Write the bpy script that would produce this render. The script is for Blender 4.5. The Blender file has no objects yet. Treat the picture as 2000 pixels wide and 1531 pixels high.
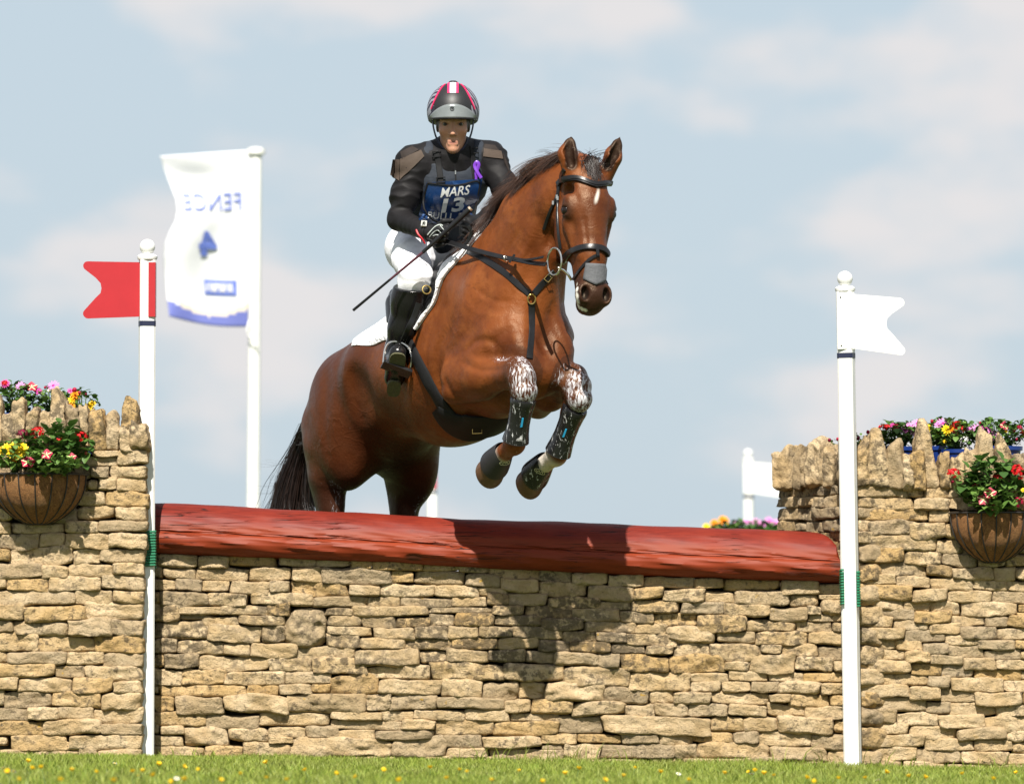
import bpy, bmesh, math, random
import numpy as np
from mathutils import Vector, Matrix
from mathutils.bvhtree import BVHTree

random.seed(7)
RNG = np.random.default_rng(11)
SC = bpy.context.scene
COL = SC.collection
rad = math.radians

# ------------------------------------------------------------------ camera
CAM_Y, CAM_H, FPX = -25.0, 0.5, 11375.0
PITCH = math.atan(726.5 / FPX) - math.atan(CAM_H / -CAM_Y)
cam_d = bpy.data.cameras.new('camera')
cam = bpy.data.objects.new('camera', cam_d); COL.objects.link(cam)
cam.location = (0, CAM_Y, CAM_H)
cam.rotation_euler = (math.pi / 2 + PITCH, 0, 0)
cam_d.sensor_width = 36.0
cam_d.lens = FPX / 2000.0 * 36.0
cam_d.clip_end = 6000
cam_d.dof.use_dof = True
cam_d.dof.focus_distance = 24.55
cam_d.dof.aperture_fstop = 3.8
SC.camera = cam

# ------------------------------------------------------------------ light: (right, away, down) direction of the sunlight
SUN_D = Vector((0.10, 1.0, -1.18)).normalized()
sun_d = bpy.data.lights.new('sun', 'SUN'); sun_d.energy = 5.0; sun_d.angle = rad(0.53); sun_d.color = (1.0, 0.95, 0.86)
sun = bpy.data.objects.new('sun', sun_d); COL.objects.link(sun)
sun.location = (-6, -20, 25)
sun.rotation_euler = SUN_D.to_track_quat('-Z', 'Y').to_euler()
world = bpy.data.worlds.new('World'); SC.world = world; world.use_nodes = True
SC.view_settings.view_transform = 'Standard'; SC.view_settings.look = 'None'
SC.view_settings.exposure = 0.85; SC.view_settings.gamma = 1.0
SC.cycles.max_bounces = 6; SC.cycles.transparent_max_bounces = 8
try:
    SC.cycles.use_denoising = True
    SC.cycles.caustics_reflective = False; SC.cycles.caustics_refractive = False
except Exception: pass

def build_world():
    nt = world.node_tree; nt.nodes.clear(); N = nt.nodes.new; L = nt.links.new
    out = N('ShaderNodeOutputWorld'); bg = N('ShaderNodeBackground'); bg.inputs['Strength'].default_value = 0.062
    sky = N('ShaderNodeTexSky'); sky.sky_type = 'NISHITA'; sky.sun_disc = False
    to_sun = -SUN_D
    sky.sun_elevation = math.asin(to_sun.z)
    sky.sun_rotation = math.atan2(to_sun.x, to_sun.y)
    sky.air_density = 1.0; sky.dust_density = 1.2; sky.ozone_density = 1.0
    tc = N('ShaderNodeTexCoord'); mp = N('ShaderNodeMapping'); mp.inputs['Scale'].default_value = (1.0, 1.0, 2.1)
    mp.inputs['Location'].default_value = (4.83, 1.3, 0.425)
    L(tc.outputs['Generated'], mp.inputs['Vector'])
    nz = N('ShaderNodeTexNoise'); nz.inputs['Scale'].default_value = 17.0; nz.inputs['Detail'].default_value = 5; nz.inputs['Roughness'].default_value = 0.46
    L(mp.outputs['Vector'], nz.inputs['Vector'])
    mr = N('ShaderNodeMapRange'); mr.interpolation_type = 'SMOOTHSTEP'
    mr.inputs['From Min'].default_value = 0.46; mr.inputs['From Max'].default_value = 0.61
    L(nz.outputs['Fac'], mr.inputs['Value'])
    # milky veil, thinned towards the zenith to lessen fill light, then the pale cumulus
    veil = N('ShaderNodeMix'); veil.data_type = 'RGBA'; sep = N('ShaderNodeSeparateXYZ'); L(tc.outputs['Generated'], sep.inputs[0])
    el = N('ShaderNodeMapRange'); el.interpolation_type = 'SMOOTHSTEP'; el.inputs['From Min'].default_value = 0.10; el.inputs['From Max'].default_value = 0.85; el.inputs['To Min'].default_value = 0.90; el.inputs['To Max'].default_value = 0.15
    L(sep.outputs['Z'], el.inputs['Value']); L(el.outputs['Result'], veil.inputs['Factor'])
    veil.inputs['B'].default_value = (5.15, 6.10, 6.85, 1)
    L(sky.outputs['Color'], veil.inputs['A'])
    cl = N('ShaderNodeMix'); cl.data_type = 'RGBA'; cl.inputs['B'].default_value = (7.45, 7.10, 7.05, 1)
    mul = N('ShaderNodeMath'); mul.operation = 'MULTIPLY'; mul.inputs[1].default_value = 0.85
    L(mr.outputs['Result'], mul.inputs[0]); L(mul.outputs[0], cl.inputs['Factor'])
    L(veil.outputs['Result'], cl.inputs['A'])
    L(cl.outputs['Result'], bg.inputs['Color']); L(bg.outputs['Background'], out.inputs['Surface'])
build_world()

# ------------------------------------------------------------------ helpers
_cp, _sp = math.cos(PITCH), math.sin(PITCH)
CAMV = np.array((0, CAM_Y, CAM_H))
def ray(u, v):
    """direction through a point of the 2000x1531 view"""
    a, b = (u - 1000.0) / FPX, -(v - 765.5) / FPX
    d = np.array((a, _cp - b * _sp, _sp + b * _cp))
    return d / np.linalg.norm(d)
def P(u, v, y):
    """world point seen at (u, v) and standing y metres beyond the wall plane"""
    d = ray(u, v); t = (y - CAM_Y) / d[1]
    return CAMV + d * t
def ground_z(x): return -0.0146 * np.clip(x, -12, 12)

def tag(o, label=None, cat=None, group=None, kind=None):
    if label: o['label'] = label
    if cat: o['category'] = cat
    if group: o['group'] = group
    if kind: o['kind'] = kind
    return o
def link(name, me, mat=None, parent=None, loc=None):
    o = bpy.data.objects.new(name, me); COL.objects.link(o)
    if mat is not None:
        for m in (mat if isinstance(mat, (list, tuple)) else [mat]): me.materials.append(m)
    if loc is not None: o.location = loc
    if parent is not None: o.parent = parent
    return o
def mesh(name, V, F, smooth=True):
    me = bpy.data.meshes.new(name)
    V = np.asarray(V, dtype=np.float32)
    if isinstance(F, np.ndarray):
        n, k = F.shape
        me.vertices.add(len(V)); me.vertices.foreach_set('co', V.ravel())
        me.loops.add(n * k); me.loops.foreach_set('vertex_index', F.ravel().astype(np.int32))
        me.polygons.add(n); me.polygons.foreach_set('loop_start', np.arange(0, n * k, k, dtype=np.int32))
        me.update(calc_edges=True); me.validate()
    else:
        me.from_pydata([tuple(map(float, v)) for v in V], [], [tuple(f) for f in F]); me.update()
    if smooth: me.polygons.foreach_set('use_smooth', np.ones(len(me.polygons), dtype=bool))
    return me
def obj(name, V, F, mat=None, parent=None, loc=None, smooth=True):
    return link(name, mesh(name, V, F, smooth), mat, parent, loc)
def empty(name, loc=(0, 0, 0)):
    o = bpy.data.objects.new(name, None); COL.objects.link(o); o.location = loc; o.empty_display_size = 0.1
    return o
class MB:
    """collects shapes for one mesh"""
    def __init__(s): s.V = []; s.F = []; s.n = 0
    def add(s, V, F):
        V = np.asarray(V, float); s.V.append(V); s.F += [tuple(i + s.n for i in f) for f in F]; s.n += len(V); return s
    def box(s, c, size, R=None):
        h = np.array(size) / 2
        V = np.array([(x, y, z) for x in (-1, 1) for y in (-1, 1) for z in (-1, 1)]) * h
        if R is not None: V = V @ np.asarray(R).T
        return s.add(V + np.array(c), [(0, 1, 3, 2), (4, 6, 7, 5), (0, 4, 5, 1), (2, 3, 7, 6), (0, 2, 6, 4), (1, 5, 7, 3)])
    def tube(s, pts, r, n=8, cap=True, up=(0, 0, 1), flat=1.0):
        pts = np.asarray(pts, float); m = len(pts); r = np.broadcast_to(np.asarray(r, float), (m,))
        T = np.gradient(pts, axis=0); T /= np.linalg.norm(T, axis=1)[:, None] + 1e-12
        u = np.array(up, float)
        if abs(T[0] @ u) > 0.95 * np.linalg.norm(u): u = np.array((1.0, 0, 0)) if abs(T[0][0]) < .9 else np.array((0, 1.0, 0))
        V = []; a = u
        for i in range(m):
            a = a - T[i] * (a @ T[i]); a /= np.linalg.norm(a) + 1e-12
            b = np.cross(T[i], a)
            for k in range(n):
                t = 2 * math.pi * k / n
                V.append(pts[i] + r[i] * (math.cos(t) * a * flat + math.sin(t) * b))
        F = [(i * n + k, i * n + (k + 1) % n, (i + 1) * n + (k + 1) % n, (i + 1) * n + k) for i in range(m - 1) for k in range(n)]
        if cap: F += [tuple(range(n - 1, -1, -1)), tuple(range((m - 1) * n, m * n))]
        return s.add(V, F)
    def lathe(s, prof, c, n=24, axis=None):
        """prof: (radius, height) pairs about the vertical through c"""
        V = []; m = len(prof)
        for (r, h) in prof:
            for k in range(n):
                t = 2 * math.pi * k / n; V.append((r * math.cos(t), r * math.sin(t), h))
        V = np.array(V)
        if axis is not None: V = V @ np.array(Vector(axis).to_track_quat('Z', 'Y').to_matrix()).T
        F = [(i * n + k, i * n + (k + 1) % n, (i + 1) * n + (k + 1) % n, (i + 1) * n + k) for i in range(m - 1) for k in range(n)]
        F += [tuple(range(n - 1, -1, -1)), tuple(range((m - 1) * n, m * n))]
        return s.add(V + np.array(c), F)
    def ribbon(s, pts, nrm, width, thick, lift=0.0):
        """strap with rounded edges following pts, nrm = outward normals"""
        pts = np.asarray(pts, float); nrm = np.asarray(nrm, float); m = len(pts)
        width = np.broadcast_to(np.asarray(width, float), (m,))
        T = np.gradient(pts, axis=0); T /= np.linalg.norm(T, axis=1)[:, None] + 1e-12
        prof = [(-.5, 0), (-.5, .6), (-.42, 1), (0, 1.12), (.42, 1), (.5, .6), (.5, 0), (0, -.2)]
        n = len(prof); V = []
        for i in range(m):
            nn = nrm[i] - T[i] * (nrm[i] @ T[i]); nn /= np.linalg.norm(nn) + 1e-12
            b = np.cross(T[i], nn)
            for (x, y) in prof: V.append(pts[i] + b * x * width[i] + nn * (lift + y * thick))
        F = [(i * n + k, i * n + (k + 1) % n, (i + 1) * n + (k + 1) % n, (i + 1) * n + k) for i in range(m - 1) for k in range(n)]
        F += [tuple(range(n - 1, -1, -1)), tuple(range((m - 1) * n, m * n))]
        return s.add(V, F)
    def build(s, name, mat=None, parent=None, smooth=True, loc=None, recalc=True):
        V = np.concatenate(s.V) if s.V else np.zeros((0, 3))
        if loc is not None: V = V - np.array(loc)
        me = bpy.data.meshes.new(name); me.from_pydata(V.tolist(), [], s.F)
        if recalc:
            bm = bmesh.new(); bm.from_mesh(me); bmesh.ops.recalc_face_normals(bm, faces=bm.faces); bm.to_mesh(me); bm.free()
        if smooth:
            me.polygons.foreach_set('use_smooth', np.ones(len(me.polygons), dtype=bool))
        o = link(name, me, mat, parent, loc)
        if smooth and smooth != 'all':
            try: me.set_sharp_from_angle(angle=rad(40))
            except Exception: pass
        return o
def catmull(pts, n=8, closed=False):
    pts = np.asarray(pts, float); m = len(pts); out = []
    for i in range(m - 1 if not closed else m):
        if closed: p0, p1, p2, p3 = pts[i - 1], pts[i], pts[(i + 1) % m], pts[(i + 2) % m]
        else: p0, p1, p2, p3 = pts[max(i - 1, 0)], pts[i], pts[i + 1], pts[min(i + 2, m - 1)]
        for k in range(n):
            t = k / n
            out.append(.5 * ((2 * p1) + (-p0 + p2) * t + (2 * p0 - 5 * p1 + 4 * p2 - p3) * t * t + (-p0 + 3 * p1 - 3 * p2 + p3) * t ** 3))
    if not closed: out.append(pts[-1])
    return np.array(out)
def wave(p, seed, freq, n=7):
    """smooth pseudo noise in about [-1, 1]"""
    g = np.random.default_rng(seed); k = g.normal(size=(n, 3)) * freq; ph = g.uniform(0, 6.28, n)
    return np.sin(p @ k.T + ph).sum(1) / n * 1.6
def smoothstep(a, b, x):
    t = np.clip((x - a) / (b - a), 0, 1); return t * t * (3 - 2 * t)

# ------------------------------------------------------------------ materials
class NT:
    def __init__(s, name):
        s.m = bpy.data.materials.new(name); s.m.use_nodes = True; s.t = s.m.node_tree
        s.b = s.t.nodes['Principled BSDF']
    def n(s, typ, **kw):
        q = s.t.nodes.new(typ)
        for k, v in kw.items():
            if k.startswith('i_'):
                key = k[2:].replace('_', ' ')
                q.inputs[int(key) if key.isdigit() else key].default_value = v
            else: setattr(q, k, v)
        return q
    def l(s, a, b): s.t.links.new(a, b)
    def noise(s, vec, scale, detail=4, rough=.55, dist=0.0):
        q = s.n('ShaderNodeTexNoise'); q.inputs['Scale'].default_value = scale; q.inputs['Detail'].default_value = detail
        q.inputs['Roughness'].default_value = rough; q.inputs['Distortion'].default_value = dist
        if vec is not None: s.l(vec, q.inputs['Vector'])
        return q.outputs['Fac']
    def ramp(s, fac, lo, hi, smooth=True):
        q = s.n('ShaderNodeMapRange'); q.inputs['From Min'].default_value = lo; q.inputs['From Max'].default_value = hi
        if smooth: q.interpolation_type = 'SMOOTHSTEP'
        s.l(fac, q.inputs['Value']); return q.outputs['Result']
    def math(s, op, a, b=None):
        q = s.n('ShaderNodeMath', operation=op)
        for i, x in enumerate((a, b)):
            if x is None: continue
            if isinstance(x, (int, float)): q.inputs[i].default_value = x
            else: s.l(x, q.inputs[i])
        return q.outputs[0]
    def mix(s, fac, a, b):
        q = s.n('ShaderNodeMix', data_type='RGBA')
        for key, x in (('Factor', fac), ('A', a), ('B', b)):
            if isinstance(x, (int, float)): q.inputs[key].default_value = x
            elif isinstance(x, tuple): q.inputs[key].default_value = (*x, 1) if len(x) == 3 else x
            else: s.l(x, q.inputs[key])
        return q.outputs['Result']
    def bump(s, h, strength=.5, dist=.01, prev=None):
        q = s.n('ShaderNodeBump'); q.inputs['Strength'].default_value = strength; q.inputs['Distance'].default_value = dist
        s.l(h, q.inputs['Height'])
        if prev is not None: s.l(prev, q.inputs['Normal'])
        return q.outputs['Normal']
    def objco(s, spread=0.0):
        tc = s.n('ShaderNodeTexCoord')
        if not spread: return tc.outputs['Object']
        oi = s.n('ShaderNodeObjectInfo'); m = s.math('MULTIPLY', oi.outputs['Random'], spread)
        va = s.n('ShaderNodeVectorMath', operation='ADD'); s.l(tc.outputs['Object'], va.inputs[0]); s.l(m, va.inputs[1])
        return va.outputs[0]
    def random(s): return s.n('ShaderNodeObjectInfo').outputs['Random']
    def attr(s, name): 
        q = s.n('ShaderNodeAttribute'); q.attribute_name = name; return q
    def set(s, **kw):
        for k, v in kw.items():
            key = k.replace('_', ' ')
            i = s.b.inputs[key]
            if isinstance(v, (int, float)): i.default_value = v
            elif isinstance(v, tuple): i.default_value = (*v, 1) if len(v) == 3 and i.type == 'RGBA' else v
            else: s.l(v, i)
        return s
def simple(name, col, rough=.5, var=.12, scale=40, bump=0.0, metallic=0.0, spec=.5, bscale=None, bdist=.002, **kw):
    t = NT(name); co = t.objco()
    f = t.noise(co, scale, 4)
    c = t.mix(f, tuple(x * (1 - var) for x in col), tuple(min(1, x * (1 + var)) for x in col))
    t.set(Base_Color=c, Roughness=rough, Metallic=metallic, **kw)
    t.b.inputs['Specular IOR Level'].default_value = spec
    if bump: t.set(Normal=t.bump(t.noise(co, bscale or scale * 3, 5), bump, bdist))
    return t.m

def stone_material():
    t = NT('limestone'); co = t.objco(37.0); r = t.random()
    big = t.noise(co, 9, 4, .6); mid = t.noise(co, 34, 5, .65); fine = t.noise(co, 150, 4, .7)
    c = t.mix(t.ramp(big, .3, .72), (.45, .318, .165), (.60, .462, .288))
    # each stone a little paler, greyer or more ochre than its neighbour
    rr = t.n('ShaderNodeTexWhiteNoise', noise_dimensions='1D'); t.l(r, rr.inputs['W'])
    c = t.mix(t.math('MULTIPLY', t.ramp(rr.outputs['Value'], .45, 1), .62), c, (.255, .200, .132))
    rr2 = t.n('ShaderNodeTexWhiteNoise', noise_dimensions='1D'); t.l(t.math('ADD', r, 3.7), rr2.inputs['W'])
    c = t.mix(t.math('MULTIPLY', t.ramp(rr2.outputs['Value'], .72, 1), .55), c, (.47, .285, .088))
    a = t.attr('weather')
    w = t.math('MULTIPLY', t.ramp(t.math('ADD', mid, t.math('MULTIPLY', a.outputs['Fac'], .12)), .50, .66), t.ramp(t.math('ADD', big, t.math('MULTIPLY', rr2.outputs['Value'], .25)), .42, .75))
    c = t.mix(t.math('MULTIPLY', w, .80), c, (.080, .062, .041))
    pits = t.ramp(t.noise(co, 95, 3, .8), .62, .70)
    c = t.mix(t.math('MULTIPLY', pits, .7), c, (.07, .052, .032))
    lich = t.math('MULTIPLY', t.ramp(t.noise(co, 22, 3, .5), .70, .735), t.ramp(rr.outputs['Value'], .6, .9))
    c = t.mix(t.math('MULTIPLY', lich, .7), c, (.52, .30, .03))
    pale = t.math('MULTIPLY', t.ramp(t.noise(co, 60, 4, .7), .66, .74), .5)
    c = t.mix(pale, c, (.58, .48, .34))
    t.set(Base_Color=c, Roughness=.93); t.b.inputs['Specular IOR Level'].default_value = .2
    n0 = t.bump(t.noise(co, 16, 6, .7, .4), .9, .03); n1 = t.bump(mid, 1.0, .016, n0); n2 = t.bump(fine, .9, .006, n1)
    t.set(Normal=n2)
    return t.m
M = {}
M['stone'] = stone_material()
M['core'] = simple('wall fill', (.075, .058, .036), .95, .5, 30, .8)
def white_paint():
    t = NT('white paint'); co = t.objco(); c = t.mix(t.ramp(t.noise(co, 7, 5, .7), .45, .8), (.74, .74, .72), (.64, .64, .61))
    c = t.mix(t.math('MULTIPLY', t.ramp(t.noise(co, 38, 4, .7), .70, .76), .55), c, (.30, .28, .24))
    t.set(Base_Color=c, Roughness=.45, Normal=t.bump(t.noise(co, 30, 4), .15, .002)); return t.m
M['white'] = white_paint()
M['redpaint'] = simple('red plastic', (.36, .014, .020), .38, .10, 14, .1)
M['navy'] = simple('navy tape', (.012, .016, .045), .45)
M['cord'] = simple('green cord', (.007, .14, .065), .55, .2, 60)
M['screw'] = simple('screw head', (.12, .12, .11), .4, metallic=.8)
# ------------------------------------------------------------------ ground
def build_ground():
    xs = np.concatenate((np.linspace(-900, -14, 8), np.linspace(-12, 12, 49), np.linspace(14, 900, 8)))
    ys = np.concatenate((np.linspace(-60, -8, 14), np.linspace(-7.5, 2, 40), np.linspace(4, 60, 15), np.linspace(90, 2500, 12)))
    X, Y = np.meshgrid(xs, ys, indexing='ij')
    Z = ground_z(X) + 0.010 * np.sin(X * 2.1 + Y) * np.cos(Y * 1.7 - X)
    V = np.stack((X, Y, Z), -1).reshape(-1, 3); n, m = X.shape
    i, j = np.meshgrid(np.arange(n - 1), np.arange(m - 1), indexing='ij'); a = (i * m + j).ravel()
    F = np.stack((a, a + m, a + m + 1, a + 1), 1)
    t = NT('meadow'); co = t.n('ShaderNodeTexCoord').outputs['Object']
    c = t.mix(t.noise(co, 1.3, 5), (.055, .078, .021), (.10, .125, .04))
    c = t.mix(t.ramp(t.noise(co, 9, 5, .7), .45, .75), c, (.10, .13, .04))
    t.set(Base_Color=c, Roughness=.9, Normal=t.bump(t.noise(co, 60, 4), .6, .02))
    tag(obj('ground', V, F, t.m), kind='structure')

def build_grass():
    g = np.random.default_rng(5)
    n = 90000
    x = g.uniform(-2.45, 2.45, n); y = -np.abs(g.beta(1.0, 1.6, n)) * 5.6 + 0.02
    dens = wave(np.stack((x, y, x * 0), 1), 3, 3.0)
    near = y > -0.5
    h = g.uniform(.018, .046, n) * (1 + .3 * dens)
    h *= np.where((y > -.12) & (g.random(n) < .16) & (wave(np.stack((x, y * 0, x * 0), 1), 8, 5.0) > -.1), g.uniform(1.4, 2.9, n), 1)
    wdt = g.uniform(.0016, .0032, n)
    ang = g.uniform(0, 6.28, n); lean = g.uniform(.1, .9, n) * h
    dx, dy = np.cos(ang), np.sin(ang); face = g.uniform(0, 6.28, n); fx, fy = np.cos(face) * wdt, np.sin(face) * wdt
    z0 = ground_z(x) - .004
    B = np.stack((x, y, z0), 1)
    mid = B + np.stack((dx * lean * .35, dy * lean * .35, h * .6), 1)
    tip = B + np.stack((dx * lean, dy * lean, h), 1)
    W = np.stack((fx, fy, 0 * fx), 1)
    V = np.stack((B - W, B + W, mid + W * .8, mid - W * .8, tip), 1).reshape(-1, 3)
    b = np.arange(n) * 5
    F = np.concatenate((np.stack((b, b + 1, b + 2), 1), np.stack((b, b + 2, b + 3), 1), np.stack((b + 3, b + 2, b + 4), 1)))
    t = NT('grass blade'); 
    ge = t.n('ShaderNodeNewGeometry')
    c = t.mix(ge.outputs['Random Per Island'], (.145, .225, .024), (.34, .395, .070))
    c = t.mix(t.ramp(t.noise(t.n('ShaderNodeTexCoord').outputs['Object'], 4, 3), .4, .7), c, (.26, .285, .072))
    t.set(Base_Color=c, Roughness=.5); t.b.inputs['Specular IOR Level'].default_value = .3
    tr = t.n('ShaderNodeBsdfTranslucent'); t.l(c, tr.inputs['Color'])
    mx = t.n('ShaderNodeMixShader'); mx.inputs[0].default_value = .35
    out = t.t.nodes['Material Output']
    t.l(t.b.outputs[0], mx.inputs[1]); t.l(tr.outputs[0], mx.inputs[2]); t.l(mx.outputs[0], out.inputs['Surface'])
    o = obj('grass', V, F, t.m, smooth=False)
    tag(o, 'short green meadow grass in front of the stone walls', 'grass', kind='stuff')

# ------------------------------------------------------------------ stones
_cube = {}
def cube_grid(n):
    if n in _cube: return _cube[n]
    bm = bmesh.new(); bmesh.ops.create_cube(bm, size=2.0)
    bmesh.ops.subdivide_edges(bm, edges=bm.edges[:], cuts=n, use_grid_fill=True)
    V = np.array([v.co[:] for v in bm.verts]); F = np.array([[v.index for v in f.verts] for f in bm.faces]); bm.free()
    _cube[n] = (V, F); return V, F
def stone_verts(w, d, h, seed, sharp=5.0, rough=1.0, n=12):
    """a rough block of about w x d x h with worn corners"""
    V, F = cube_grid(n); V = V.copy()
    g = np.random.default_rng(seed)
    # superellipsoid-like rounding in the face plane
    p = sharp * g.uniform(.8, 1.5)
    r = (np.abs(V) ** p).sum(1) ** (1 / p)
    V = V / r[:, None] * (1 + .0)
    V = V * np.array((w, d, h)) / 2
    # taper and skew of the outline, so no two courses are parallel
    s = V[:, 0] / (w / 2)
    V[:, 2] *= 1 + .13 * g.uniform(-1, 1) * s - g.uniform(0, .12) * s * s
    V[:, 2] += h * (.07 * g.uniform(-1, 1) * s + .08 * g.uniform(-1, 1) * (s * s - .4))
    V[:, 0] += w * .03 * g.uniform(-1, 1) * np.sign(w) * V[:, 2] / (h / 2)
    m = min(w, h, .12)
    for f, a in ((13, .085), (34, .060), (80, .040), (150, .022)):
        q = np.stack([wave(V, seed * 3 + k + int(f), f, 6) for k in range(3)], 1)
        q = np.where(np.abs(q) > .25, q, q * .5) if f < 60 else q
        V += q * a * m * rough * np.array((.9, 1.8, 1.0))
    # a chipped lower or upper arris
    e = np.clip(np.abs(V[:, 2]) / (h / 2) - .72, 0, 1) * (V[:, 1] < 0)
    V[:, 1] += e * d * .14 * (.5 + .8 * wave(V * np.array((1, 0, 1)), seed + 5, 22))
    return V, F
STONE_N = [0]
def place_stone(name, parent, c, size, seed, rotz=0.0, roty=0.0, weather=0.0, sharp=5.0, rough=1.0, n=12, V=None, F=None):
    if V is None: V, F = stone_verts(*size, seed, sharp, rough, n)
    me = mesh(name, V, F)
    at = me.attributes.new('weather', 'FLOAT', 'POINT'); at.data.foreach_set('value', np.full(len(V), weather, np.float32))
    o = link(name, me, M['stone'], parent, c)
    o.rotation_euler = (0, roty, rotz)
    return o
Z5 = (280, 960, 2.682); Z6 = (1000, 1000, 2.857); Z7 = (0, 1000, 2.882); Z8 = (1640, 1080, 3.394); Z2 = (1500, 780, 4.0); Z1 = (0, 700, 4.253)
MID_A = """50,325,72,385 72,322,282,392 285,332,443,405 443,330,700,392 712,335,905,390 905,340,1085,396 1085,350,1192,405 1195,362,1460,412 1462,366,1655,412 1655,372,1810,424
48,390,102,455 102,398,273,457 273,405,550,470 550,398,775,468 776,396,935,472 935,400,1300,488 1300,420,1415,476 1418,415,1682,488 1685,428,1872,496
48,462,166,516 170,458,310,523 308,468,446,522 458,472,660,540 660,470,764,530 775,470,1078,552 1078,492,1238,544 1240,484,1528,552 1528,490,1748,554 1752,498,1910,552
48,520,90,590 92,525,332,600 332,530,548,600 560,530,888,595 888,548,1165,602 1168,546,1345,606 1343,558,1616,610 1613,552,1798,602
48,592,184,678 186,600,410,642 400,596,655,648 655,586,770,650 955,610,1095,650 1090,596,1490,650 1495,606,1835,636
190,640,330,668 305,650,498,708 500,645,740,698 968,648,1142,706 1147,652,1322,712 1322,655,1500,712 1500,640,1628,702 1630,632,1836,704
740,602,966,806 58,675,340,770 340,706,614,790 616,696,748,790 964,704,1192,752 1205,712,1420,774 1420,704,1592,770 1592,706,1755,768
48,770,176,848 172,780,426,856 424,790,560,858 960,750,1135,818 1137,766,1372,828 1370,768,1616,832 1618,764,1858,826
560,792,806,868 804,806,1106,890 1106,830,1450,912 1452,832,1590,896 1590,826,1806,892
48,850,110,918 108,848,292,926 296,862,656,938 656,866,878,944 880,874,1168,956 1168,912,1506,980 1506,896,1884,988
48,924,206,1016 196,930,436,1012 434,940,742,1012 742,946,982,1006 978,960,1232,1062 1236,984,1556,1062 1556,984,1776,1078
45,1020,82,1058 82,1012,540,1072 540,1012,710,1064 710,1010,878,1062 878,1006,980,1052
46,1070,166,1150 168,1076,420,1166 420,1068,760,1164 762,1052,1170,1152 1168,1060,1295,1148 1296,1066,1532,1144 1536,1076,1890,1138
46,1152,328,1226 328,1170,606,1240 608,1158,975,1228 976,1150,1250,1194 1250,1146,1420,1200 1420,1144,1685,1194 1688,1142,1918,1200
46,1214,84,1266 88,1226,216,1272 208,1230,442,1328 442,1240,652,1312 656,1232,850,1288 846,1230,1026,1292 985,1194,1352,1248 1352,1192,1532,1250 1530,1188,1838,1278
1014,1246,1212,1302 1215,1248,1518,1302 656,1284,785,1320 1570,1276,1775,1340
46,1276,204,1334 48,1334,320,1388 320,1326,520,1390 522,1312,772,1386 775,1286,1300,1392 1302,1284,1590,1392 1592,1340,1810,1394
480,1382,800,1412 1060,1384,1346,1420 1440,1380,1625,1416 1635,1384,1860,1424"""
MID_B = """-129,305,158,378 158,312,334,390 330,332,538,404 540,350,738,414 738,360,1015,420 1016,368,1178,428 1178,372,1498,438 1504,380,1712,460 1712,400,1842,456
-63,368,146,440 142,388,424,474 426,408,676,490 678,418,846,490 846,428,1078,500 1080,444,1240,506 1240,438,1545,520 1545,460,1705,526 1712,458,1842,486
-22,448,196,518 -142,456,-16,522 204,472,490,540 486,498,662,550 662,490,940,564 946,502,1184,566 1184,510,1445,582 1440,530,1650,606 1645,526,1725,572 1724,486,1842,574
-108,520,66,574 70,516,340,592 340,538,602,606 604,552,786,620 788,560,1032,634 1038,576,1308,670 1310,606,1586,668 1586,610,1788,670 1656,570,1842,612
-99,575,168,634 165,586,400,660 402,604,692,672 690,624,860,682 860,634,1142,726 1144,664,1358,726 1360,668,1648,744 1648,670,1842,738 1788,620,1845,670
-185,634,10,698 5,640,280,708 284,662,470,724 470,672,638,728 640,678,918,746 902,718,1102,818 1102,734,1386,832 1388,736,1504,788 1504,738,1712,810 1710,752,1850,830
-78,700,150,766 150,714,332,778 325,718,548,780 552,732,744,790 744,746,902,796
-133,768,74,832 76,780,236,846 238,780,484,854 484,790,606,868 604,796,874,892 875,806,1188,904 1186,832,1324,884 1324,794,1578,892 1580,810,1798,890 1798,830,1850,890
-50,848,284,940 286,862,656,974 656,898,992,996 988,894,1210,948 1214,884,1430,944 1432,894,1626,946 1628,892,1850,950
-165,944,34,1048 34,948,178,1044 178,946,510,1052 508,978,766,1072 768,994,900,1060 900,1002,1114,1066 994,944,1168,1008 1170,940,1330,1002 1334,944,1486,1002 1486,946,1724,1012 1724,954,1850,1018
-46,1050,106,1122 108,1046,336,1126 336,1062,630,1136 632,1070,796,1148 798,1064,984,1138 984,1072,1204,1138 1114,1004,1438,1072 1440,1014,1560,1062 1548,1012,1772,1082 1776,1018,1855,1084
-12,1122,264,1166 -99,1165,256,1246 250,1138,504,1236 506,1144,1104,1240 1104,1144,1292,1222 1206,1078,1424,1138 1424,1066,1636,1136 1636,1082,1858,1156
-166,1255,160,1318 160,1238,360,1296 364,1240,610,1288 612,1236,816,1288 814,1238,1006,1310 1004,1224,1236,1286 1238,1222,1372,1290 1288,1140,1486,1218 1484,1140,1792,1240 1790,1160,1860,1230
160,1296,284,1324 -118,1318,294,1380 294,1290,490,1380 488,1296,912,1372 914,1292,1036,1372 1034,1286,1434,1374 1372,1222,1668,1308 1664,1240,1862,1332
140,1372,390,1410 400,1380,720,1412 780,1368,950,1404 952,1372,1284,1414 1286,1366,1508,1416 1440,1310,1758,1386 1756,1330,1865,1410 1508,1380,1640,1430 1640,1390,1862,1436"""
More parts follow.
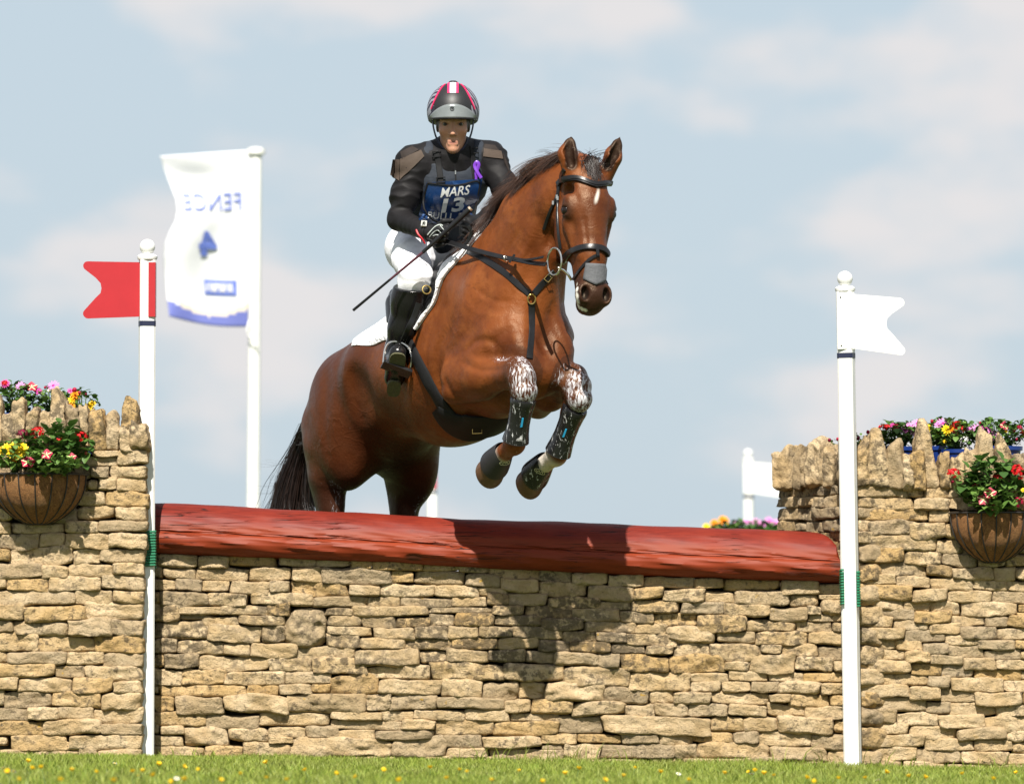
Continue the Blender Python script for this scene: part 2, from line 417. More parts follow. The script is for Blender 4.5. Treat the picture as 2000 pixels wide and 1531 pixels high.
LEFT_A = """-40,52,62,122 62,62,368,122 368,52,552,118 556,50,826,112
0,120,220,208 215,122,354,198 358,116,618,204 618,118,824,204
-40,208,54,274 56,196,406,296 412,208,562,298 564,206,818,286
-30,290,230,372 232,296,384,374 384,292,632,364 632,284,810,354
-30,364,38,428 38,372,274,444 276,366,566,444 566,356,812,434
-30,440,420,528 420,434,634,524 636,442,808,504
-30,520,134,602 134,530,480,614 472,510,808,604
-30,604,74,678 78,612,380,698 382,600,622,698 622,606,806,694
-30,688,210,786 212,700,544,788 542,698,804,794
-30,776,38,852 40,786,372,858 372,790,582,856 582,794,802,872
-30,854,308,930 308,862,468,930 478,860,800,950
-30,926,96,998 94,934,402,1016 404,930,636,1014 638,948,800,1018
-30,998,24,1092 20,1010,290,1102 294,1008,568,1094 568,1020,798,1120
-30,1104,158,1174 160,1102,330,1172 322,1096,526,1166 526,1106,798,1186
-30,1176,250,1256 250,1164,570,1252 570,1190,798,1252
-30,1260,40,1312 56,1258,376,1344 390,1248,798,1330 370,1290,436,1338
-30,1330,162,1396 176,1340,442,1398 442,1318,550,1394 550,1334,794,1400"""
LEFT_B = """770,765,990,815 685,815,988,895 990,755,1225,885 750,895,912,995 912,888,1215,1000 720,1005,808,1082 808,990,968,1092 966,1000,1212,1110 620,1098,868,1222 874,1100,1224,1232 640,1226,960,1342 960,1236,1218,1345 420,1230,636,1356 -40,1240,100,1345
-60,770,330,890 330,770,685,890 -60,895,350,1000 350,895,750,1000 -60,1000,300,1095 300,1000,720,1095 -60,1098,280,1228 280,1098,620,1228 100,1235,420,1350"""
RIGHT_A = """120,52,568,150 570,82,748,156 745,92,1020,174 1016,98,1168,182 1168,95,1260,180
125,140,374,206 378,156,600,232 604,166,884,244 884,180,1106,248 1100,182,1260,250
130,205,480,302 482,240,714,318 714,248,1008,324 1012,252,1260,336
148,280,426,382 426,306,604,386 606,316,804,404 802,324,1184,420 1186,340,1260,390 1180,392,1260,424
122,360,166,410 166,368,500,440 500,386,738,466 740,412,962,482 962,424,1116,492 1116,420,1260,500
130,418,352,494 358,440,588,520 596,466,798,540 796,484,1046,570 1046,502,1260,576
130,490,426,568 430,514,698,592 698,544,914,614 912,576,1166,642 1164,580,1260,636
122,560,374,636 376,576,552,650 556,598,722,670 722,610,954,690 958,640,1204,708 1200,648,1260,704
122,640,175,705 172,636,434,712 434,648,604,732 602,672,820,738 820,690,1036,770 1034,706,1260,772
128,708,474,796 474,734,676,812 676,738,892,828 894,770,1200,846 1204,775,1260,840
122,800,160,855 158,792,588,876 586,812,738,890 742,826,1086,918 1086,844,1260,922
130,866,462,952 460,884,676,972 676,890,906,1000 904,920,1208,1010 1210,925,1260,1005
130,945,172,1020 172,954,576,1044 576,978,738,1064 738,990,1040,1080 1034,1008,1260,1082
132,1030,382,1124 384,1062,658,1148 660,1068,964,1160 958,1082,1260,1180
132,1118,452,1200 464,1146,778,1240 780,1162,1106,1240 1106,1176,1260,1246
150,1200,558,1280 566,1228,892,1312 890,1234,1150,1310 1152,1250,1260,1330
132,1270,215,1355 212,1280,502,1376 504,1290,800,1394 806,1310,1116,1400 1112,1328,1260,1404
132,1360,222,1430 222,1366,410,1434 424,1382,698,1456 710,1400,960,1476 960,1404,1260,1480"""
RIGHT_B = """690,665,1090,770 1085,695,1220,765 1222,690,1420,770 690,765,1140,860 1140,770,1420,866 690,865,740,955 742,862,1258,950 1256,866,1420,962 692,956,776,1058 776,948,1108,1062 1110,958,1380,1080 1380,975,1480,1080 712,1064,1320,1186 1308,1092,1512,1200 705,1155,1062,1270 1066,1186,1358,1290 1358,1204,1640,1300
1420,690,1760,770 1760,690,2060,780 1420,770,1740,866 1740,775,2060,870 1420,866,1800,962 1800,868,2060,965 1480,975,1800,1085 1800,970,2060,1085 1512,1095,1800,1200 1800,1090,2060,1200 1640,1205,1850,1300 1850,1220,2060,1305"""
RETURN = """75,682,320,770 318,672,560,752 65,765,238,848 240,758,352,842 354,752,575,840 62,850,355,950 355,840,580,935 70,945,205,1035 205,960,290,1035 290,955,415,1040 410,940,582,1032 560,1030,700,1120 570,675,690,760 580,760,690,850 585,850,690,940 590,940,690,1030"""
COPE_L = """-60,330,20,735,.2 10,455,125,735,.2 100,385,212,730,.1 205,410,318,725,.1 305,450,420,730,.2 392,296,572,735,.5 560,425,660,735,.1 650,440,745,740,.2 738,448,880,772,.2 868,452,984,765,.2 1000,352,1150,600,.35 982,548,1106,762,.2 1075,516,1242,765,.3"""
COPE_R = """95,388,282,690,.2 255,342,338,690,.35 325,440,385,680,.2 352,355,500,678,.25 485,392,572,672,.15 560,345,690,680,.2 678,348,790,680,.2 745,286,978,690,.6 915,388,1060,690,.2 1050,412,1142,692,.25 1108,402,1244,696,.2 1150,242,1368,698,.65 1335,428,1420,696,.2 1415,448,1542,696,.15 1530,388,1668,698,.15 1596,272,1772,700,.45 1765,318,1912,700,.3 1888,388,2050,702,.3"""
def rects(txt, z):
    for q in txt.split():
        v = [float(x) for x in q.split(',')]
        yield [z[0] + v[0] / z[2], z[1] + v[1] / z[2], z[0] + v[2] / z[2], z[1] + v[3] / z[2]] + v[4:]
def lay(parent, boxes, face, depth=.15, ang=0.0, weather=lambda u, v: 0.0, slope=.012):
    """one stone object for each box; face(u) = depth of the wall face there"""
    for (u0, v0, u1, v1, *_) in boxes:
        uc, vc = (u0 + u1) / 2, (v0 + v1) / 2
        y = face(uc); STONE_N[0] += 1; sd = STONE_N[0]
        a = P(u0, vc, y); b = P(u1, vc, y); t = P(uc, v0, y); bt = P(uc, v1, y)
        w = (b[0] - a[0]) * 1.012 + .001; h = (t[2] - bt[2]) * 1.04 + .001
        if ang: w = w / math.cos(ang)
        proud = random.uniform(-.014, .016)
        nx, ny = math.sin(ang), -math.cos(ang)
        c = np.array(((a[0] + b[0]) / 2, y, (t[2] + bt[2]) / 2)) + np.array((nx, ny, 0)) * (proud - depth / 2)
        big = u1 - u0 < (v1 - v0) * 1.35
        place_stone('stone', parent, c, (w, depth, h), sd, rotz=ang, roty=slope + random.uniform(-.012, .012),
                    weather=weather(uc, vc), sharp=(4.5 if big else random.uniform(6.5, 15.0)))
def prism(name, pts, z0, z1, mat, parent=None):
    """upright block over the outline pts (x, y); z0/z1 may be functions of x"""
    f0 = z0 if callable(z0) else (lambda x: z0); f1 = z1 if callable(z1) else (lambda x: z1)
    n = len(pts); V = [(x, y, f0(x)) for x, y in pts] + [(x, y, f1(x)) for x, y in pts]
    F = [tuple(range(n - 1, -1, -1)), tuple(range(n, 2 * n))] + [(i, (i + 1) % n, n + (i + 1) % n, n + i) for i in range(n)]
    m = MB(); m.add(V, F); return m.build(name, mat, parent, smooth=False)
def coping(parent, txt, z, yfun, lean=0.0, depth=.20, ang=lambda u: 0.0):
    for (u0, v0, u1, v1, pt) in rects(txt, z):
        STONE_N[0] += 1; sd = STONE_N[0]; uc = (u0 + u1) / 2; y = yfun(uc, v1)
        a = P(u0, v1, y); b = P(u1, v1, y); t = P(uc, v0, y)
        w = (b[0] - a[0]) * 1.05; h = (t[2] - a[2]) * 1.05
        V, F = cube_grid(14); V = V.copy(); g = np.random.default_rng(sd + 900)
        r = (np.abs(V) ** 8).sum(1) ** (1 / 8); V = V / r[:, None]
        V = V * np.array((w, depth * g.uniform(.8, 1.2), h)) / 2
        s = V[:, 2] / h + .5; apex = g.uniform(-.22, .22) * w
        V[:, 0] = V[:, 0] * (1 - pt * np.clip(s, 0, 1) ** 1.3) + apex * s * (.3 + pt)
        V[:, 2] += (g.uniform(-.12, .12) * V[:, 0] / w + .05 * np.sin(V[:, 0] / w * 6 + sd)) * h * s
        for f, am in ((12, .06), (30, .042), (75, .036), (140, .022)):
            V += np.stack([wave(V, sd * 5 + k + f, f, 6) for k in range(3)], 1) * am * .12 * np.array((1, 1.4, 1))
        V[:, 2] += np.clip(s - .55, 0, 1) ** .7 * .055 * wave(V * np.array((1, .6, 0)), sd + 71, 26, 5) * np.clip(h / .2, .6, 1.4)
        c = np.array(((a[0] + b[0]) / 2, y + depth / 2 - .02 + g.uniform(-.015, .015), (t[2] + a[2]) / 2))
        place_stone('coping_stone', parent, c, None, sd, rotz=ang(uc), weather=g.uniform(.2, 1.1), V=V, F=F)

Y_MID, Y_LEFT, Y_RIGHT = 0.0, -0.30, -0.06
RET_A, RET_B = (1668.0, -0.06), (1518.0, 0.56)
def ret_y(u): return RET_A[1] + (RET_A[0] - u) / (RET_A[0] - RET_B[0]) * (RET_B[1] - RET_A[1])

def build_walls():
    xl, xr = P(296, 1300, 0)[0], P(1668, 1300, 0)[0]
    zt = lambda x: P(300, 1092, 0)[2] + (x - xl) / (xr - xl) * (P(1640, 1150, 0)[2] - P(300, 1092, 0)[2])
    w = prism('dry_stone_wall', [(xl - .12, .11), (xr - .01, .11), (xr - .01, .40), (xl - .12, .40)], -.15, zt, M['core'])
    tag(w, 'low dry stone wall of honey limestone under the red log', 'wall', kind='thing')
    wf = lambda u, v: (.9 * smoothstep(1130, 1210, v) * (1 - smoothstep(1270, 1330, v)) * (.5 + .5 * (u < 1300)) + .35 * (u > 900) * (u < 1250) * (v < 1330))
    fm = lambda u: Y_MID
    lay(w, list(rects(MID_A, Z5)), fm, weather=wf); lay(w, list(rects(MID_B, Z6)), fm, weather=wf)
    # left wing
    xe = P(268, 1300, Y_LEFT)[0]; x0 = P(-60, 1300, Y_LEFT)[0]
    zc = P(140, 885, Y_LEFT)[2]
    w = prism('dry_stone_wall', [(x0 - 1.2, Y_LEFT + .11), (xe - .02, Y_LEFT + .11), (xe - .02, .62), (x0 - 1.2, .62)], -.15, zc, M['core'])
    tag(w, 'tall dry stone wall beside the red flag post, a flower basket hung on it', 'wall', kind='thing')
    lay(w, list(rects(LEFT_A, Z7)) + list(rects(LEFT_B, Z1)), lambda u: Y_LEFT, depth=.14, slope=.004)
    coping(w, COPE_L, Z1, lambda u, v: Y_LEFT + .0 if v < 862 + 20 else Y_LEFT)
    # right wing with its angled return behind the end of the log
    pa, pb = P(RET_A[0], 1300, RET_A[1]), P(RET_B[0], 1300, RET_B[1]); x1 = P(2060, 1300, Y_RIGHT)[0]
    zc = P(1850, 950, Y_RIGHT)[2]
    nx, ny = (pb[1] - pa[1]), -(pb[0] - pa[0]); ln = math.hypot(nx, ny); nx, ny = nx / ln * .11, ny / ln * .11
    w = prism('dry_stone_wall', [(pa[0] + .02, pa[1] + .13), (x1 + 1.2, Y_RIGHT + .11), (x1 + 1.2, 1.0), (pb[0] + .25, 1.0), (pb[0] + abs(nx) + .02, pb[1] + .05)], -.15, zc, M['core'])
    tag(w, 'tall dry stone wall beside the white flag post, potted flowers along its top', 'wall', kind='thing')
    wr = lambda u, v: .35 * (v < 1120) + .3 * (u < 1720)
    lay(w, list(rects(RIGHT_A, Z8)) + list(rects(RIGHT_B, Z2)), lambda u: Y_RIGHT, weather=wr)
    ang = -math.atan2(pb[1] - pa[1], pa[0] - pb[0])
    bx = list(rects(RETURN, Z2))
    # courses of the return that the log hides
    for k in range(12):
        v0 = 1040 + k * 36
        bx += [[1520, v0, 1572, v0 + 36], [1572, v0, 1632, v0 + 36]]
    for k in range(11): bx += [[1634 + (k % 3) * 3, 1062 + k * 40, 1678, 1102 + k * 40]]
    lay(w, bx, lambda u: ret_y(u), ang=ang, depth=.14, weather=lambda u, v: .6)
    coping(w, COPE_R, Z2, lambda u, v: Y_RIGHT if u > 1655 else ret_y(u), ang=lambda u: 0.0 if u > 1655 else ang * .5)

# ------------------------------------------------------------------ the log rail
def build_log():
    prof = [(.16, .03), (.06, -.004), (-.03, .000), (-.085, .010), (-.114, .032), (-.124, .056), (-.119, .078), (-.108, .0885), (-.0965, .0915), (-.0985, .0975), (-.098, .106),
            (-.090, .128), (-.074, .156), (-.050, .182), (-.018, .202), (.020, .212), (.065, .212), (.11, .196), (.15, .16), (.175, .11), (.175, .06)]
    prof = catmull(prof, 3, closed=True)
    n = len(prof); NS = 200
    a, b = P(266, 1081, 0), P(1640, 1138, 0)
    at, bt = P(266, 984, 0)[2] - a[2], P(1640, 1041, 0)[2] - b[2]
    V = []; w_end = []
    for i in range(NS):
        s = i / (NS - 1); x = a[0] + (b[0] - a[0]) * s; z = a[2] + (b[2] - a[2]) * s
        sc = (at + (bt - at) * s) / .212
        sc *= 1 + .02 * math.sin(s * 9 + 1) + .012 * math.sin(s * 23)
        z += .004 * math.sin(s * 6.0 + .5)
        e = max(0.0, (s - .968) / .032); rnd = math.sqrt(max(0.0, 1 - e * e)) if e > 0 else 1
        for k, (py, pz) in enumerate(prof):
            q = pz
            if e > 0: q = min(pz, .10 + (.112) * rnd)
            jit = .0022 * math.sin(s * 70 + k * .9) + .0016 * math.sin(s * 31 + k * 2.1)
            yy = (py + .052) * sc * (1 - .12 * (1 - rnd))
            V.append((x + (.0), yy + jit, z + q * sc + jit * .5))
    F = [(i * n + k, i * n + (k + 1) % n, (i + 1) * n + (k + 1) % n, (i + 1) * n + k) for i in range(NS - 1) for k in range(n)]
    F += [tuple(range(n - 1, -1, -1)), tuple(range((NS - 1) * n, NS * n))]
    t = NT('red stained timber'); co = t.n('ShaderNodeTexCoord').outputs['Object']
    mp = t.n('ShaderNodeMapping'); mp.inputs['Scale'].default_value = (1.1, 9, 9); mp.inputs['Rotation'].default_value = (0, .0, 0); t.l(co, mp.inputs['Vector'])
    grain = t.noise(mp.outputs[0], 13, 6, .60, .35); broad = t.noise(co, 3.2, 4)
    c = t.mix(t.ramp(grain, .30, .72), (.112, .0108, .0056), (.165, .0172, .0078))
    c = t.mix(t.math('MULTIPLY', t.ramp(broad, .42, .72), .7), c, (.200, .0240, .0095))
    sp = t.n('ShaderNodeSeparateXYZ'); t.l(co, sp.inputs[0])
    zrel = t.math('ADD', sp.outputs['Z'], t.math('MULTIPLY', sp.outputs['X'], .0413))
    low = t.ramp(zrel, .985 + .0, .955)   # bare, more orange heartwood below the saw line
    c = t.mix(t.math('MULTIPLY', low, .60), c, (.215, .0380, .0110))
    # knots and drying cracks
    vo = t.n('ShaderNodeTexVoronoi', feature='F1'); mk = t.n('ShaderNodeMapping'); mk.inputs['Scale'].default_value = (2.3, 5, 5.5); t.l(co, mk.inputs['Vector']); t.l(mk.outputs[0], vo.inputs['Vector']); vo.inputs['Scale'].default_value = 1.0
    knot = t.ramp(vo.outputs['Distance'], .12, .05)
    c = t.mix(t.math('MULTIPLY', knot, .85), c, (.045, .016, .009))
    mc = t.n('ShaderNodeMapping'); mc.inputs['Scale'].default_value = (.55, 6, 17); mc.inputs['Rotation'].default_value = (0, -.035, 0); t.l(co, mc.inputs['Vector'])
    cr = t.noise(mc.outputs[0], 3.0, 3, .5, .4)
    crack = t.ramp(t.math('ABSOLUTE', t.math('SUBTRACT', cr, .5)), .011, .003)
    crack = t.math('MULTIPLY', crack, t.ramp(t.noise(co, 2.3, 2), .50, .60))
    c = t.mix(crack, c, (.02, .008, .006))
    scuff = t.ramp(t.noise(mp.outputs[0], 60, 3, .7), .70, .78)
    c = t.mix(t.math('MULTIPLY', scuff, .10), c, (.30, .16, .11))
    t.set(Base_Color=c, Roughness=t.mix(broad, (.46,) * 3, (.62,) * 3))
    t.b.inputs['Specular IOR Level'].default_value = .20
    n1 = t.bump(grain, .08, .002); n2 = t.bump(t.math('SUBTRACT', 1.0, t.math('MAXIMUM', crack, knot)), .8, .005, n1)
    t.set(Normal=n2)
    m = MB(); m.add(V, F); o = m.build('log_rail', t.m)
    tag(o, 'long red stained timber log lying along the top of the low stone wall', 'log')

# ------------------------------------------------------------------ marker posts with their plate flags
def make_marker(u_top, v_top, u_bot, v_bot, y, k, flag_dir, flag_mat, name, label, cat, group, turn, binding=True, sleeve=False, strip=False):
    """k = px per real size (1 for the front pair)"""
    top = P(u_top, v_top, y); bot = P(u_bot, v_bot, y)
    if not binding: bot[2] = ground_z(bot[0])
    bot[2] -= .05
    root = empty(name, tuple(bot)); tag(root, label, cat, group)
    ax = (top - bot); Lh = np.linalg.norm(ax); ax = ax / Lh
    R = np.array(Vector(ax).to_track_quat('Z', 'Y').to_matrix())
    # local frame: x right, y away, z along the post
    ex = np.array((1.0, 0, 0)); ex = ex - ax * (ex @ ax); ex /= np.linalg.norm(ex); ey = np.cross(ax, ex)
    B = np.stack((ex, ey, ax), 1)
    loc = lambda p: np.asarray(p) @ B.T
    ct, st = math.cos(turn), math.sin(turn); Rz = np.array(((ct, -st, 0), (st, ct, 0), (0, 0, 1)))
    hw = .033
    def shp(n_): return np.array(n_) @ Rz.T
    # octagonal-edged shaft
    ch = .009; oct_ = [(hw, -hw + ch), (hw, hw - ch), (hw - ch, hw), (-hw + ch, hw), (-hw, hw - ch), (-hw, -hw + ch), (-hw + ch, -hw), (hw - ch, -hw)]
    zt = Lh - .088
    V = [(x, y_, z) for z in (0, zt) for x, y_ in oct_]
    F = [(i, (i + 1) % 8, 8 + (i + 1) % 8, 8 + i) for i in range(8)] + [tuple(range(7, -1, -1)), tuple(range(8, 16))]
    m = MB(); m.add(loc(shp(V)), F); sh = m.build('shaft', M['white'], root, smooth=False)
    m = MB(); prof = [(.02, zt - .002), (.041, zt), (.043, zt + .006), (.043, zt + .014), (.036, zt + .020), (.019, zt + .026)]
    c0, r0 = zt + .054, .033
    prof += [(r0 * math.sin(t), c0 - r0 * math.cos(t)) for t in np.linspace(.6, math.pi - .02, 12)]
    m.lathe(prof, (0, 0, 0), 24); m.V[-1] = loc(m.V[-1]); m.build('finial', M['white'], root)
    # plate flag: swallow-tailed sheet held to the shaft
    s = flag_dir; W, H = (.245 if strip else .222), .232
    pts = [(0, 0), (W * .93, -.010)]
    def arc(c, r, a0, a1, n_=6): return [(c[0] + r * math.cos(t), c[1] + r * math.sin(t)) for t in np.linspace(a0, a1, n_)]
    out = [(0.0, 0.0)] + arc((W - .022, -.030), .020, math.pi / 2, -.75) + arc((W - .108, -H / 2 - .012), -.028, -2.35 + math.pi * 0 + math.pi * .0 + 1.57, -.78 - 1.57 + .0, 5)[:0]
    out += [(W - .055, -.078), (W - .076, -.100), (W - .080, -.122), (W - .076, -.142), (W - .055, -.164)]
    out += arc((W - .022, -H - .002), .020, .75, -math.pi / 2) + [(0, -H)]
    zt2 = zt - .012; V = []
    tilt = rad(-3.0) * (1 if s > 0 else -1)
    for yy in (-.004, .004):
        for (x, z) in out:
            V.append(((hw - .004 + x), yy, zt2 + z - x * .055 * (1 if s > 0 else -1)))
    V = np.array(V); V[:, 0] *= s
    V[:, 1] += -abs(V[:, 0]) * (.10 if s < 0 else .16)
    n = len(out); F = [tuple(range(n - 1, -1, -1)), tuple(range(n, 2 * n))] + [(i, (i + 1) % n, n + (i + 1) % n, n + i) for i in range(n)]
    m = MB(); m.add(loc(V), F); m.build('flag_plate', flag_mat, root, smooth=False)
    m = MB()
    if strip:   # the plate folds round the far edge of the post
        m.box((hw + .0015, 0, zt2 - H / 2 - .002), (.005, .060, H)); m.box((hw - .011, -hw - .0022, zt2 - H / 2 - .002), (.030, .004, H))
    else:
        m.box((0, -hw - .0022, zt2 - H / 2 + .002), (.071, .004, H + .010)); m.box((-(hw + .002), 0, zt2 - H / 2 + .002), (.004, .066, H + .010))
    for q in range(len(m.V)): m.V[q] = loc(m.V[q])
    m.build('flag_bracket', flag_mat, root, smooth=False)
    if sleeve:
        for dz in (.014, H - .012):
            m = MB(); m.lathe([(.0035, 0), (.0035, .003), (.001, .004)], (0, 0, 0), 8, axis=(0, -1, 0)); m.V[-1] = loc(m.V[-1] + np.array((-.022, -hw - .0042, zt2 - dz))); m.build('screw', M['screw'], root)
    zb = zt2 - H - .030
    V = [(x * 1.03, y_ * 1.03, z) for z in (zb - .011, zb + .011) for x, y_ in oct_]
    F = [(i, (i + 1) % 8, 8 + (i + 1) % 8, 8 + i) for i in range(8)] + [tuple(range(7, -1, -1)), tuple(range(8, 16))]
    m = MB(); m.add(loc(shp(V)), F); m.build('tape_band', M['navy'], root, smooth=False)
    if binding:
        zc = binding
        for j in range(13):
            pts = []
            for i in range(25):
                t = rad(298 + 304 * i / 24) if sleeve else 2 * math.pi * i / 24
                q = np.clip(np.array((math.cos(t), math.sin(t))) * .056, -.039, .039)
                pts.append((q[0], q[1], zc + j * .0118 + .0118 * i / 24))
            m = MB(); m.tube(loc(pts), .0052, 6); m.build('cord_turn', M['cord'], root)
    return root

def build_markers():
    make_marker(288, 467, 284, 1482, -.17, 1, -1, M['redpaint'], 'marker_post', 'white post carrying a red swallow-tailed plate flag, beside the left flower basket', 'marker post', None, rad(12), binding=.865, strip=True)
    make_marker(1650, 529, 1666, 1503, -.22, 1, 1, M['white'], 'marker_post', 'large white post carrying a white swallow-tailed plate flag in front of the stone wall', 'marker post', None, rad(-18), binding=.745, sleeve=True)
    make_marker(1461, 877, 1467, 1500, 19.0, .55, 1, M['white'], 'marker_post', 'blurred far white post with a white flag, partly behind the coping stones', 'marker post', None, rad(-15), binding=False)
    make_marker(843, 868, 844, 1500, 19.0, .55, -1, M['redpaint'], 'marker_post', 'blurred far post with red flag peeping between the hind legs and the log', 'marker post', None, rad(10), binding=False, strip=True)
    for o in [o for o in bpy.data.objects if o.type == 'MESH' and o.parent and o.parent.name.startswith('marker_post')]:
        pass
# ------------------------------------------------------------------ signed-distance sculpting
class SDF:
    def __init__(s, lo, hi, h):
        s.lo = np.array(lo, np.float32); s.h = h
        s.dim = np.ceil((np.array(hi) - s.lo) / h).astype(int) + 1
        s.a = np.full(s.dim, .25, np.float32)
    def _sub(s, lo, hi):
        i0 = np.clip(np.floor((np.asarray(lo) - s.lo) / s.h).astype(int), 0, s.dim - 1)
        i1 = np.clip(np.ceil((np.asarray(hi) - s.lo) / s.h).astype(int) + 1, 1, s.dim)
        if (i1 <= i0).any(): return None, None
        sl = tuple(slice(a, b) for a, b in zip(i0, i1))
        g = np.meshgrid(*[(s.lo[k] + s.h * np.arange(i0[k], i1[k])).astype(np.float32) for k in range(3)], indexing='ij', sparse=True)
        return sl, g
    def _put(s, sl, d, k, cut):
        a = s.a[sl]
        if cut:
            d = -d
            q = np.maximum(k - np.abs(a - d), 0) / max(k, 1e-6); s.a[sl] = np.maximum(a, d) + q * q * k * .25
        else:
            q = np.maximum(k - np.abs(a - d), 0) / max(k, 1e-6); s.a[sl] = np.minimum(a, d) - q * q * k * .25
    def cone(s, a, b, ra, rb, k=.03, lat=None, f=1.0, cut=False):
        """tapered limb from a to b; f > 1 squashes it along lat"""
        a = np.asarray(a, np.float32); b = np.asarray(b, np.float32); R = max(ra, rb) + k + .03
        sl, g = s._sub(np.minimum(a, b) - R, np.maximum(a, b) + R)
        if sl is None: return s
        p = [g[i] - a[i] for i in range(3)]; ab = b - a
        if lat is not None and f != 1:
            l = np.asarray(lat, np.float32); l = l / np.linalg.norm(l)
            dp = p[0] * l[0] + p[1] * l[1] + p[2] * l[2]
            p = [p[i] + (f - 1) * dp * l[i] for i in range(3)]; ab = ab + (f - 1) * (ab @ l) * l
        t = np.clip((p[0] * ab[0] + p[1] * ab[1] + p[2] * ab[2]) / (ab @ ab + 1e-9), 0, 1)
        d = np.sqrt((p[0] - t * ab[0]) ** 2 + (p[1] - t * ab[1]) ** 2 + (p[2] - t * ab[2]) ** 2) - (ra + (rb - ra) * t)
        s._put(sl, d, k, cut); return s
    def chain(s, pts, k=.03, **kw):
        for (a, ra), (b, rb) in zip(pts[:-1], pts[1:]): s.cone(a, b, ra, rb, k, **kw)
        return s
    def ell(s, c, r, R=None, k=.03, cut=False):
        c = np.asarray(c, np.float32); r = np.asarray(r, np.float32); m = r.max() + k + .03
        if R is None: ext = r + k + .03; R = np.eye(3)
        else: R = np.asarray(R, np.float32); ext = np.sqrt(((R * r) ** 2).sum(1)) + k + .03
        sl, g = s._sub(c - ext, c + ext)
        if sl is None: return s
        p = [g[i] - c[i] for i in range(3)]
        q = [(p[0] * R[0, i] + p[1] * R[1, i] + p[2] * R[2, i]) for i in range(3)]
        k0 = np.sqrt(sum((q[i] / r[i]) ** 2 for i in range(3))); k1 = np.sqrt(sum((q[i] / r[i] ** 2) ** 2 for i in range(3)))
        s._put(sl, k0 * (k0 - 1) / (k1 + 1e-6), k, cut); return s
    def field(s, fn, lo, hi, k=.0, cut=False):
        sl, g = s._sub(lo, hi); s._put(sl, fn(*g), k, cut); return s
    def mesh(s, smooth=2):
        a = s.a; ins = a < 0
        c = [ins[i:ins.shape[0] - 1 + i, j:ins.shape[1] - 1 + j, k:ins.shape[2] - 1 + k] for i in (0, 1) for j in (0, 1) for k in (0, 1)]
        anyy = c[0].copy(); al = c[0].copy()
        for q in c[1:]: anyy |= q; al &= q
        I, J, K = np.nonzero(anyy & ~al); nd = np.array(ins.shape) - 1
        flat = (I * nd[1] + J) * nd[2] + K
        offs = np.array([(i, j, k) for i in (0, 1) for j in (0, 1) for k in (0, 1)])
        val = np.stack([a[I + o[0], J + o[1], K + o[2]] for o in offs], 1)
        acc = np.zeros((len(I), 3)); cnt = np.zeros(len(I))
        for x in range(8):
            for y in range(x + 1, 8):
                if np.abs(offs[x] - offs[y]).sum() != 1: continue
                vx, vy = val[:, x], val[:, y]; m = (vx < 0) != (vy < 0)
                t = np.where(m, vx / np.where(m, vx - vy, 1), 0)
                acc += (offs[x] + t[:, None] * (offs[y] - offs[x])) * m[:, None]; cnt += m
        V = (np.stack((I, J, K), 1) + acc / cnt[:, None]) * s.h + s.lo
        Q = []
        for ax in range(3):
            sh = [slice(None)] * 3; s0 = list(sh); s1 = list(sh); s0[ax] = slice(0, -1); s1[ax] = slice(1, None)
            A, B = ins[tuple(s0)], ins[tuple(s1)]
            idx = np.array(np.nonzero(A != B)).T
            u, w = (ax + 1) % 3, (ax + 2) % 3
            ok = (idx[:, u] > 0) & (idx[:, w] > 0) & (idx[:, u] < nd[u]) & (idx[:, w] < nd[w]); idx = idx[ok]
            up = A[tuple(idx.T)]
            cs = []
            for du, dw in ((-1, -1), (0, -1), (0, 0), (-1, 0)):
                q = idx.copy(); q[:, u] += du; q[:, w] += dw
                cs.append(np.searchsorted(flat, (q[:, 0] * nd[1] + q[:, 1]) * nd[2] + q[:, 2]))
            f = np.stack(cs, 1); f[~up] = f[~up][:, ::-1]; Q.append(f)
        F = np.concatenate(Q)
        for _ in range(smooth): V = laplace(V, F, .5)
        return V, F
def laplace(V, F, w=.5):
    n = len(V); acc = np.zeros((n, 3)); cnt = np.zeros(n)
    for i in range(4):
        a, b = F[:, i], F[:, (i + 1) % 4]
        for k in range(3):
            acc[:, k] += np.bincount(a, V[b, k], n) + np.bincount(b, V[a, k], n)
        cnt += np.bincount(a, minlength=n) + np.bincount(b, minlength=n)
    return V * (1 - w) + w * acc / np.maximum(cnt, 1)[:, None]
def point_attr(me, name, val):
    at = me.attributes.new(name, 'FLOAT', 'POINT'); at.data.foreach_set('value', np.asarray(val, np.float32))
def seg_t(V, a, b):
    a = np.asarray(a); ab = np.asarray(b) - a; t = ((V - a) @ ab) / (ab @ ab)
    tc = np.clip(t, 0, 1); return t, np.linalg.norm(V - (a + tc[:, None] * ab), axis=1)

# ------------------------------------------------------------------ the horse: frame X forward, Y left, Z up about the chest
TH = rad(28.0); TP = rad(18.0)
HC = P(985, 640, -.45)
HF = np.array((math.sin(TH), -math.cos(TH), 0)); HL = np.array((math.cos(TH), math.sin(TH), 0)); HU = np.array((0, 0, 1.0))
HB = np.stack((HF, HL, HU), 1)                      # columns = horse axes in the world
def h2w(p): return np.asarray(p) @ HB.T + HC
def w2h(p): return (np.asarray(p) - HC) @ HB
def H(u, v, w):
    """horse-frame point seen at (u, v) lying w metres to the horse's right of its middle plane"""
    d = ray(u, v); t = (-(w) - (CAMV - HC) @ HL) / (d @ HL)
    return w2h(CAMV + d * t)
_ct, _st = math.cos(TP), math.sin(TP)
def T(x, w, z): return np.array((x * _ct - z * _st, -w, x * _st + z * _ct))
RT = np.array(((_ct, 0, -_st), (0, 1, 0), (_st, 0, _ct)))     # trunk axes in the horse frame
def rotY(a): c, s = math.cos(a), math.sin(a); return np.array(((c, 0, -s), (0, 1, 0), (s, 0, c)))
LAT = (0, 1, 0)
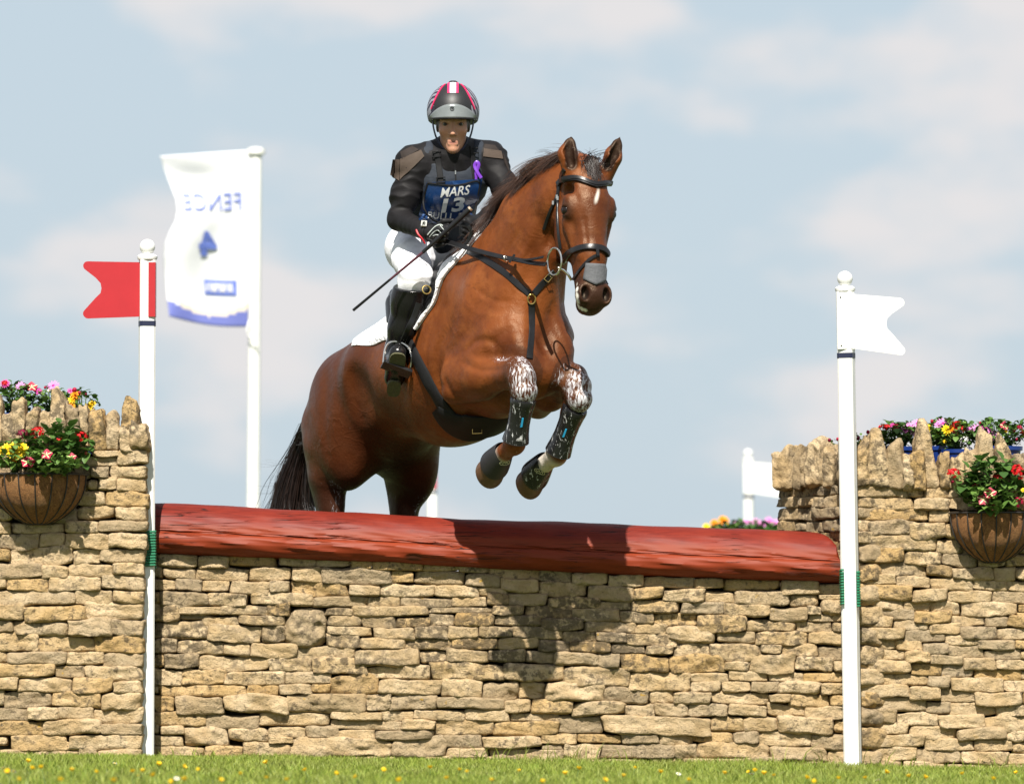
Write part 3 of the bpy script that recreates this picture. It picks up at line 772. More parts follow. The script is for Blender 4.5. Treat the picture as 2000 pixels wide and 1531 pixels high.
# head frame
POLL = H(1146, 320, -.075)
_hy = rad(22.0)                                      # the face is turned a little towards the camera
_hfw = w2h(np.array((math.sin(_hy), -math.cos(_hy), 0)) + HC); _hlw = w2h(np.array((math.cos(_hy), math.sin(_hy), 0)) + HC)
_nd = rad(14.0); _roll = rad(-3.3)
HA = -np.array((0, 0, 1.0)) * math.cos(_nd) + _hfw * math.sin(_nd)          # poll to muzzle
HN = _hfw * math.cos(_nd) + np.array((0, 0, 1.0)) * math.sin(_nd)           # out of the face
HQ = _hlw                                                                    # to the horse's left
HA, HQ = HA * math.cos(_roll) + HQ * math.sin(_roll), HQ * math.cos(_roll) - HA * math.sin(_roll)
RH = np.stack((HA, HN, HQ), 1)
def hd(s, n, q): return POLL + RH @ np.array((s, n, q))
EARS = []
FORE = {}
FORE['R'] = dict(shoulder=T(.26, .17, -.10), elbow=H(900, 742, .19), knee=H(1020, 730, .155), kt=H(1012, 722, .155), kb=H(1024, 768, .152), below=H(1021, 784, .150), fet=H(1006, 866, .145), cor=H(975, 893, .14), toe=H(951, 905, .135))
FORE['L'] = dict(shoulder=T(.26, -.17, -.10), elbow=H(1040, 770, -.15), knee=H(1128, 750, -.135), kt=H(1121, 736, -.135), kb=H(1131, 783, -.132), below=H(1121, 803, -.13), fet=H(1088, 888, -.115), cor=H(1055, 913, -.11), toe=H(1031, 925, -.105))
HIND = {}
HIND['R'] = dict(hip=T(-1.19, .14, .05), stifle=H(652, 866, .185), hock=H(648, 1016, .17))
HIND['L'] = dict(hip=T(-1.19, -.14, .05), stifle=H(812, 880, -.185), hock=H(792, 1024, -.165))
for q in HIND.values():
    q['fet'] = q['hock'] + np.array((-.20, 0, -.34)); q['cor'] = q['fet'] + np.array((-.10, 0, -.09)); q['toe'] = q['cor'] + np.array((-.06, 0, -.09))

STROKES = [  # creases (-) and folds (+) of the skin: amplitude, width, view points on the near side
 (-.016, .020, [(880, 632), (859, 676), (852, 722), (862, 757)]), (.010, .022, [(897, 640), (876, 682), (868, 722)]),
 (-.016, .014, [(903, 688), (928, 667), (956, 666), (974, 682)]), (-.010, .010, [(902, 706), (938, 723), (988, 719)]), (-.013, .014, [(866, 734), (883, 771), (912, 778)]), (.006, .010, [(915, 697), (945, 708), (985, 706)]),
 (-.012, .016, [(1038, 600), (1037, 650), (1035, 705)]), (-.010, .016, [(961, 668), (985, 650), (1012, 642)]), (-.010, .020, [(1074, 690), (1072, 640), (1078, 597)]), (.007, .016, [(998, 620), (1008, 660), (1002, 690)]),
 (-.016, .026, [(1012, 575), (1035, 522), (1052, 475), (1066, 437)]), (-.005, .007, [(996, 520), (1012, 495), (1030, 466)]), (-.005, .007, [(1010, 530), (1026, 504), (1040, 478)]), (-.004, .007, [(980, 505), (998, 478), (1016, 448)]), (-.008, .02, [(940, 470), (985, 425), (1030, 380), (1070, 355)]),
 (-.014, .030, [(684, 700), (688, 740), (694, 775), (704, 810), (712, 836)]), (-.012, .024, [(632, 705), (636, 760), (632, 830), (640, 885)]), (.008, .022, [(652, 700), (654, 760), (655, 830)]),
 (.005, .008, [(1114, 432), (1120, 455), (1127, 478)]), (-.005, .009, [(1141, 418), (1144, 450), (1148, 478)]), (-.005, .009, [(1192, 420), (1187, 450), (1182, 478)]), (-.012, .012, [(1077, 398), (1070, 440), (1076, 480), (1092, 503)]), (-.006, .010, [(1108, 372), (1120, 378), (1128, 392)]),
 (-.006, .012, [(842, 640), (832, 690), (838, 740), (855, 790)]), (-.005, .03, [(790, 760), (786, 800), (792, 840)]), (-.005, .03, [(820, 770), (818, 810), (826, 845)]), (-.006, .010, [(925, 560), (960, 585), (1000, 590)]), (.005, .010, [(905, 590), (935, 612), (975, 618)])]
def engrave(V, F):
    W = h2w(V); bvh = BVHTree.FromPolygons([tuple(v) for v in W.tolist()], F.tolist())
    me = bpy.data.meshes.new('tmp'); me.from_pydata([], [], []); bpy.data.meshes.remove(me)
    a, b, c, d = (V[F[:, k]] for k in range(4)); fn = np.cross(c - a, d - b); N = np.zeros_like(V)
    for k in range(4):
        for q in range(3): N[:, q] += np.bincount(F[:, k], fn[:, q], len(V))
    N /= np.linalg.norm(N, axis=1)[:, None] + 1e-12
    disp = np.zeros(len(V))
    for amp, wd, pix in STROKES:
        pts = []; wd = wd * 1.3
        for u, v in catmull(np.array(pix, float), 6):
            l, n, _, _ = bvh.ray_cast(Vector(CAMV), Vector(ray(u, v)))
            if l is not None: pts.append(w2h(np.array(l)))
        if len(pts) < 3: continue
        pts = np.array(pts)
        for P_ in (pts, pts * np.array((1, -1, 1))):
            lo, hi = P_.min(0) - 3 * wd, P_.max(0) + 3 * wd; sel = np.nonzero(((V > lo) & (V < hi)).all(1))[0]
            if not len(sel): continue
            dm = np.full(len(sel), 9.0); tt = np.zeros(len(sel))
            for i, (p, q) in enumerate(zip(P_[:-1], P_[1:])):
                _, ds = seg_t(V[sel], p, q); m_ = ds < dm; dm[m_] = ds[m_]; tt[m_] = (i + .5) / (len(P_) - 1)
            disp[sel] += .52 * amp * np.exp(-(dm / wd) ** 2) * np.clip(np.minimum(tt, 1 - tt) * 4 + .25, 0, 1)
    V = V + N * disp[:, None]
    return laplace(V, F, .4)

def sculpt_horse():
    S = SDF((-1.85, -.42, -1.35), (.92, .42, 1.0), .006)
    # trunk
    S.ell(T(-.37, 0, -.01), (.53, .270, .345), RT)
    S.ell(T(-.02, 0, -.03), (.28, .215, .345), RT, k=.08)
    S.ell(T(-.74, 0, .065), (.46, .262, .245), RT, k=.08)
    S.cone(T(-.25, 0, .22), T(-.98, 0, .19), .15, .17, k=.10)
    S.cone(T(.08, 0, .34), T(-.34, 0, .30), .075, .09, k=.12, lat=LAT, f=1.3)
    S.ell(T(-1.12, 0, .095), (.40, .265, .30), RT, k=.08)
    S.ell(T(-.92, .17, .15), (.12, .10, .12), RT, k=.10); S.ell(T(-.92, -.17, .15), (.12, .10, .12), RT, k=.10)
    S.cone(T(-1.28, 0, .10), T(-1.43, 0, -.02), .075, .045, k=.08)        # dock
    for s in (1, -1):
        w = s
        L = HIND['R' if s > 0 else 'L']; Fo = FORE['R' if s > 0 else 'L']
        # haunch
        S.ell(T(-1.265, w * .158, .01), (.175, .120, .28), RT @ rotY(rad(-8)), k=.075)
        S.ell(T(-1.29, w * .125, .06), (.175, .13, .27), RT @ rotY(rad(-2)), k=.10)
        S.cone(L['hip'], L['stifle'] + np.array((-.02, 0, .02)), .145, .100, k=.035, lat=LAT, f=1.35)
        S.ell(L['stifle'] + np.array((.03, 0, .01)), (.072, .052, .10), k=.025)
        S.ell(T(-.90, w * .300, -.06), (.10, .075, .20), RT @ rotY(rad(-12)), k=.06, cut=True)      # hollow flank
        gm = L['stifle'] * .55 + L['hock'] * .45 + np.array((-.05, 0, 0))
        S.chain([(L['stifle'] + np.array((-.07, 0, -.02)), .108), (gm, .082), (L['hock'] + np.array((-.01, 0, .07)), .058), (L['hock'], .058)], k=.06, lat=LAT, f=1.22)
        S.cone(L['stifle'] + np.array((-.13, 0, .08)), L['hock'] + np.array((-.080, 0, .02)), .105, .028, k=.06, lat=LAT, f=1.3)   # hamstring
        if s < 0: S.ell(H(815, 925, -.19), (.11, .07, .13), k=.06)
        S.ell(L['hock'] + np.array((-.035, 0, -.01)), (.062, .045, .07), k=.03)
        S.chain([(L['hock'], .05), (L['hock'] * .4 + L['fet'] * .6, .032), (L['fet'], .042)], k=.02)
        S.cone(L['fet'], L['cor'], .034, .036, k=.02); S.cone(L['cor'], L['toe'], .048, .062, k=.015)
        # shoulder blade, upper arm, breast
        S.cone(T(-.12, w * .115, .24), T(.16, w * .135, -.10), .105, .095, k=.06, lat=LAT, f=1.25)
        S.ell(T(.195, w * .115, -.115), (.10, .068, .12), RT @ rotY(rad(25)), k=.035)
        S.ell(T(.00, w * .168, -.17), (.20, .075, .155), RT @ rotY(rad(-25)), k=.035)
        S.ell(T(.23, w * .080, -.165), (.10, .082, .165), RT @ rotY(rad(12)), k=.022)
        S.ell(T(.02, w * .150, -.01), (.11, .085, .23), RT @ rotY(rad(-32)), k=.03)
        # foreleg
        e, kn = Fo['elbow'], Fo['knee']
        S.cone(T(.16, w * .12, -.14), e, .085, .082, k=.05)
        S.ell(e + np.array((-.015, 0, .0)), (.062, .05, .075), k=.03)
        m = e * .62 + kn * .38
        S.chain([(e + np.array((.02, 0, .0)), .092), (m, .083), (e * .2 + kn * .8, .053), (kn, .052)], k=.035, lat=LAT, f=1.1)
        S.cone(e + np.array((.05, w * -.02, .045)), e * .35 + kn * .65 + np.array((0, 0, .022)), .05, .026, k=.018)       # extensor
        S.cone(e + np.array((.0, w * -.03, -.05)), e * .4 + kn * .6 + np.array((0, 0, -.030)), .055, .026, k=.016)       # flexors
        ax = (Fo['fet'] - kn); ax /= np.linalg.norm(ax)
        S.cone(Fo['kt'], Fo['kb'], .056, .050, k=.02, lat=LAT, f=.95); S.ell(Fo['kt'] * .6 + Fo['kb'] * .4 + np.array((.014, 0, 0)), (.056, .060, .055), k=.012); S.ell(Fo['kb'] + np.array((.006, 0, .012)), (.050, .054, .038), k=.012)
        S.ell(kn + np.array((-.045, 0, .02)), (.035, .034, .045), k=.025)
        S.chain([(kn + ax * .05, .045), (kn * .6 + Fo['fet'] * .4, .034), (kn * .25 + Fo['fet'] * .75, .034), (Fo['fet'], .042)], k=.02)
        S.ell(Fo['fet'] + np.array((-.012, 0, -.004)), (.044, .038, .044), k=.02)
        S.cone(Fo['fet'], Fo['cor'], .036, .038, k=.02)
    S.ell(T(.20, 0, -.30), (.12, .085, .09), RT, k=.07)
    S.ell(T(.10, 0, .02), (.24, .17, .27), RT, k=.06)
    # neck
    n0, n1, n2, n3 = T(.06, 0, .13), H(1036, 452, -.025), H(1092, 385, -.055), POLL + np.array((-.075, .01, -.055))
    S.cone(n0, n1, .265, .195, k=.10, lat=LAT, f=1.55)
    S.cone(n1, n2, .195, .145, k=.05, lat=LAT, f=1.6)
    S.cone(n2, n3, .145, .105, k=.04, lat=LAT, f=1.35)
    S.cone(T(.16, 0, -.02), H(1070, 500, -.03), .14, .062, k=.06)                     # windpipe side
    for s in (1, -1):
        S.cone(T(.12, s * .12, -.04), H(1078, 452, -.04) + np.array((0, -s * .055, 0)), .062, .035, k=.045)   # brachiocephalic
        S.cone(T(-.06, s * .06, .26), H(1062, 392, -.035) + np.array((0, -s * .035, 0)), .075, .055, k=.05)
    # head
    S.ell(hd(.085, -.035, 0), (.11, .095, .092), RH, k=.03)
    S.ell(hd(.165, .005, 0), (.13, .062, .095), RH, k=.03)
    S.cone(hd(.18, .005, 0), hd(.40, .012, 0), .070, .053, k=.03, lat=HQ, f=.88)
    S.cone(hd(.40, .012, 0), hd(.555, .000, 0), .055, .052, k=.03, lat=HQ, f=.95)
    S.cone(hd(.27, -.06, 0), hd(.54, -.045, 0), .080, .055, k=.03, lat=HQ, f=1.1)
    for s in (1, -1):
        S.ell(hd(.24, -.105, s * .054), (.15, .095, .046), RH @ np.array(((math.cos(.25), math.sin(.25), 0), (-math.sin(.25), math.cos(.25), 0), (0, 0, 1))), k=.025)
        S.cone(hd(.255, -.028, s * .088), hd(.385, -.020, s * .056), .022, .013, k=.022)       # facial crest
        S.ell(hd(.188, .006, s * .092), (.058, .030, .023), RH, k=.030)                          # brow
        S.ell(hd(.125, -.005, s * .082), (.035, .03, .02), RH, k=.03, cut=True)                  # hollow above the eye
        S.ell(hd(.213, -.002, s * .112), (.026, .020, .018), RH, k=.010, cut=True)
        S.cone(hd(.193, .012, s * .112), hd(.205, -.020, s * .112), .010, .007, k=.008)          # upper lid
        S.cone(hd(.233, .008, s * .105), hd(.230, -.020, s * .107), .008, .006, k=.008)
    S.cone(hd(.30, -.150, 0), hd(.53, -.085, 0), .036, .026, k=.03)
    S.ell(hd(.580, -.012, 0), (.062, .054, .066), RH, k=.03)
    S.ell(hd(.615, -.035, 0), (.034, .045, .044), RH, k=.02)
    S.ell(hd(.585, -.088, 0), (.045, .034, .038), RH, k=.018)                                     # lower lip
    for s in (1, -1):
        S.ell(hd(.572, .014, s * .052), (.046, .034, .027), RH, k=.016)
        ca, sa = math.cos(s * .55), math.sin(s * .55)
        RN = RH @ np.array(((1, 0, 0), (0, ca, -sa), (0, sa, ca)))
        S.ell(hd(.578, .040, s * .047), (.030, .032, .0165), RH @ np.array(((.95, .30, 0), (-.30, .95, 0), (0, 0, 1))) , k=.008, cut=True)
        S.cone(hd(.60, -.062, s * .052), hd(.53, -.064, s * .060), .006, .006, k=.010, cut=True)    # mouth slit
    # ears
    for s, (bu, bv), (mu, mv), (tu, tv) in ((1, (1117, 330), (1109, 300), (1116, 268)), (-1, (1180, 333), (1198, 305), (1211, 269))):
        dpt = 0.03 if s > 0 else .0
        yb = h2w(POLL)[1] + (-.03 if s > 0 else .03)
        b, m_, t = (w2h(P(*q, yb + o)) for q, o in (((bu, bv), 0), ((mu, mv), -.012), ((tu, tv), -.004)))
        fr = np.array((HN * .9 + HQ * s * -.45)); fr /= np.linalg.norm(fr)
        S.cone(b + HA * .03, m_, .037, .042, k=.02, lat=fr, f=1.25); S.cone(m_, m_ * .4 + t * .6, .042, .024, k=.01, lat=fr, f=1.35); S.cone(m_ * .4 + t * .6, t, .024, .005, k=.01, lat=fr, f=1.3)
        o = w2h(np.array((.15 if s < 0 else .05, -1.0, 0)) + HC)
        EARS.append((b * .75 + m_ * .25 + o * .026, m_ * .2 + t * .8 + o * .014))
        S.cone(b * .75 + m_ * .25 + o * .026, m_ * .9 + t * .1 + o * .024, .017, .021, k=.006, cut=True)
        S.cone(m_ * .9 + t * .1 + o * .024, m_ * .2 + t * .8 + o * .014, .021, .006, k=.006, cut=True)
    V, F = S.mesh(2)
    return engrave(V, F), F

def horse_material():
    t = NT('bay coat'); co = t.objco()
    big = t.noise(co, 3.2, 4, .5); mid = t.noise(co, 14, 5, .6)
    c = t.mix(t.ramp(big, .3, .7), (.080, .0190, .0048), (.178, .049, .0112))
    c = t.mix(t.math('MULTIPLY', t.ramp(mid, .45, .75), .4), c, (.220, .070, .0170))
    sw = t.ramp(t.noise(co, 26, 6, .72, 1.2), .50, .66); c = t.mix(t.math('MULTIPLY', sw, t.math('MULTIPLY', t.ramp(t.noise(co, 2.6, 2), .40, .62), .55)), c, (.055, .0135, .0040))   # sweat marks
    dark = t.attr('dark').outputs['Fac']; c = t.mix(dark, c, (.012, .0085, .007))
    dn = t.attr('dapple').outputs['Fac']; c = t.mix(t.math('MULTIPLY', dn, .80), c, (.038, .0105, .0045))
    wh = t.attr('white').outputs['Fac']; c = t.mix(wh, c, (.74, .70, .62))
    # white leg grease smeared over the knees
    gr = t.attr('grease').outputs['Fac']
    mp = t.n('ShaderNodeMapping'); mp.inputs['Scale'].default_value = (120, 120, 24); mp.inputs['Rotation'].default_value = (0, .35, 0); t.l(co, mp.inputs['Vector'])
    st = t.noise(mp.outputs[0], 1.0, 5, .62, .8)
    gm = t.ramp(t.math('ADD', t.math('MULTIPLY', gr, .22), st), .65, .84)
    gm = t.math('MULTIPLY', gm, t.ramp(gr, .02, .2))
    c = t.mix(t.math('MULTIPLY', gm, .86), c, (.62, .62, .66))
    fl = t.math('MULTIPLY', t.ramp(t.noise(co, 140, 2, .5), .765, .78), t.attr('fleck').outputs['Fac']); c = t.mix(fl, c, (.6, .58, .56))
    rough = t.mix(t.ramp(mid, .3, .7), (.36,) * 3, (.54,) * 3)
    t.set(Base_Color=c, Roughness=rough)
    t.b.inputs['Specular IOR Level'].default_value = .28
    t.b.inputs['Specular Tint'].default_value = (1, .80, .58, 1)
    # veins and folds of the skin
    vd = t.n('ShaderNodeTexNoise'); vd.inputs['Scale'].default_value = 4.5; vd.inputs['Detail'].default_value = 3; t.l(co, vd.inputs['Vector'])
    va = t.n('ShaderNodeVectorMath', operation='MULTIPLY_ADD'); t.l(vd.outputs['Color'], va.inputs[0]); va.inputs[1].default_value = (.3, .3, .3); t.l(co, va.inputs[2])
    vo = t.n('ShaderNodeTexVoronoi', feature='DISTANCE_TO_EDGE'); vo.inputs['Scale'].default_value = 7.0; t.l(va.outputs[0], vo.inputs['Vector'])
    vein = t.math('MULTIPLY', t.ramp(vo.outputs['Distance'], .055, .0), t.ramp(t.noise(co, 3.7, 2), .50, .64))
    n0 = t.bump(t.noise(co, 7, 4, .55), .30, .03)
    n1 = t.bump(t.math('MULTIPLY', vein, t.attr('veiny').outputs['Fac']), .16, .006, n0)
    n2 = t.bump(t.noise(co, 42, 6, .72, .5), .24, .010, n1)
    mh = t.n('ShaderNodeMapping'); mh.inputs['Scale'].default_value = (300, 300, 70); t.l(co, mh.inputs['Vector'])
    n3 = t.bump(t.noise(mh.outputs[0], 1.0, 2, .5), .22, .003, n2)
    t.set(Normal=n3)
    return t.m

HORSE = {}
def build_horse():
    V, F = sculpt_horse()
    root = empty('horse', tuple(h2w(np.array((-.4, 0, -1.2)))))
    tag(root, 'bay horse jumping the red log with knees tucked, rider on its back', 'horse')
    W = h2w(V)
    HORSE['bvh'] = BVHTree.FromPolygons([tuple(v) for v in W.tolist()], F.tolist())
    me = mesh('body', W - np.array(root.location), F)
    dark = np.zeros(len(V)); white = np.zeros(len(V)); grease = np.zeros(len(V)); veiny = np.ones(len(V)); fleck = np.zeros(len(V))
    hl = (V - POLL) @ RH                                # head coordinates (s, n, q)
    ishead = (hl[:, 0] > -.02) & (hl[:, 1] > -.24) & (np.abs(hl[:, 2]) < .16) & (V[:, 0] > .35)
    nz = wave(V, 4, 22); nz2 = wave(V, 9, 60)
    # muzzle, ear tips, eye surround
    mz = smoothstep(.43, .545, hl[:, 0] + .018 * nz - .10 * hl[:, 1]) * ishead
    dark = np.maximum(dark, mz * .80)
    for s in (1, -1):
        d = np.linalg.norm((hl - np.array((.210, .0, s * .108))) / np.array((.050, .046, .06)), axis=1)
        dark = np.maximum(dark, .85 * (1 - smoothstep(.6, 1.25, d)) * ishead)
    ear = smoothstep(-.035, -.075, hl[:, 0]) * (V[:, 2] > POLL[2] + .02)
    dark = np.maximum(dark, .75 * smoothstep(.055, .10, V[:, 2] - POLL[2]) * (V[:, 0] > POLL[0] - .2))
    for a_, b_ in EARS: dark = np.maximum(dark, .93 * (1 - smoothstep(.022, .034, seg_t(V, a_, b_)[1])))
    for s in (1, -1): dark = np.maximum(dark, .99 * (1 - smoothstep(.75, 1.1, np.linalg.norm((hl - np.array((.578, .036, s * .047))) / np.array((.034, .034, .020)), axis=1))) * ishead)
    # star on the forehead
    d = np.hypot((hl[:, 0] - .160) / .046, (hl[:, 2] - .010 + .25 * (hl[:, 0] - .16)) / .011)
    white = np.maximum(white, (1 - smoothstep(.15, 1.15, d + .3 * nz2)) * ishead * (hl[:, 1] > 0) * .75)
    foam = np.zeros(len(V))
    for u_, v_, r_ in ((1127, 556, .011), (1126, 566, .013), (1126, 577, .015), (1127, 588, .017), (1129, 597, .018), (1136, 603, .012), (1143, 606, .009)):
        l_, _, _, _ = HORSE['bvh'].ray_cast(Vector(CAMV), Vector(ray(u_, v_)))
        if l_ is not None: foam = np.maximum(foam, 1 - smoothstep(r_ * .6, r_ * 1.15, np.linalg.norm(W - np.array(l_), axis=1) + .004 * nz2))
    white = np.maximum(white, foam)
    for side in ('R', 'L'):
        Fo, Hi = FORE[side], HIND[side]
        t, d = seg_t(V, Fo['elbow'], Fo['knee']); near = d < .13
        dark = np.maximum(dark, near * .55 * smoothstep(.55, 1.0, t) * (t > 0) * (V[:, 0] > .05))
        tc, dc = seg_t(V, Fo['knee'], Fo['fet']); low = (dc < .115) & (tc > -.35) & (V[:, 0] > 0)
        grease = np.maximum(grease, low * (1 - smoothstep(.34, .56, tc)) * smoothstep(-.35, -.1, tc) * smoothstep(Fo['knee'][0] - .06, Fo['knee'][0] + .04, V[:, 0]))
        tg, dg = seg_t(V, Fo['elbow'] * .35 + Fo['knee'] * .65 + np.array((0, 0, .05)), Fo['knee'] + np.array((0, 0, .05)))
        if side == 'R': grease = np.maximum(grease, .9 * (1 - smoothstep(.018, .040, dg)))
        tf, df = seg_t(V, Fo['fet'], Fo['cor']); pa = (df < .07) & (V[:, 0] > -.05) & (V[:, 0] < .6)
        dark = np.maximum(dark, low * .45 * smoothstep(.1, .4, tc) * (tc < .95))
        white = np.maximum(white, pa * smoothstep(.55 if side == 'R' else -.2, .85 if side == 'R' else .1, tf) * .72)
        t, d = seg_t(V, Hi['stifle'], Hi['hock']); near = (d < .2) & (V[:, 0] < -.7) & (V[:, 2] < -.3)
        dark = np.maximum(dark, near * .96 * smoothstep(.05, .80, t + .06 * nz))  # bay black points, carried higher up the legs to paint in their shade
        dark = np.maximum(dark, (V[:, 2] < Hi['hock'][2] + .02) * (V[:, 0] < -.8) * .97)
        tt, dd = seg_t(V, Hi['stifle'] * .45 + Hi['hock'] * .55 + np.array((.085, -.02 if side == 'R' else .03, 0)), Hi['hock'] + np.array((.075, -.02 if side == 'R' else .03, 0)))
        grease = np.maximum(grease, .55 * (1 - smoothstep(.025, .055, dd)))
    # shade between the hind legs painted into the coat; darker mottled hindquarters
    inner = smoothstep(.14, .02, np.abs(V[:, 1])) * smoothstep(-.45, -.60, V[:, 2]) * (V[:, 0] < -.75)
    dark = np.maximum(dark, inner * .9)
    dap = (.62 + .38 * smoothstep(-.25, .7, wave(V, 21, 6))) * smoothstep(-.55, -1.05, V[:, 0]) + .6 * smoothstep(.2, 1.0, wave(V, 23, 7))
    fleck = smoothstep(-.30, -.42, V[:, 2]) * .8
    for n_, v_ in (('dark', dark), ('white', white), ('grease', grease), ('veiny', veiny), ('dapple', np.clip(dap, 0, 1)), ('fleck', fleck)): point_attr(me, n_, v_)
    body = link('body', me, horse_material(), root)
    HORSE['root'] = root
    L0 = np.array(root.location)
    # eyes
    M['eye'] = simple('dark eye', (.008, .005, .004), .16, spec=.35)
    for s in (1, -1):
        c = h2w(hd(.213, .000, s * .098)); m = MB()
        m.lathe([(.0235 * math.sin(t), -.0235 * math.cos(t)) for t in np.linspace(.02, math.pi - .02, 12)], c - L0, 18); m.build('eye', M['eye'], root)
    # hooves
    t = NT('hoof horn'); co = t.objco(); t.set(Base_Color=t.mix(t.noise(co, 40, 4), (.05, .024, .012), (.17, .085, .04)), Roughness=.45, Normal=t.bump(t.noise(co, 90, 3), .3, .002)); M['hoof'] = t.m
    for side in ('R', 'L'):
        Fo = FORE[side]; a = h2w(Fo['cor']); b = h2w(Fo['toe']); ax = (b - a) / np.linalg.norm(b - a)
        hoof_mesh(a, ax, side, root, L0)
def hoof_mesh(a, ax, side, root, L0):
    # the toe of a folded leg points down and back; sole faces back
    m = MB()
    down = np.array((0, 0, -1.0)); down = down - ax * (down @ ax); down /= np.linalg.norm(down)
    R = np.stack((np.cross(down, ax), down, ax), 1)
    V = []; n = 28; prof = [(-.012, .80), (.0, .98), (.03, 1.08), (.06, 1.20), (.100, 1.30), (.108, 1.26), (.108, .95), (.090, .80)]
    for (z, r) in prof:
        for k in range(n):
            t = 2 * math.pi * k / n; x, y = math.cos(t), math.sin(t)
            y = y if y > 0 else y * .72                  # flatter at the heels
            V.append(np.array((x * .050 * r, y * .056 * r + z * .38, z + (.012 if False else 0))))
    F = [(i * n + k, i * n + (k + 1) % n, (i + 1) * n + (k + 1) % n, (i + 1) * n + k) for i in range(len(prof) - 1) for k in range(n)] + [tuple(range(n)), tuple(range((len(prof) - 1) * n, len(prof) * n))]
    m.add(np.array(V) @ R.T + a - L0, F); m.build('hoof', M['hoof'], root)
# ------------------------------------------------------------------ hair
def strands(name, lines, r0, mat, parent, L0, tip=.15):
    """many thin tapering hairs; lines = array (n, m, 3)"""
    lines = np.asarray(lines, float); n, m, _ = lines.shape
    Tn = np.gradient(lines, axis=1); Tn /= np.linalg.norm(Tn, axis=2)[..., None] + 1e-9
    g = np.random.default_rng(3); a = np.cross(Tn, g.normal(size=(n, 1, 3))); a /= np.linalg.norm(a, axis=2)[..., None] + 1e-9
    b = np.cross(Tn, a)
    r = (np.asarray(r0, float).reshape(-1, 1) * np.linspace(1, tip, m)[None]) * np.ones((n, 1)); r = r[..., None]
    ring = np.stack([lines + r * (math.cos(t) * a + math.sin(t) * b) for t in (0, 2.094, 4.189)], 2)      # n, m, 3, xyz
    V = ring.reshape(-1, 3) - L0
    i = np.arange(n)[:, None, None] * (m * 3) + np.arange(m - 1)[None, :, None] * 3; k = np.arange(3)[None, None]; k2 = (k + 1) % 3
    F = np.stack((i + k, i + k2, i + 3 + k2, i + 3 + k), -1).reshape(-1, 4)
    return obj(name, V, F, mat, parent)
def bez(p0, p1, p2, p3, m):
    t = np.linspace(0, 1, m)[None, :, None]
    p0, p1, p2, p3 = (np.asarray(p)[:, None] for p in (p0, p1, p2, p3))
    return p0 * (1 - t) ** 3 + 3 * p1 * t * (1 - t) ** 2 + 3 * p2 * t * t * (1 - t) + p3 * t ** 3
def cast_h(o, d):
    l, n, _, _ = HORSE['bvh'].ray_cast(Vector(o), Vector(d))
    return (None, None) if l is None else (np.array(l), np.array(n))
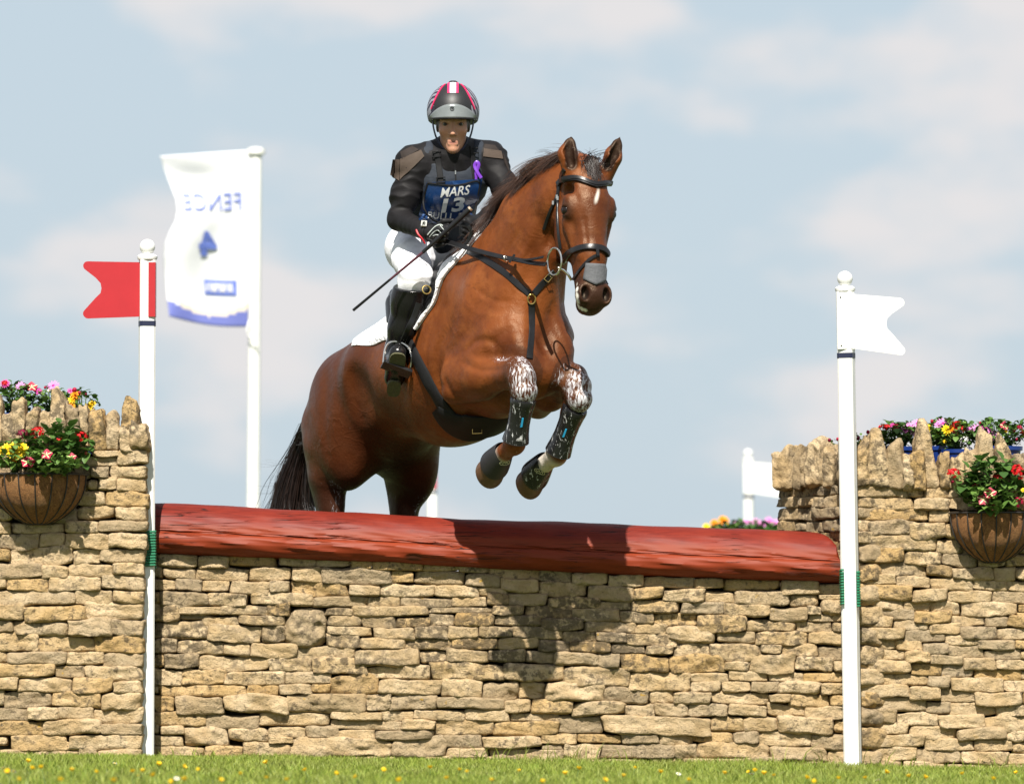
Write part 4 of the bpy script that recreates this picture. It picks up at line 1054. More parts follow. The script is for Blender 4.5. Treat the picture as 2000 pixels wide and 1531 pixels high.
def build_hair():
    root = HORSE['root']; L0 = np.array(root.location); g = np.random.default_rng(17)
    def hairmat(name, c0, c1):
        t = NT(name); ge = t.n('ShaderNodeNewGeometry')
        t.set(Base_Color=t.mix(ge.outputs['Random Per Island'], c0, c1), Roughness=.38); t.b.inputs['Specular IOR Level'].default_value = .55
        return t.m
    M['mane'] = hairmat('dark brown hair', (.012, .007, .005), (.11, .052, .033)); M['tail'] = hairmat('black hair', (.006, .004, .0035), (.032, .017, .012))
    # crest line, found by dropping on to the neck from above
    ax = catmull([T(-.06, 0, .30), H(1000, 415, -.012), H(1045, 365, -.03), H(1092, 335, -.05), POLL + np.array((-.05, 0, 0))], 16)
    crest = []
    for i, p in enumerate(ax):
        tg = ax[min(i + 1, len(ax) - 1)] - ax[max(i - 1, 0)]; tg /= np.linalg.norm(tg)
        up = np.array((-tg[2], 0, tg[0])); l, n = cast_h(h2w(p + up * .5), -(HB @ up))
        if l is not None and np.linalg.norm(w2h(l) - p) < .4: crest.append(w2h(l))
    crest = np.array(crest); crest = laplace_line(crest, 6); HORSE['crest'] = crest
    n = 3200; s = g.beta(1.15, 1.0, n) * (len(crest) - 1.01); i = s.astype(int); f = (s - i)[:, None]
    base = crest[i] * (1 - f) + crest[i + 1] * f
    tg = crest[np.minimum(i + 3, len(crest) - 1)] - crest[np.maximum(i - 3, 0)]; tg /= np.linalg.norm(tg, axis=1)[:, None]
    side = g.normal(0, .012, n); base[:, 1] += side; base[:, 2] -= .008 + side ** 2 * 8
    ln = g.uniform(.09, .17, n) * (1 + .35 * wave(base * 1.0, 5, 14)); ln = ln[:, None]
    clump = np.stack((wave(base, 6, 26), wave(base, 7, 26), wave(base, 8, 26)), 1)
    up = np.stack((-tg[:, 2], 0 * tg[:, 0], tg[:, 0]), 1)
    right = np.array((0, -1.0, 0))
    wob = g.normal(0, .012, (n, 3))
    fly = (g.random(n) < .035)[:, None]
    p1 = base + up * ln * .30 - tg * ln * .22 + clump * .008
    p2 = base + up * ln * np.where(fly, .42, .12) - tg * ln * .62 + right * ln * np.where(fly, .1, .42) + clump * .022 + wob * .6
    p3 = base + up * ln * np.where(fly, .38, -.22) - tg * ln * np.where(fly, 1.15, .95) + right * ln * np.where(fly, .1, .66) + clump * .034 + wob
    lines = bez(base, p1, p2, p3, 9)
    strands('mane', h2w(lines), g.uniform(.0009, .0019, n), M['mane'], root, L0)
    # forelock
    n = 330; q = g.normal(0, .017, n); b = np.array([hd(a, .035 - abs(c) * .4, c) for a, c in zip(g.uniform(-.02, .045, n), q)])
    cl = wave(b, 12, 40)
    p3 = b + np.outer(g.uniform(.05, .10, n), HA) + np.outer(np.full(n, .030), HN) + np.outer(q * .3 + .014 * cl + .012, HQ)
    ff = g.random(n) < .10
    p3[ff] = b[ff] - HA * .04 + np.outer(g.normal(.02, .05, ff.sum()), HQ) + HN * .02
    lines = bez(b, b - HA * .014 + HN * .030, b * .45 + p3 * .55 + HN * .030, p3, 8)
    strands('forelock', h2w(lines), g.uniform(.0012, .0026, n), M['tail'], root, L0)
    # tail
    n = 1800; k = g.normal(0, 1, (n, 3)); lv = g.random(n)
    b = T(-1.36, 0, .02)[None] + (T(-1.43, 0, -.06) - T(-1.36, 0, .02))[None] * lv[:, None] + k * np.array((.012, .022, .012))
    mid = H(598, 862, -.01); end = H(566, 990, .0); end2 = end + np.array((-.05, 0, -.34))
    sp = np.stack((wave(k, 31, 1.4), wave(k, 32, 1.4), wave(k, 33, 1.4)), 1)
    p1 = b + np.array((-.07, 0, -.02)) + k * .010
    p2 = mid[None] + k * np.array((.020, .016, .03)) + sp * .012 + np.array((-.0, 0, .0))
    e = end[None] * (1 - lv[:, None] * 0) + k * np.array((.048, .030, .06)) + sp * .045
    e2 = end2[None] + k * np.array((.15, .06, .10)) + sp * .07
    L1 = bez(b, p1, p2 + np.array((0, 0, .10)), p2, 7); L2 = bez(p2, p2 + (p2 - p1) * .16 + np.array((0, 0, -.10)), e + np.array((.02, 0, .08)), e, 8); L3 = bez(e, e + np.array((-.02, 0, -.10)), e2 + np.array((.0, 0, .1)), e2, 6)
    lines = np.concatenate((L1, L2[:, 1:], L3[:, 1:]), 1)
    strands('tail', h2w(lines), g.uniform(.0013, .0028, n), M['tail'], root, L0)
    # loose hairs blown out to the side
    m = 26; lv = g.random(m)[:, None]; st = np.array([H(583 - 25 * a, 870 + 90 * a, 0) for a in lv[:, 0]]) + g.normal(0, .01, (m, 3))
    e = np.array([H(520 + g.normal(0, 16), 902 + 70 * a + g.normal(0, 7), .03) for a in lv[:, 0]])
    lines = bez(st, st + np.array((-.08, 0, -.08)), e + np.array((.18, 0, -.015)), e, 14)
    strands('tail_wisp', h2w(lines), .0010, M['tail'], root, L0)
def laplace_line(p, it):
    for _ in range(it): p[1:-1] = .5 * p[1:-1] + .25 * (p[:-2] + p[2:])
    return p

# ------------------------------------------------------------------ tack
def on_horse(pix, n=6, lift=.0):
    """points and normals on the horse's coat under a line of view points"""
    q = catmull(np.array(pix, float), n); Ps, Ns = [], []
    for u, v in q:
        l, nn = cast_h(CAMV, ray(u, v))
        if l is None: continue
        if nn @ ray(u, v) > 0: nn = -nn
        Ps.append(l); Ns.append(nn)
    Ps = np.array(Ps); Ns = np.array(Ns)
    for _ in range(3):
        Ns[1:-1] = Ns[1:-1] * .5 + .25 * (Ns[:-2] + Ns[2:]); Ps[1:-1] = Ps[1:-1] * .5 + .25 * (Ps[:-2] + Ps[2:])
    Ns /= np.linalg.norm(Ns, axis=1)[:, None]
    return Ps + Ns * lift, Ns
def around(pts_h, center_h, n=6, lift=0.0):
    """wrap a line given in the horse frame on to the coat, casting towards its centre line"""
    q = catmull(np.array(pts_h), n); Ps, Ns = [], []
    cs = catmull(np.array(center_h), n) if np.ndim(center_h) == 2 else np.repeat(np.array(center_h)[None], len(q), 0)
    for p, c in zip(q, cs):
        d = p - c; d /= np.linalg.norm(d); l, nn = cast_h(h2w(c + d * .8), -(HB @ d))
        if l is None: continue
        if nn @ (HB @ d) < 0: nn = -nn
        Ps.append(l); Ns.append(nn)
    Ps, Ns = np.array(Ps), np.array(Ns)
    for _ in range(3):
        Ns[1:-1] = Ns[1:-1] * .5 + .25 * (Ns[:-2] + Ns[2:])
    Ns /= np.linalg.norm(Ns, axis=1)[:, None]
    return Ps + Ns * lift, Ns
def hitpt(u, v, y):
    l, n = cast_h(CAMV, ray(u, v))
    return (P(u, v, y), np.array((0, -1.0, 0))) if l is None else (l, n)
def strap(name, pn, width, thick, mat, parent, L0):
    m = MB(); m.ribbon(pn[0] - L0, pn[1], width, thick); return m.build(name, mat, parent)
def ring(name, c, nrm, r, tr, mat, parent, L0, ry=None, up=(0, 0, 1), n=28):
    nrm = np.array(nrm, float); nrm /= np.linalg.norm(nrm); u = np.array(up, float); u = u - nrm * (u @ nrm); u /= np.linalg.norm(u); v = np.cross(nrm, u)
    pts = [c - L0 + u * (ry or r) * math.cos(t) + v * r * math.sin(t) for t in np.linspace(0, 2 * math.pi, n + 1)]
    m = MB(); m.tube(pts, tr, 8, cap=False); return m.build(name, mat, parent)
def leather(name, col, rough):
    t = NT(name); co = t.objco(); f = t.noise(co, 120, 4, .6)
    t.set(Base_Color=t.mix(t.noise(co, 18, 3), tuple(x * .6 for x in col), tuple(x * 1.5 for x in col)), Roughness=rough, Normal=t.bump(f, .25, .0015)); t.b.inputs['Specular IOR Level'].default_value = .30 if rough < .5 else .16
    return t.m
def trunk_cast(x, phi, z0=.02):
    """coat point at trunk station x, phi radians from the spine towards the horse's right"""
    c = T(x, 0, z0); d = RT @ np.array((0, -math.sin(phi), math.cos(phi)))
    l, n = cast_h(h2w(c + d * .75), -(HB @ d))
    if n @ (HB @ d) < 0: n = -n
    return l, n
def saddle_sheet(front, rear, phib, lift, thick, ns, nt, puff=0.0):
    """quilted sheet over both sides of the back; front/rear/phib are functions"""
    grid = np.zeros((ns + 1, 2 * nt + 1, 3)); nrm = np.zeros_like(grid)
    for i in range(ns + 1):
        s = i / ns
        for j in range(-nt, nt + 1):
            t = abs(j) / nt; sg = 1 if j >= 0 else -1
            ph = phib(s) * t; x = front(t) * (1 - s) + rear(t) * s
            p, n = trunk_cast(x, sg * ph); grid[i, j + nt] = p; nrm[i, j + nt] = n
    for _ in range(2):
        nrm[1:-1, 1:-1] = (nrm[1:-1, 1:-1] * 2 + nrm[:-2, 1:-1] + nrm[2:, 1:-1] + nrm[1:-1, :-2] + nrm[1:-1, 2:]) / 6
    nrm /= np.linalg.norm(nrm, axis=2)[..., None]
    g = np.random.default_rng(2)
    rip = wave(grid.reshape(-1, 3), 77, 16).reshape(grid.shape[:2]) * puff
    I, J = np.meshgrid(np.arange(ns + 1), np.arange(2 * nt + 1), indexing='ij')
    edge = np.minimum(np.minimum(I, ns - I), np.minimum(J, 2 * nt - J)); ed = np.clip(edge / 1.5, 0, 1) ** .5
    top = grid + nrm * (lift + thick * ed + rip)[..., None]; bot = grid + nrm * (lift - .004)
    W = 2 * nt + 1; n = (ns + 1) * W; idx = (I * W + J)
    F = [(idx[i, j], idx[i + 1, j], idx[i + 1, j + 1], idx[i, j + 1]) for i in range(ns) for j in range(W - 1)]
    F2 = [tuple(n + k for k in f[::-1]) for f in F]
    per = [(0, j) for j in range(W)] + [(i, W - 1) for i in range(1, ns + 1)] + [(ns, j) for j in range(W - 2, -1, -1)] + [(i, 0) for i in range(ns - 1, 0, -1)]
    pi = [int(idx[a]) for a in per]; S = [(pi[k], pi[(k + 1) % len(pi)], n + pi[(k + 1) % len(pi)], n + pi[k]) for k in range(len(pi))]
    return np.concatenate((top.reshape(-1, 3), bot.reshape(-1, 3))), F + F2 + S
def interp(xs, ys): return lambda t: float(np.interp(t, xs, ys))

def build_tack():
    M['leather'] = leather('black leather', (.010, .010, .011), .30); M['web'] = leather('black webbing', (.012, .012, .013), .6)
    M['steel'] = simple('polished steel', (.62, .60, .55), .22, .1, metallic=1.0); M['brass'] = simple('brass buckle', (.62, .45, .16), .3, .1, metallic=1.0)
    LE = M['leather']
    # saddle pad
    base = empty('saddle_pad', tuple(trunk_cast(-.5, 0)[0])); L0 = np.array(base.location)
    tag(base, 'white quilted saddle pad under the saddle, its rear corner over the croup', 'saddle pad')
    t = NT('white quilted cotton'); co = t.objco()
    wv = t.n('ShaderNodeTexVoronoi', feature='DISTANCE_TO_EDGE'); wv.inputs['Scale'].default_value = 22; t.l(co, wv.inputs['Vector'])
    dirt = t.ramp(t.noise(co, 26, 5, .7), .60, .70)
    t.set(Base_Color=t.mix(t.math('MULTIPLY', dirt, .5), (.80, .80, .82), (.36, .36, .40)), Roughness=.85, Normal=t.bump(t.math('ADD', t.ramp(wv.outputs['Distance'], 0, .12), t.noise(co, 60, 4)), .35, .006)); M['pad'] = t.m
    fr = interp((0, .42, .66, .93, 1), (.06, -.035, -.145, -.25, -.29)); re = interp((0, .5, .9, 1), (-.84, -.88, -.93, -.91))
    pb = interp((0, .3, .55, 1), (rad(74), rad(69), rad(57), rad(47)))
    V, F = saddle_sheet(fr, re, pb, .006, .013, 30, 18, .002); m = MB(); m.add(V - L0, F); m.build('pad_sheet', M['pad'], base)
    # edge piping down the front
    pts = []; 
    for tt in np.linspace(0, 1, 24): l, n = trunk_cast(fr(tt), pb(0) * tt); pts.append((l + n * .016) - L0)
    m = MB(); m.tube(pts, .007, 6); m.build('front_piping', M['pad'], base)
    # saddle
    sd = empty('saddle', tuple(trunk_cast(-.45, 0)[0])); L0 = np.array(sd.location); tag(sd, 'black leather jumping saddle beneath the rider, mostly hidden by her leg', 'saddle')
    S = SDF(T(-.45, 0, .4) - np.array((.42, .28, .30)), T(-.45, 0, .4) + np.array((.42, .28, .28)), .006)
    S.cone(T(-.22, 0, .40), T(-.45, 0, .365), .055, .07, k=.05); S.cone(T(-.45, 0, .365), T(-.70, 0, .42), .07, .055, k=.05)
    S.ell(T(-.55, 0, .365), (.18, .17, .045), RT, k=.04); S.cone(T(-.70, .10, .405), T(-.70, -.10, .405), .045, .045, k=.04); S.ell(T(-.30, 0, .33), (.15, .13, .08), RT, k=.05)
    S.cone(T(-.67, .13, .36), T(-.62, .17, .26), .05, .045, k=.03); S.cone(T(-.67, -.13, .36), T(-.62, -.17, .26), .05, .045, k=.03)
    V, F = S.mesh(1); link('seat', mesh('seat', h2w(V) - L0, F), LE, sd)
    fr2 = interp((0, .45, .7, 1), (-.18, -.12, -.16, -.34)); re2 = interp((0, .6, 1), (-.64, -.55, -.50)); pb2 = interp((0, 1), (rad(74), rad(70)))
    V, F = saddle_sheet(fr2, re2, pb2, .020, .012, 16, 14); m = MB(); m.add(V - L0, F); m.build('flap', LE, sd)
    # girth with stud guard
    gd = empty('girth', tuple(h2w(T(-.3, 0, -.36)))); L0 = np.array(gd.location); tag(gd, 'black girth and stud guard passing under the horse behind the forelegs', 'girth')
    pn = on_horse([(797, 664), (806, 684), (820, 712), (843, 756), (862, 788), (884, 816), (906, 832)], 8)
    strap('girth_band', pn, np.interp(np.linspace(0, 1, len(pn[0])), (0, .6, 1), (.055, .065, .085)), .010, M['web'], gd, L0)
    G = [T(-.33, .19, -.24), T(-.32, .10, -.32), T(-.26, .0, -.36), T(-.28, -.10, -.33), T(-.32, -.19, -.24), T(-.36, -.26, -.05), T(-.40, -.26, .10)]
    pn = around(G[:5], [T(-.30, 0, -.08)] * 5, 8); strap('stud_guard', pn, np.interp(np.linspace(0, 1, len(pn[0])), (0, .3, .6, 1), (.07, .20, .20, .07)), .014, M['web'], gd, L0)
    pn = around(G[4:], [T(-.36, 0, -.02)] * 3, 8); strap('far_girth_band', pn, .06, .010, M['web'], gd, L0)
    l, n = hitpt(932, 834, -.45); l = l + n * .016
    for du, dv in ((0, 0),):
        q = [l + np.array((x, -.004, z)) - L0 for x, z in ((-.02, .014), (.02, .018), (.02, -.012), (-.02, -.014), (-.02, .014))]; m = MB(); m.tube(q, .0022, 6); m.build('buckle', M['brass'], gd)
    # breastplate
    bp = empty('breastplate', tuple(P(1038, 590, -.8))); L0 = np.array(bp.location); tag(bp, 'black leather breastplate crossing the horse chest to a central ring', 'breastplate')
    strap('shoulder_strap', on_horse([(905, 489), (930, 497), (958, 514), (985, 532), (1012, 556), (1034, 574)], 6), .027, .006, LE, bp, L0)
    strap('far_shoulder_strap', on_horse([(1043, 574), (1058, 556), (1072, 541), (1082, 531)], 6), .027, .006, LE, bp, L0)
    strap('chest_strap', on_horse([(1038, 592), (1038.5, 620), (1038, 650), (1036, 675), (1034, 700)], 6), .028, .006, LE, bp, L0)
    strap('neck_strap', on_horse([(952, 408), (935, 438), (921, 461), (903, 487), (885, 512), (868, 529), (845, 547)], 6, .004), .020, .006, LE, bp, L0)
    l, n = hitpt(1038, 584, -.45); ring('centre_ring', l + n * .012, n, .016, .003, M['brass'], bp, L0, ry=.020)
    l, n = hitpt(1068, 544, -.45); q = [l + n * .012 + np.array((x, -.002, z)) - L0 for x, z in ((-.016, .0), (.0, .018), (.018, .006), (.002, -.014), (-.016, .0))]; m = MB(); m.tube(q, .002, 6); m.build('buckle', M['brass'], bp)
    l = P(833, 566, -.40); n = np.array((0, -1, 0)); ring('saddle_ring', l, (.3, -1, .2), .018, .003, M['brass'], bp, L0)
    # bridle
    br = empty('bridle', tuple(h2w(POLL))); L0 = np.array(br.location); tag(br, 'black leather bridle with padded browband, noseband and steel loose ring bit', 'bridle')
    strap('browband', on_horse([(1091, 361), (1097, 354), (1106, 349.5), (1123, 348.5), (1143, 354), (1162, 362), (1180, 359), (1193, 357.5)], 5), .026, .012, LE, br, L0)
    strap('browband_padding', on_horse([(1104, 350), (1123, 348.8), (1143, 354.3), (1162, 362.3), (1180, 359.3), (1190, 358)], 5, .008), .012, .008, LE, br, L0)
    strap('cheekpiece', on_horse([(1103, 331), (1096, 350), (1091, 374), (1090, 400), (1090, 425), (1092, 455), (1096, 486)], 6, .002), .017, .005, LE, br, L0)
    strap('throatlash', on_horse([(1091, 378), (1084, 396), (1076, 412), (1069, 428), (1062, 448)], 5, .003), .014, .005, LE, br, L0)
    strap('noseband', on_horse([(1098, 511), (1107, 499), (1118, 491), (1142, 483.5), (1168, 484), (1181, 490), (1186, 498)], 6), .027, .013, LE, br, L0)
    strap('flash_strap', on_horse([(1170, 499), (1160, 501), (1147, 511), (1134, 527), (1121, 545)], 5, .002), .014, .005, LE, br, L0)
    strap('flash_loop', on_horse([(1165, 486), (1165.5, 493), (1166, 500)], 4, .010), .014, .005, LE, br, L0)
    for (u, v) in ((1091, 385), (1083, 396), (1093, 388)):
        l, n = cast_h(CAMV, ray(u, v))
        if l is None: continue
        m = MB(); m.box(l + n * .010 - L0, (.008, .006, .016)); m.build('buckle', M['steel'], br)
    c = h2w(hd(.505, -.058, -.062)); l, n = cast_h(CAMV, ray(1086, 512))
    cc = P(1083, 511, h2w(hd(.5, -.06, -.06))[1] - .045)
    ring('bit_ring', cc, (-.80, -.62, 0), .047, .0042, M['steel'], br, L0, ry=.056)
    m = MB(); m.tube(np.array([P(1090, 523, cc[1] - .01), P(1101, 528, cc[1] - .012), P(1110, 537, cc[1] - .006), P(1116, 547, cc[1] + .005)]) - L0, .0058, 8); m.build('bit_mouthpiece', M['steel'], br)
    # grey tape net on the nose
    poly = [(1145, 514), (1180, 516), (1187, 547), (1166, 558), (1140, 546)]
    nu, nv = 8, 8; V = []
    for i in range(nu + 1):
        for j in range(nv + 1):
            a, b = i / nu, j / nv
            top = np.array(poly[0]) * (1 - a) + np.array(poly[1]) * a
            bot = (np.array(poly[4]) * (1 - a) + np.array(poly[2]) * a) + np.array((0, 11 * (1 - abs(2 * a - 1))))
            q = top * (1 - b) + bot * b; l, n = cast_h(CAMV, ray(*q))
            V.append((l + n * .0045 if l is not None else V[-1] + L0) - L0)
    F = [(i * (nv + 1) + j, i * (nv + 1) + j + 1, (i + 1) * (nv + 1) + j + 1, (i + 1) * (nv + 1) + j) for i in range(nu) for j in range(nv)]
    o = obj('nose_net', V, F, simple('grey tape', (.080, .083, .090), .8, .35, 60, .6, bscale=130, bdist=.003), br)
    sm = o.modifiers.new('thickness', 'SOLIDIFY'); sm.thickness = .003; sm.offset = 1
    # reins, hand to bit
    hand = P(866, 470, -.43)
    pts = catmull([hand, P(921, 487, -.56), P(979, 502, -.72), P(1006, 507, -.80), P(1040, 514, -.90), cc + np.array((-.035, 0, -.012))], 5)
    nn = np.repeat(np.array((-.35, -.9, .25))[None], len(pts), 0); strap('rein', (pts, nn), .020, .005, LE, br, L0)
    p2 = catmull([P(1006, 506, -.805), P(1030, 508, -.87), cc + np.array((-.045, 0, .018))], 6); strap('rein_billet', (p2, np.repeat(nn[:1], len(p2), 0)), .011, .004, M['web'], br, L0)
    m = MB(); m.box(P(1000, 505, -.79) - L0, (.010, .016, .040), Matrix.Rotation(rad(35), 3, 'Y')); m.build('rein_stop', LE, br)
    ring('martingale_ring', P(988, 505, -.745), (.9, -.5, 0), .013, .0025, M['steel'], br, L0)
    # far rein: from the far hand over to the far side of the bit
    fh = P(915, 440, -.34); q = catmull([fh, h2w(T(.30, -.20, .38)), h2w(hd(.5, -.06, .09))], 8); strap('far_rein', (q, np.repeat(np.array(((0, -.3, 1.0),)), len(q), 0)), .018, .004, LE, br, L0)
    # loop of spare rein above the hand
    lp = catmull([P(874, 452, -.43), P(890, 440, -.45), P(908, 438, -.47), P(920, 449, -.47), P(917, 466, -.46), P(905, 482, -.45)], 6)
    strap('rein_loop', (lp, np.repeat(np.array(((-.2, -1, .1),)), len(lp), 0)), .014, .004, LE, br, L0)
    build_leg_boots()

def loft(secs, n=24, flute=None):
    """closed tube through (centre, axis, radius, radius2) sections with walls of real thickness"""
    V = []
    for (c, ax, r, r2) in secs:
        ax = ax / np.linalg.norm(ax); a = np.array((1.0, 0, 0)); a = a - ax * (a @ ax); a /= np.linalg.norm(a); b = np.cross(ax, a)
        for k in range(n): t = 2 * math.pi * k / n; V.append(c + a * r * math.cos(t) + b * r2 * math.sin(t))
    m = len(secs)
    F = [(i * n + k, i * n + (k + 1) % n, (i + 1) * n + (k + 1) % n, (i + 1) * n + k) for i in range(m - 1) for k in range(n)]
    F += [tuple(range(n)), tuple(range((m - 1) * n, m * n))]
    return V, F
def build_leg_boots():
    t = NT('wet black boot shell'); co = t.objco()
    mp = t.n('ShaderNodeMapping'); mp.inputs['Scale'].default_value = (70, 70, 12); mp.inputs['Rotation'].default_value = (0, .2, 0); t.l(co, mp.inputs['Vector'])
    f = t.noise(mp.outputs[0], 1.0, 5, .65, 1.0); ge = t.n('ShaderNodeTexCoord')
    sm = t.math('MULTIPLY', t.ramp(f, .585, .66), t.ramp(t.noise(co, 9, 2), .40, .55))
    t.set(Base_Color=t.mix(sm, (.010, .010, .011), (.55, .56, .55)), Roughness=t.mix(sm, (.22,) * 3, (.5,) * 3), Normal=t.bump(f, .3, .003)); M['boot_shell'] = t.m
    M['neoprene'] = simple('black neoprene', (.016, .015, .017), .55, .3, 60, .3); M['blue'] = simple('blue badge', (.02, .28, .50), .4)
    M['badge'] = simple('cream badge print', (.55, .52, .30), .5); M['greymark'] = simple('grey badge print', (.5, .5, .48), .5)
    for side, where in (('R', 'nearer'), ('L', 'farther')):
        Fo = FORE[side]; k, f_ = h2w(Fo['below']), h2w(Fo['fet']); ax = (f_ - k)
        b = empty('tendon_boot', tuple(k)); L0 = np.array(k)
        tag(b, ('black greased tendon boot on the left foreleg of the pair, beside the girth' if side == 'R' else 'black greased tendon boot on the right foreleg of the pair, against the sky'), 'leg boot', 'boots on the forelegs')
        secs = []
        for s, r in ((-.09, .046), (-.075, .053), (-.03, .055), (.05, .053), (.10, .051), (.30, .047), (.55, .0465), (.75, .050), (.90, .055), (.965, .056), (.985, .052), (.985, .04)):
            secs.append((k + ax * (s * .96 + .00) - L0, ax, r, r * 1.08))
        V, F = loft(secs); m = MB(); m.add(V, F); m.build('shell', M['boot_shell'], b)
        for s, w in ((-.03, .03), (.93, .014)):
            V, F = loft([(k + ax * (s - w / 2) - L0, ax, .0535 + (s > .5) * .003, .058 + (s > .5) * .003), (k + ax * (s + w / 2) - L0, ax, .0535 + (s > .5) * .003, .058 + (s > .5) * .003)]); m = MB(); m.add(V, F); m.build('edge_binding', M['neoprene'], b)
        fr = np.array((.25 if side == 'R' else -.05, -1, 0)); fr = fr - ax * (fr @ ax) / (ax @ ax); fr /= np.linalg.norm(fr)
        sd = np.cross(ax / np.linalg.norm(ax), fr)
        c = k + ax * .40 + fr * .0535 - L0; m = MB(); d = ax / np.linalg.norm(ax)
        m.add([c - d * .022 + sd * -.003, c - d * .020 + sd * .004, c + d * .020 + sd * .004, c + d * .017 + sd * -.004] + [x - fr * .012 for x in (c - d * .022 + sd * -.003, c - d * .020 + sd * .004, c + d * .020 + sd * .004, c + d * .017 + sd * -.004)], [(0, 1, 2, 3), (7, 6, 5, 4), (0, 4, 5, 1), (1, 5, 6, 2), (2, 6, 7, 3), (3, 7, 4, 0)]); m.build('blue_badge', M['blue'], b, smooth=False)
        if side == 'R':
            c = k + ax * .82 + fr * .0575 - L0
            for rr in (.004, .008, .012):
                pts = [c + sd * rr * math.cos(a) - d * rr * math.sin(a) for a in np.linspace(0, math.pi, 9)]; m = MB(); m.tube(pts, .0012, 4); m.build('badge_mark', M['greymark'], b)
        # overreach boot over the hoof
        cor, toe = h2w(Fo['cor']), h2w(Fo['toe']); ax2 = toe - cor; ax2 /= np.linalg.norm(ax2)
        ob = empty('overreach_boot', tuple(cor)); L0 = np.array(cor)
        tag(ob, ('black bell boot round the hoof nearer the girth' if side == 'R' else 'black bell boot round the hoof farther from the girth'), 'bell boot', 'bell boots on the front hooves')
        dn = np.array((0, 0, -1.0)); dn = dn - ax2 * (dn @ ax2); dn /= np.linalg.norm(dn); R = np.stack((np.cross(dn, ax2), dn, ax2), 1)
        V = []; n = 30; prof = [(-.050, .82), (-.040, .94), (-.015, 1.08), (.01, 1.20), (.030, 1.29), (.044, 1.34), (.049, 1.34), (.047, 1.22), (.02, 1.05)]
        for (z, r) in prof:
            for q in range(n):
                a = 2 * math.pi * q / n; x, y = math.cos(a), math.sin(a); y = y if y > 0 else y * .86
                V.append(np.array((x * .050 * r, y * .052 * r + z * .36, z)))
        F = [(i * n + q, i * n + (q + 1) % n, (i + 1) * n + (q + 1) % n, (i + 1) * n + q) for i in range(len(prof) - 1) for q in range(n)]
        V = np.array(V) @ R.T; m = MB(); m.add(V, F); m.build('bell', M['boot_shell'] if side == 'L' else M['neoprene'], ob)
        # oval maker's mark
        bv = BVHTree.FromPolygons([tuple(v + L0) for v in V], [tuple(f) for f in F])
        uc, vc = ((986, 904) if side == 'R' else (1054, 921)); pts = []
        for a in np.linspace(0, 2 * math.pi, 25):
            u, v = uc + 10 * math.cos(a) , vc + 4.2 * math.sin(a) + (math.cos(a) * 4 * (1 if side == 'L' else -.3)); l, nn, _, _ = bv.ray_cast(Vector(CAMV), Vector(ray(u, v)))
            if l is not None: pts.append(np.array(l) + np.array((0, -.003, 0)) - L0)
        if len(pts) > 8: m = MB(); m.tube(pts, .0014, 5); m.build('oval_badge', M['badge'], ob)
        pts = []
        for a in np.linspace(-1, 1, 12):
            u, v = uc + 6 * a, vc + 1.6 * math.sin(a * 7) + a * 2.4 * (1 if side == 'L' else -.3); l, nn, _, _ = bv.ray_cast(Vector(CAMV), Vector(ray(u, v)))
            if l is not None: pts.append(np.array(l) + np.array((0, -.003, 0)) - L0)
        if len(pts) > 5: m = MB(); m.tube(pts, .0016, 5); m.build('badge_mark', M['badge'], ob)
# ------------------------------------------------------------------ the rider
J = dict(pelvis=P(834, 470, .18), hipR=P(803, 485, .12), hipL=P(872, 487, .25), kneeR=P(812, 538, -.33), ankR=P(780, 684, -.20), heelR=P(769, 748, -.19), toeR=P(777, 690, -.31),
         waist=P(845, 428, .10), chest=P(872, 360, -.03), neck=P(884, 306, -.12), shR=P(807, 317, -.135), shL=P(956, 309, -.06),
         elR=P(781, 428, -.16), wrR=P(830, 453, -.37), elL=P(996, 388, -.12), wrL=P(938, 436, -.30))
def mirror_h(p):
    q = w2h(p); q[1] = -q[1]; return h2w(q)
for a in ('knee', 'ank', 'heel', 'toe'): J[a + 'L'] = mirror_h(J[a + 'R'])
EYE = P(885, 241.5, -.165)
_hp = rad(6.0)                      # chin slightly tucked
HRX = np.array(((1, 0, 0), (0, math.cos(_hp), -math.sin(_hp)), (0, math.sin(_hp), math.cos(_hp))))
def fc(x, y, z): return EYE + HRX @ np.array((x, y, z))
def limb(S, pts, k=.03): S.chain(pts, k=k)
RIDER = {}
def cast_on(bvh, u, v):
    l, n, _, _ = bvh.ray_cast(Vector(CAMV), Vector(ray(u, v)))
    if l is None: return None, None
    n = np.array(n)
    return np.array(l), (n if n @ ray(u, v) < 0 else -n)
def bvh_of(V, F): return BVHTree.FromPolygons([tuple(v) for v in np.asarray(V).tolist()], [tuple(f) for f in np.asarray(F).tolist()])

def wrinkle(V, F, amp, seed):
    """cloth folds: narrow ridges with slack between them"""
    a, b, c, d = (V[F[:, k]] for k in range(4)); fn = np.cross(c - a, d - b); N = np.zeros_like(V)
    for k in range(4):
        for q in range(3): N[:, q] += np.bincount(F[:, k], fn[:, q], len(V))
    N /= np.linalg.norm(N, axis=1)[:, None] + 1e-12
    w1 = wave(V * np.array((.6, .8, 1.5)), seed, 30, 6); w2 = wave(V * np.array((1.2, .8, .7)), seed + 1, 22, 6); m = smoothstep(-.3, .5, wave(V, seed + 2, 9))
    return V + N * (amp * (1 - 1.9 * np.abs(w1)) * m + amp * .6 * (1 - 1.9 * np.abs(w2)) * (1 - m))[:, None]

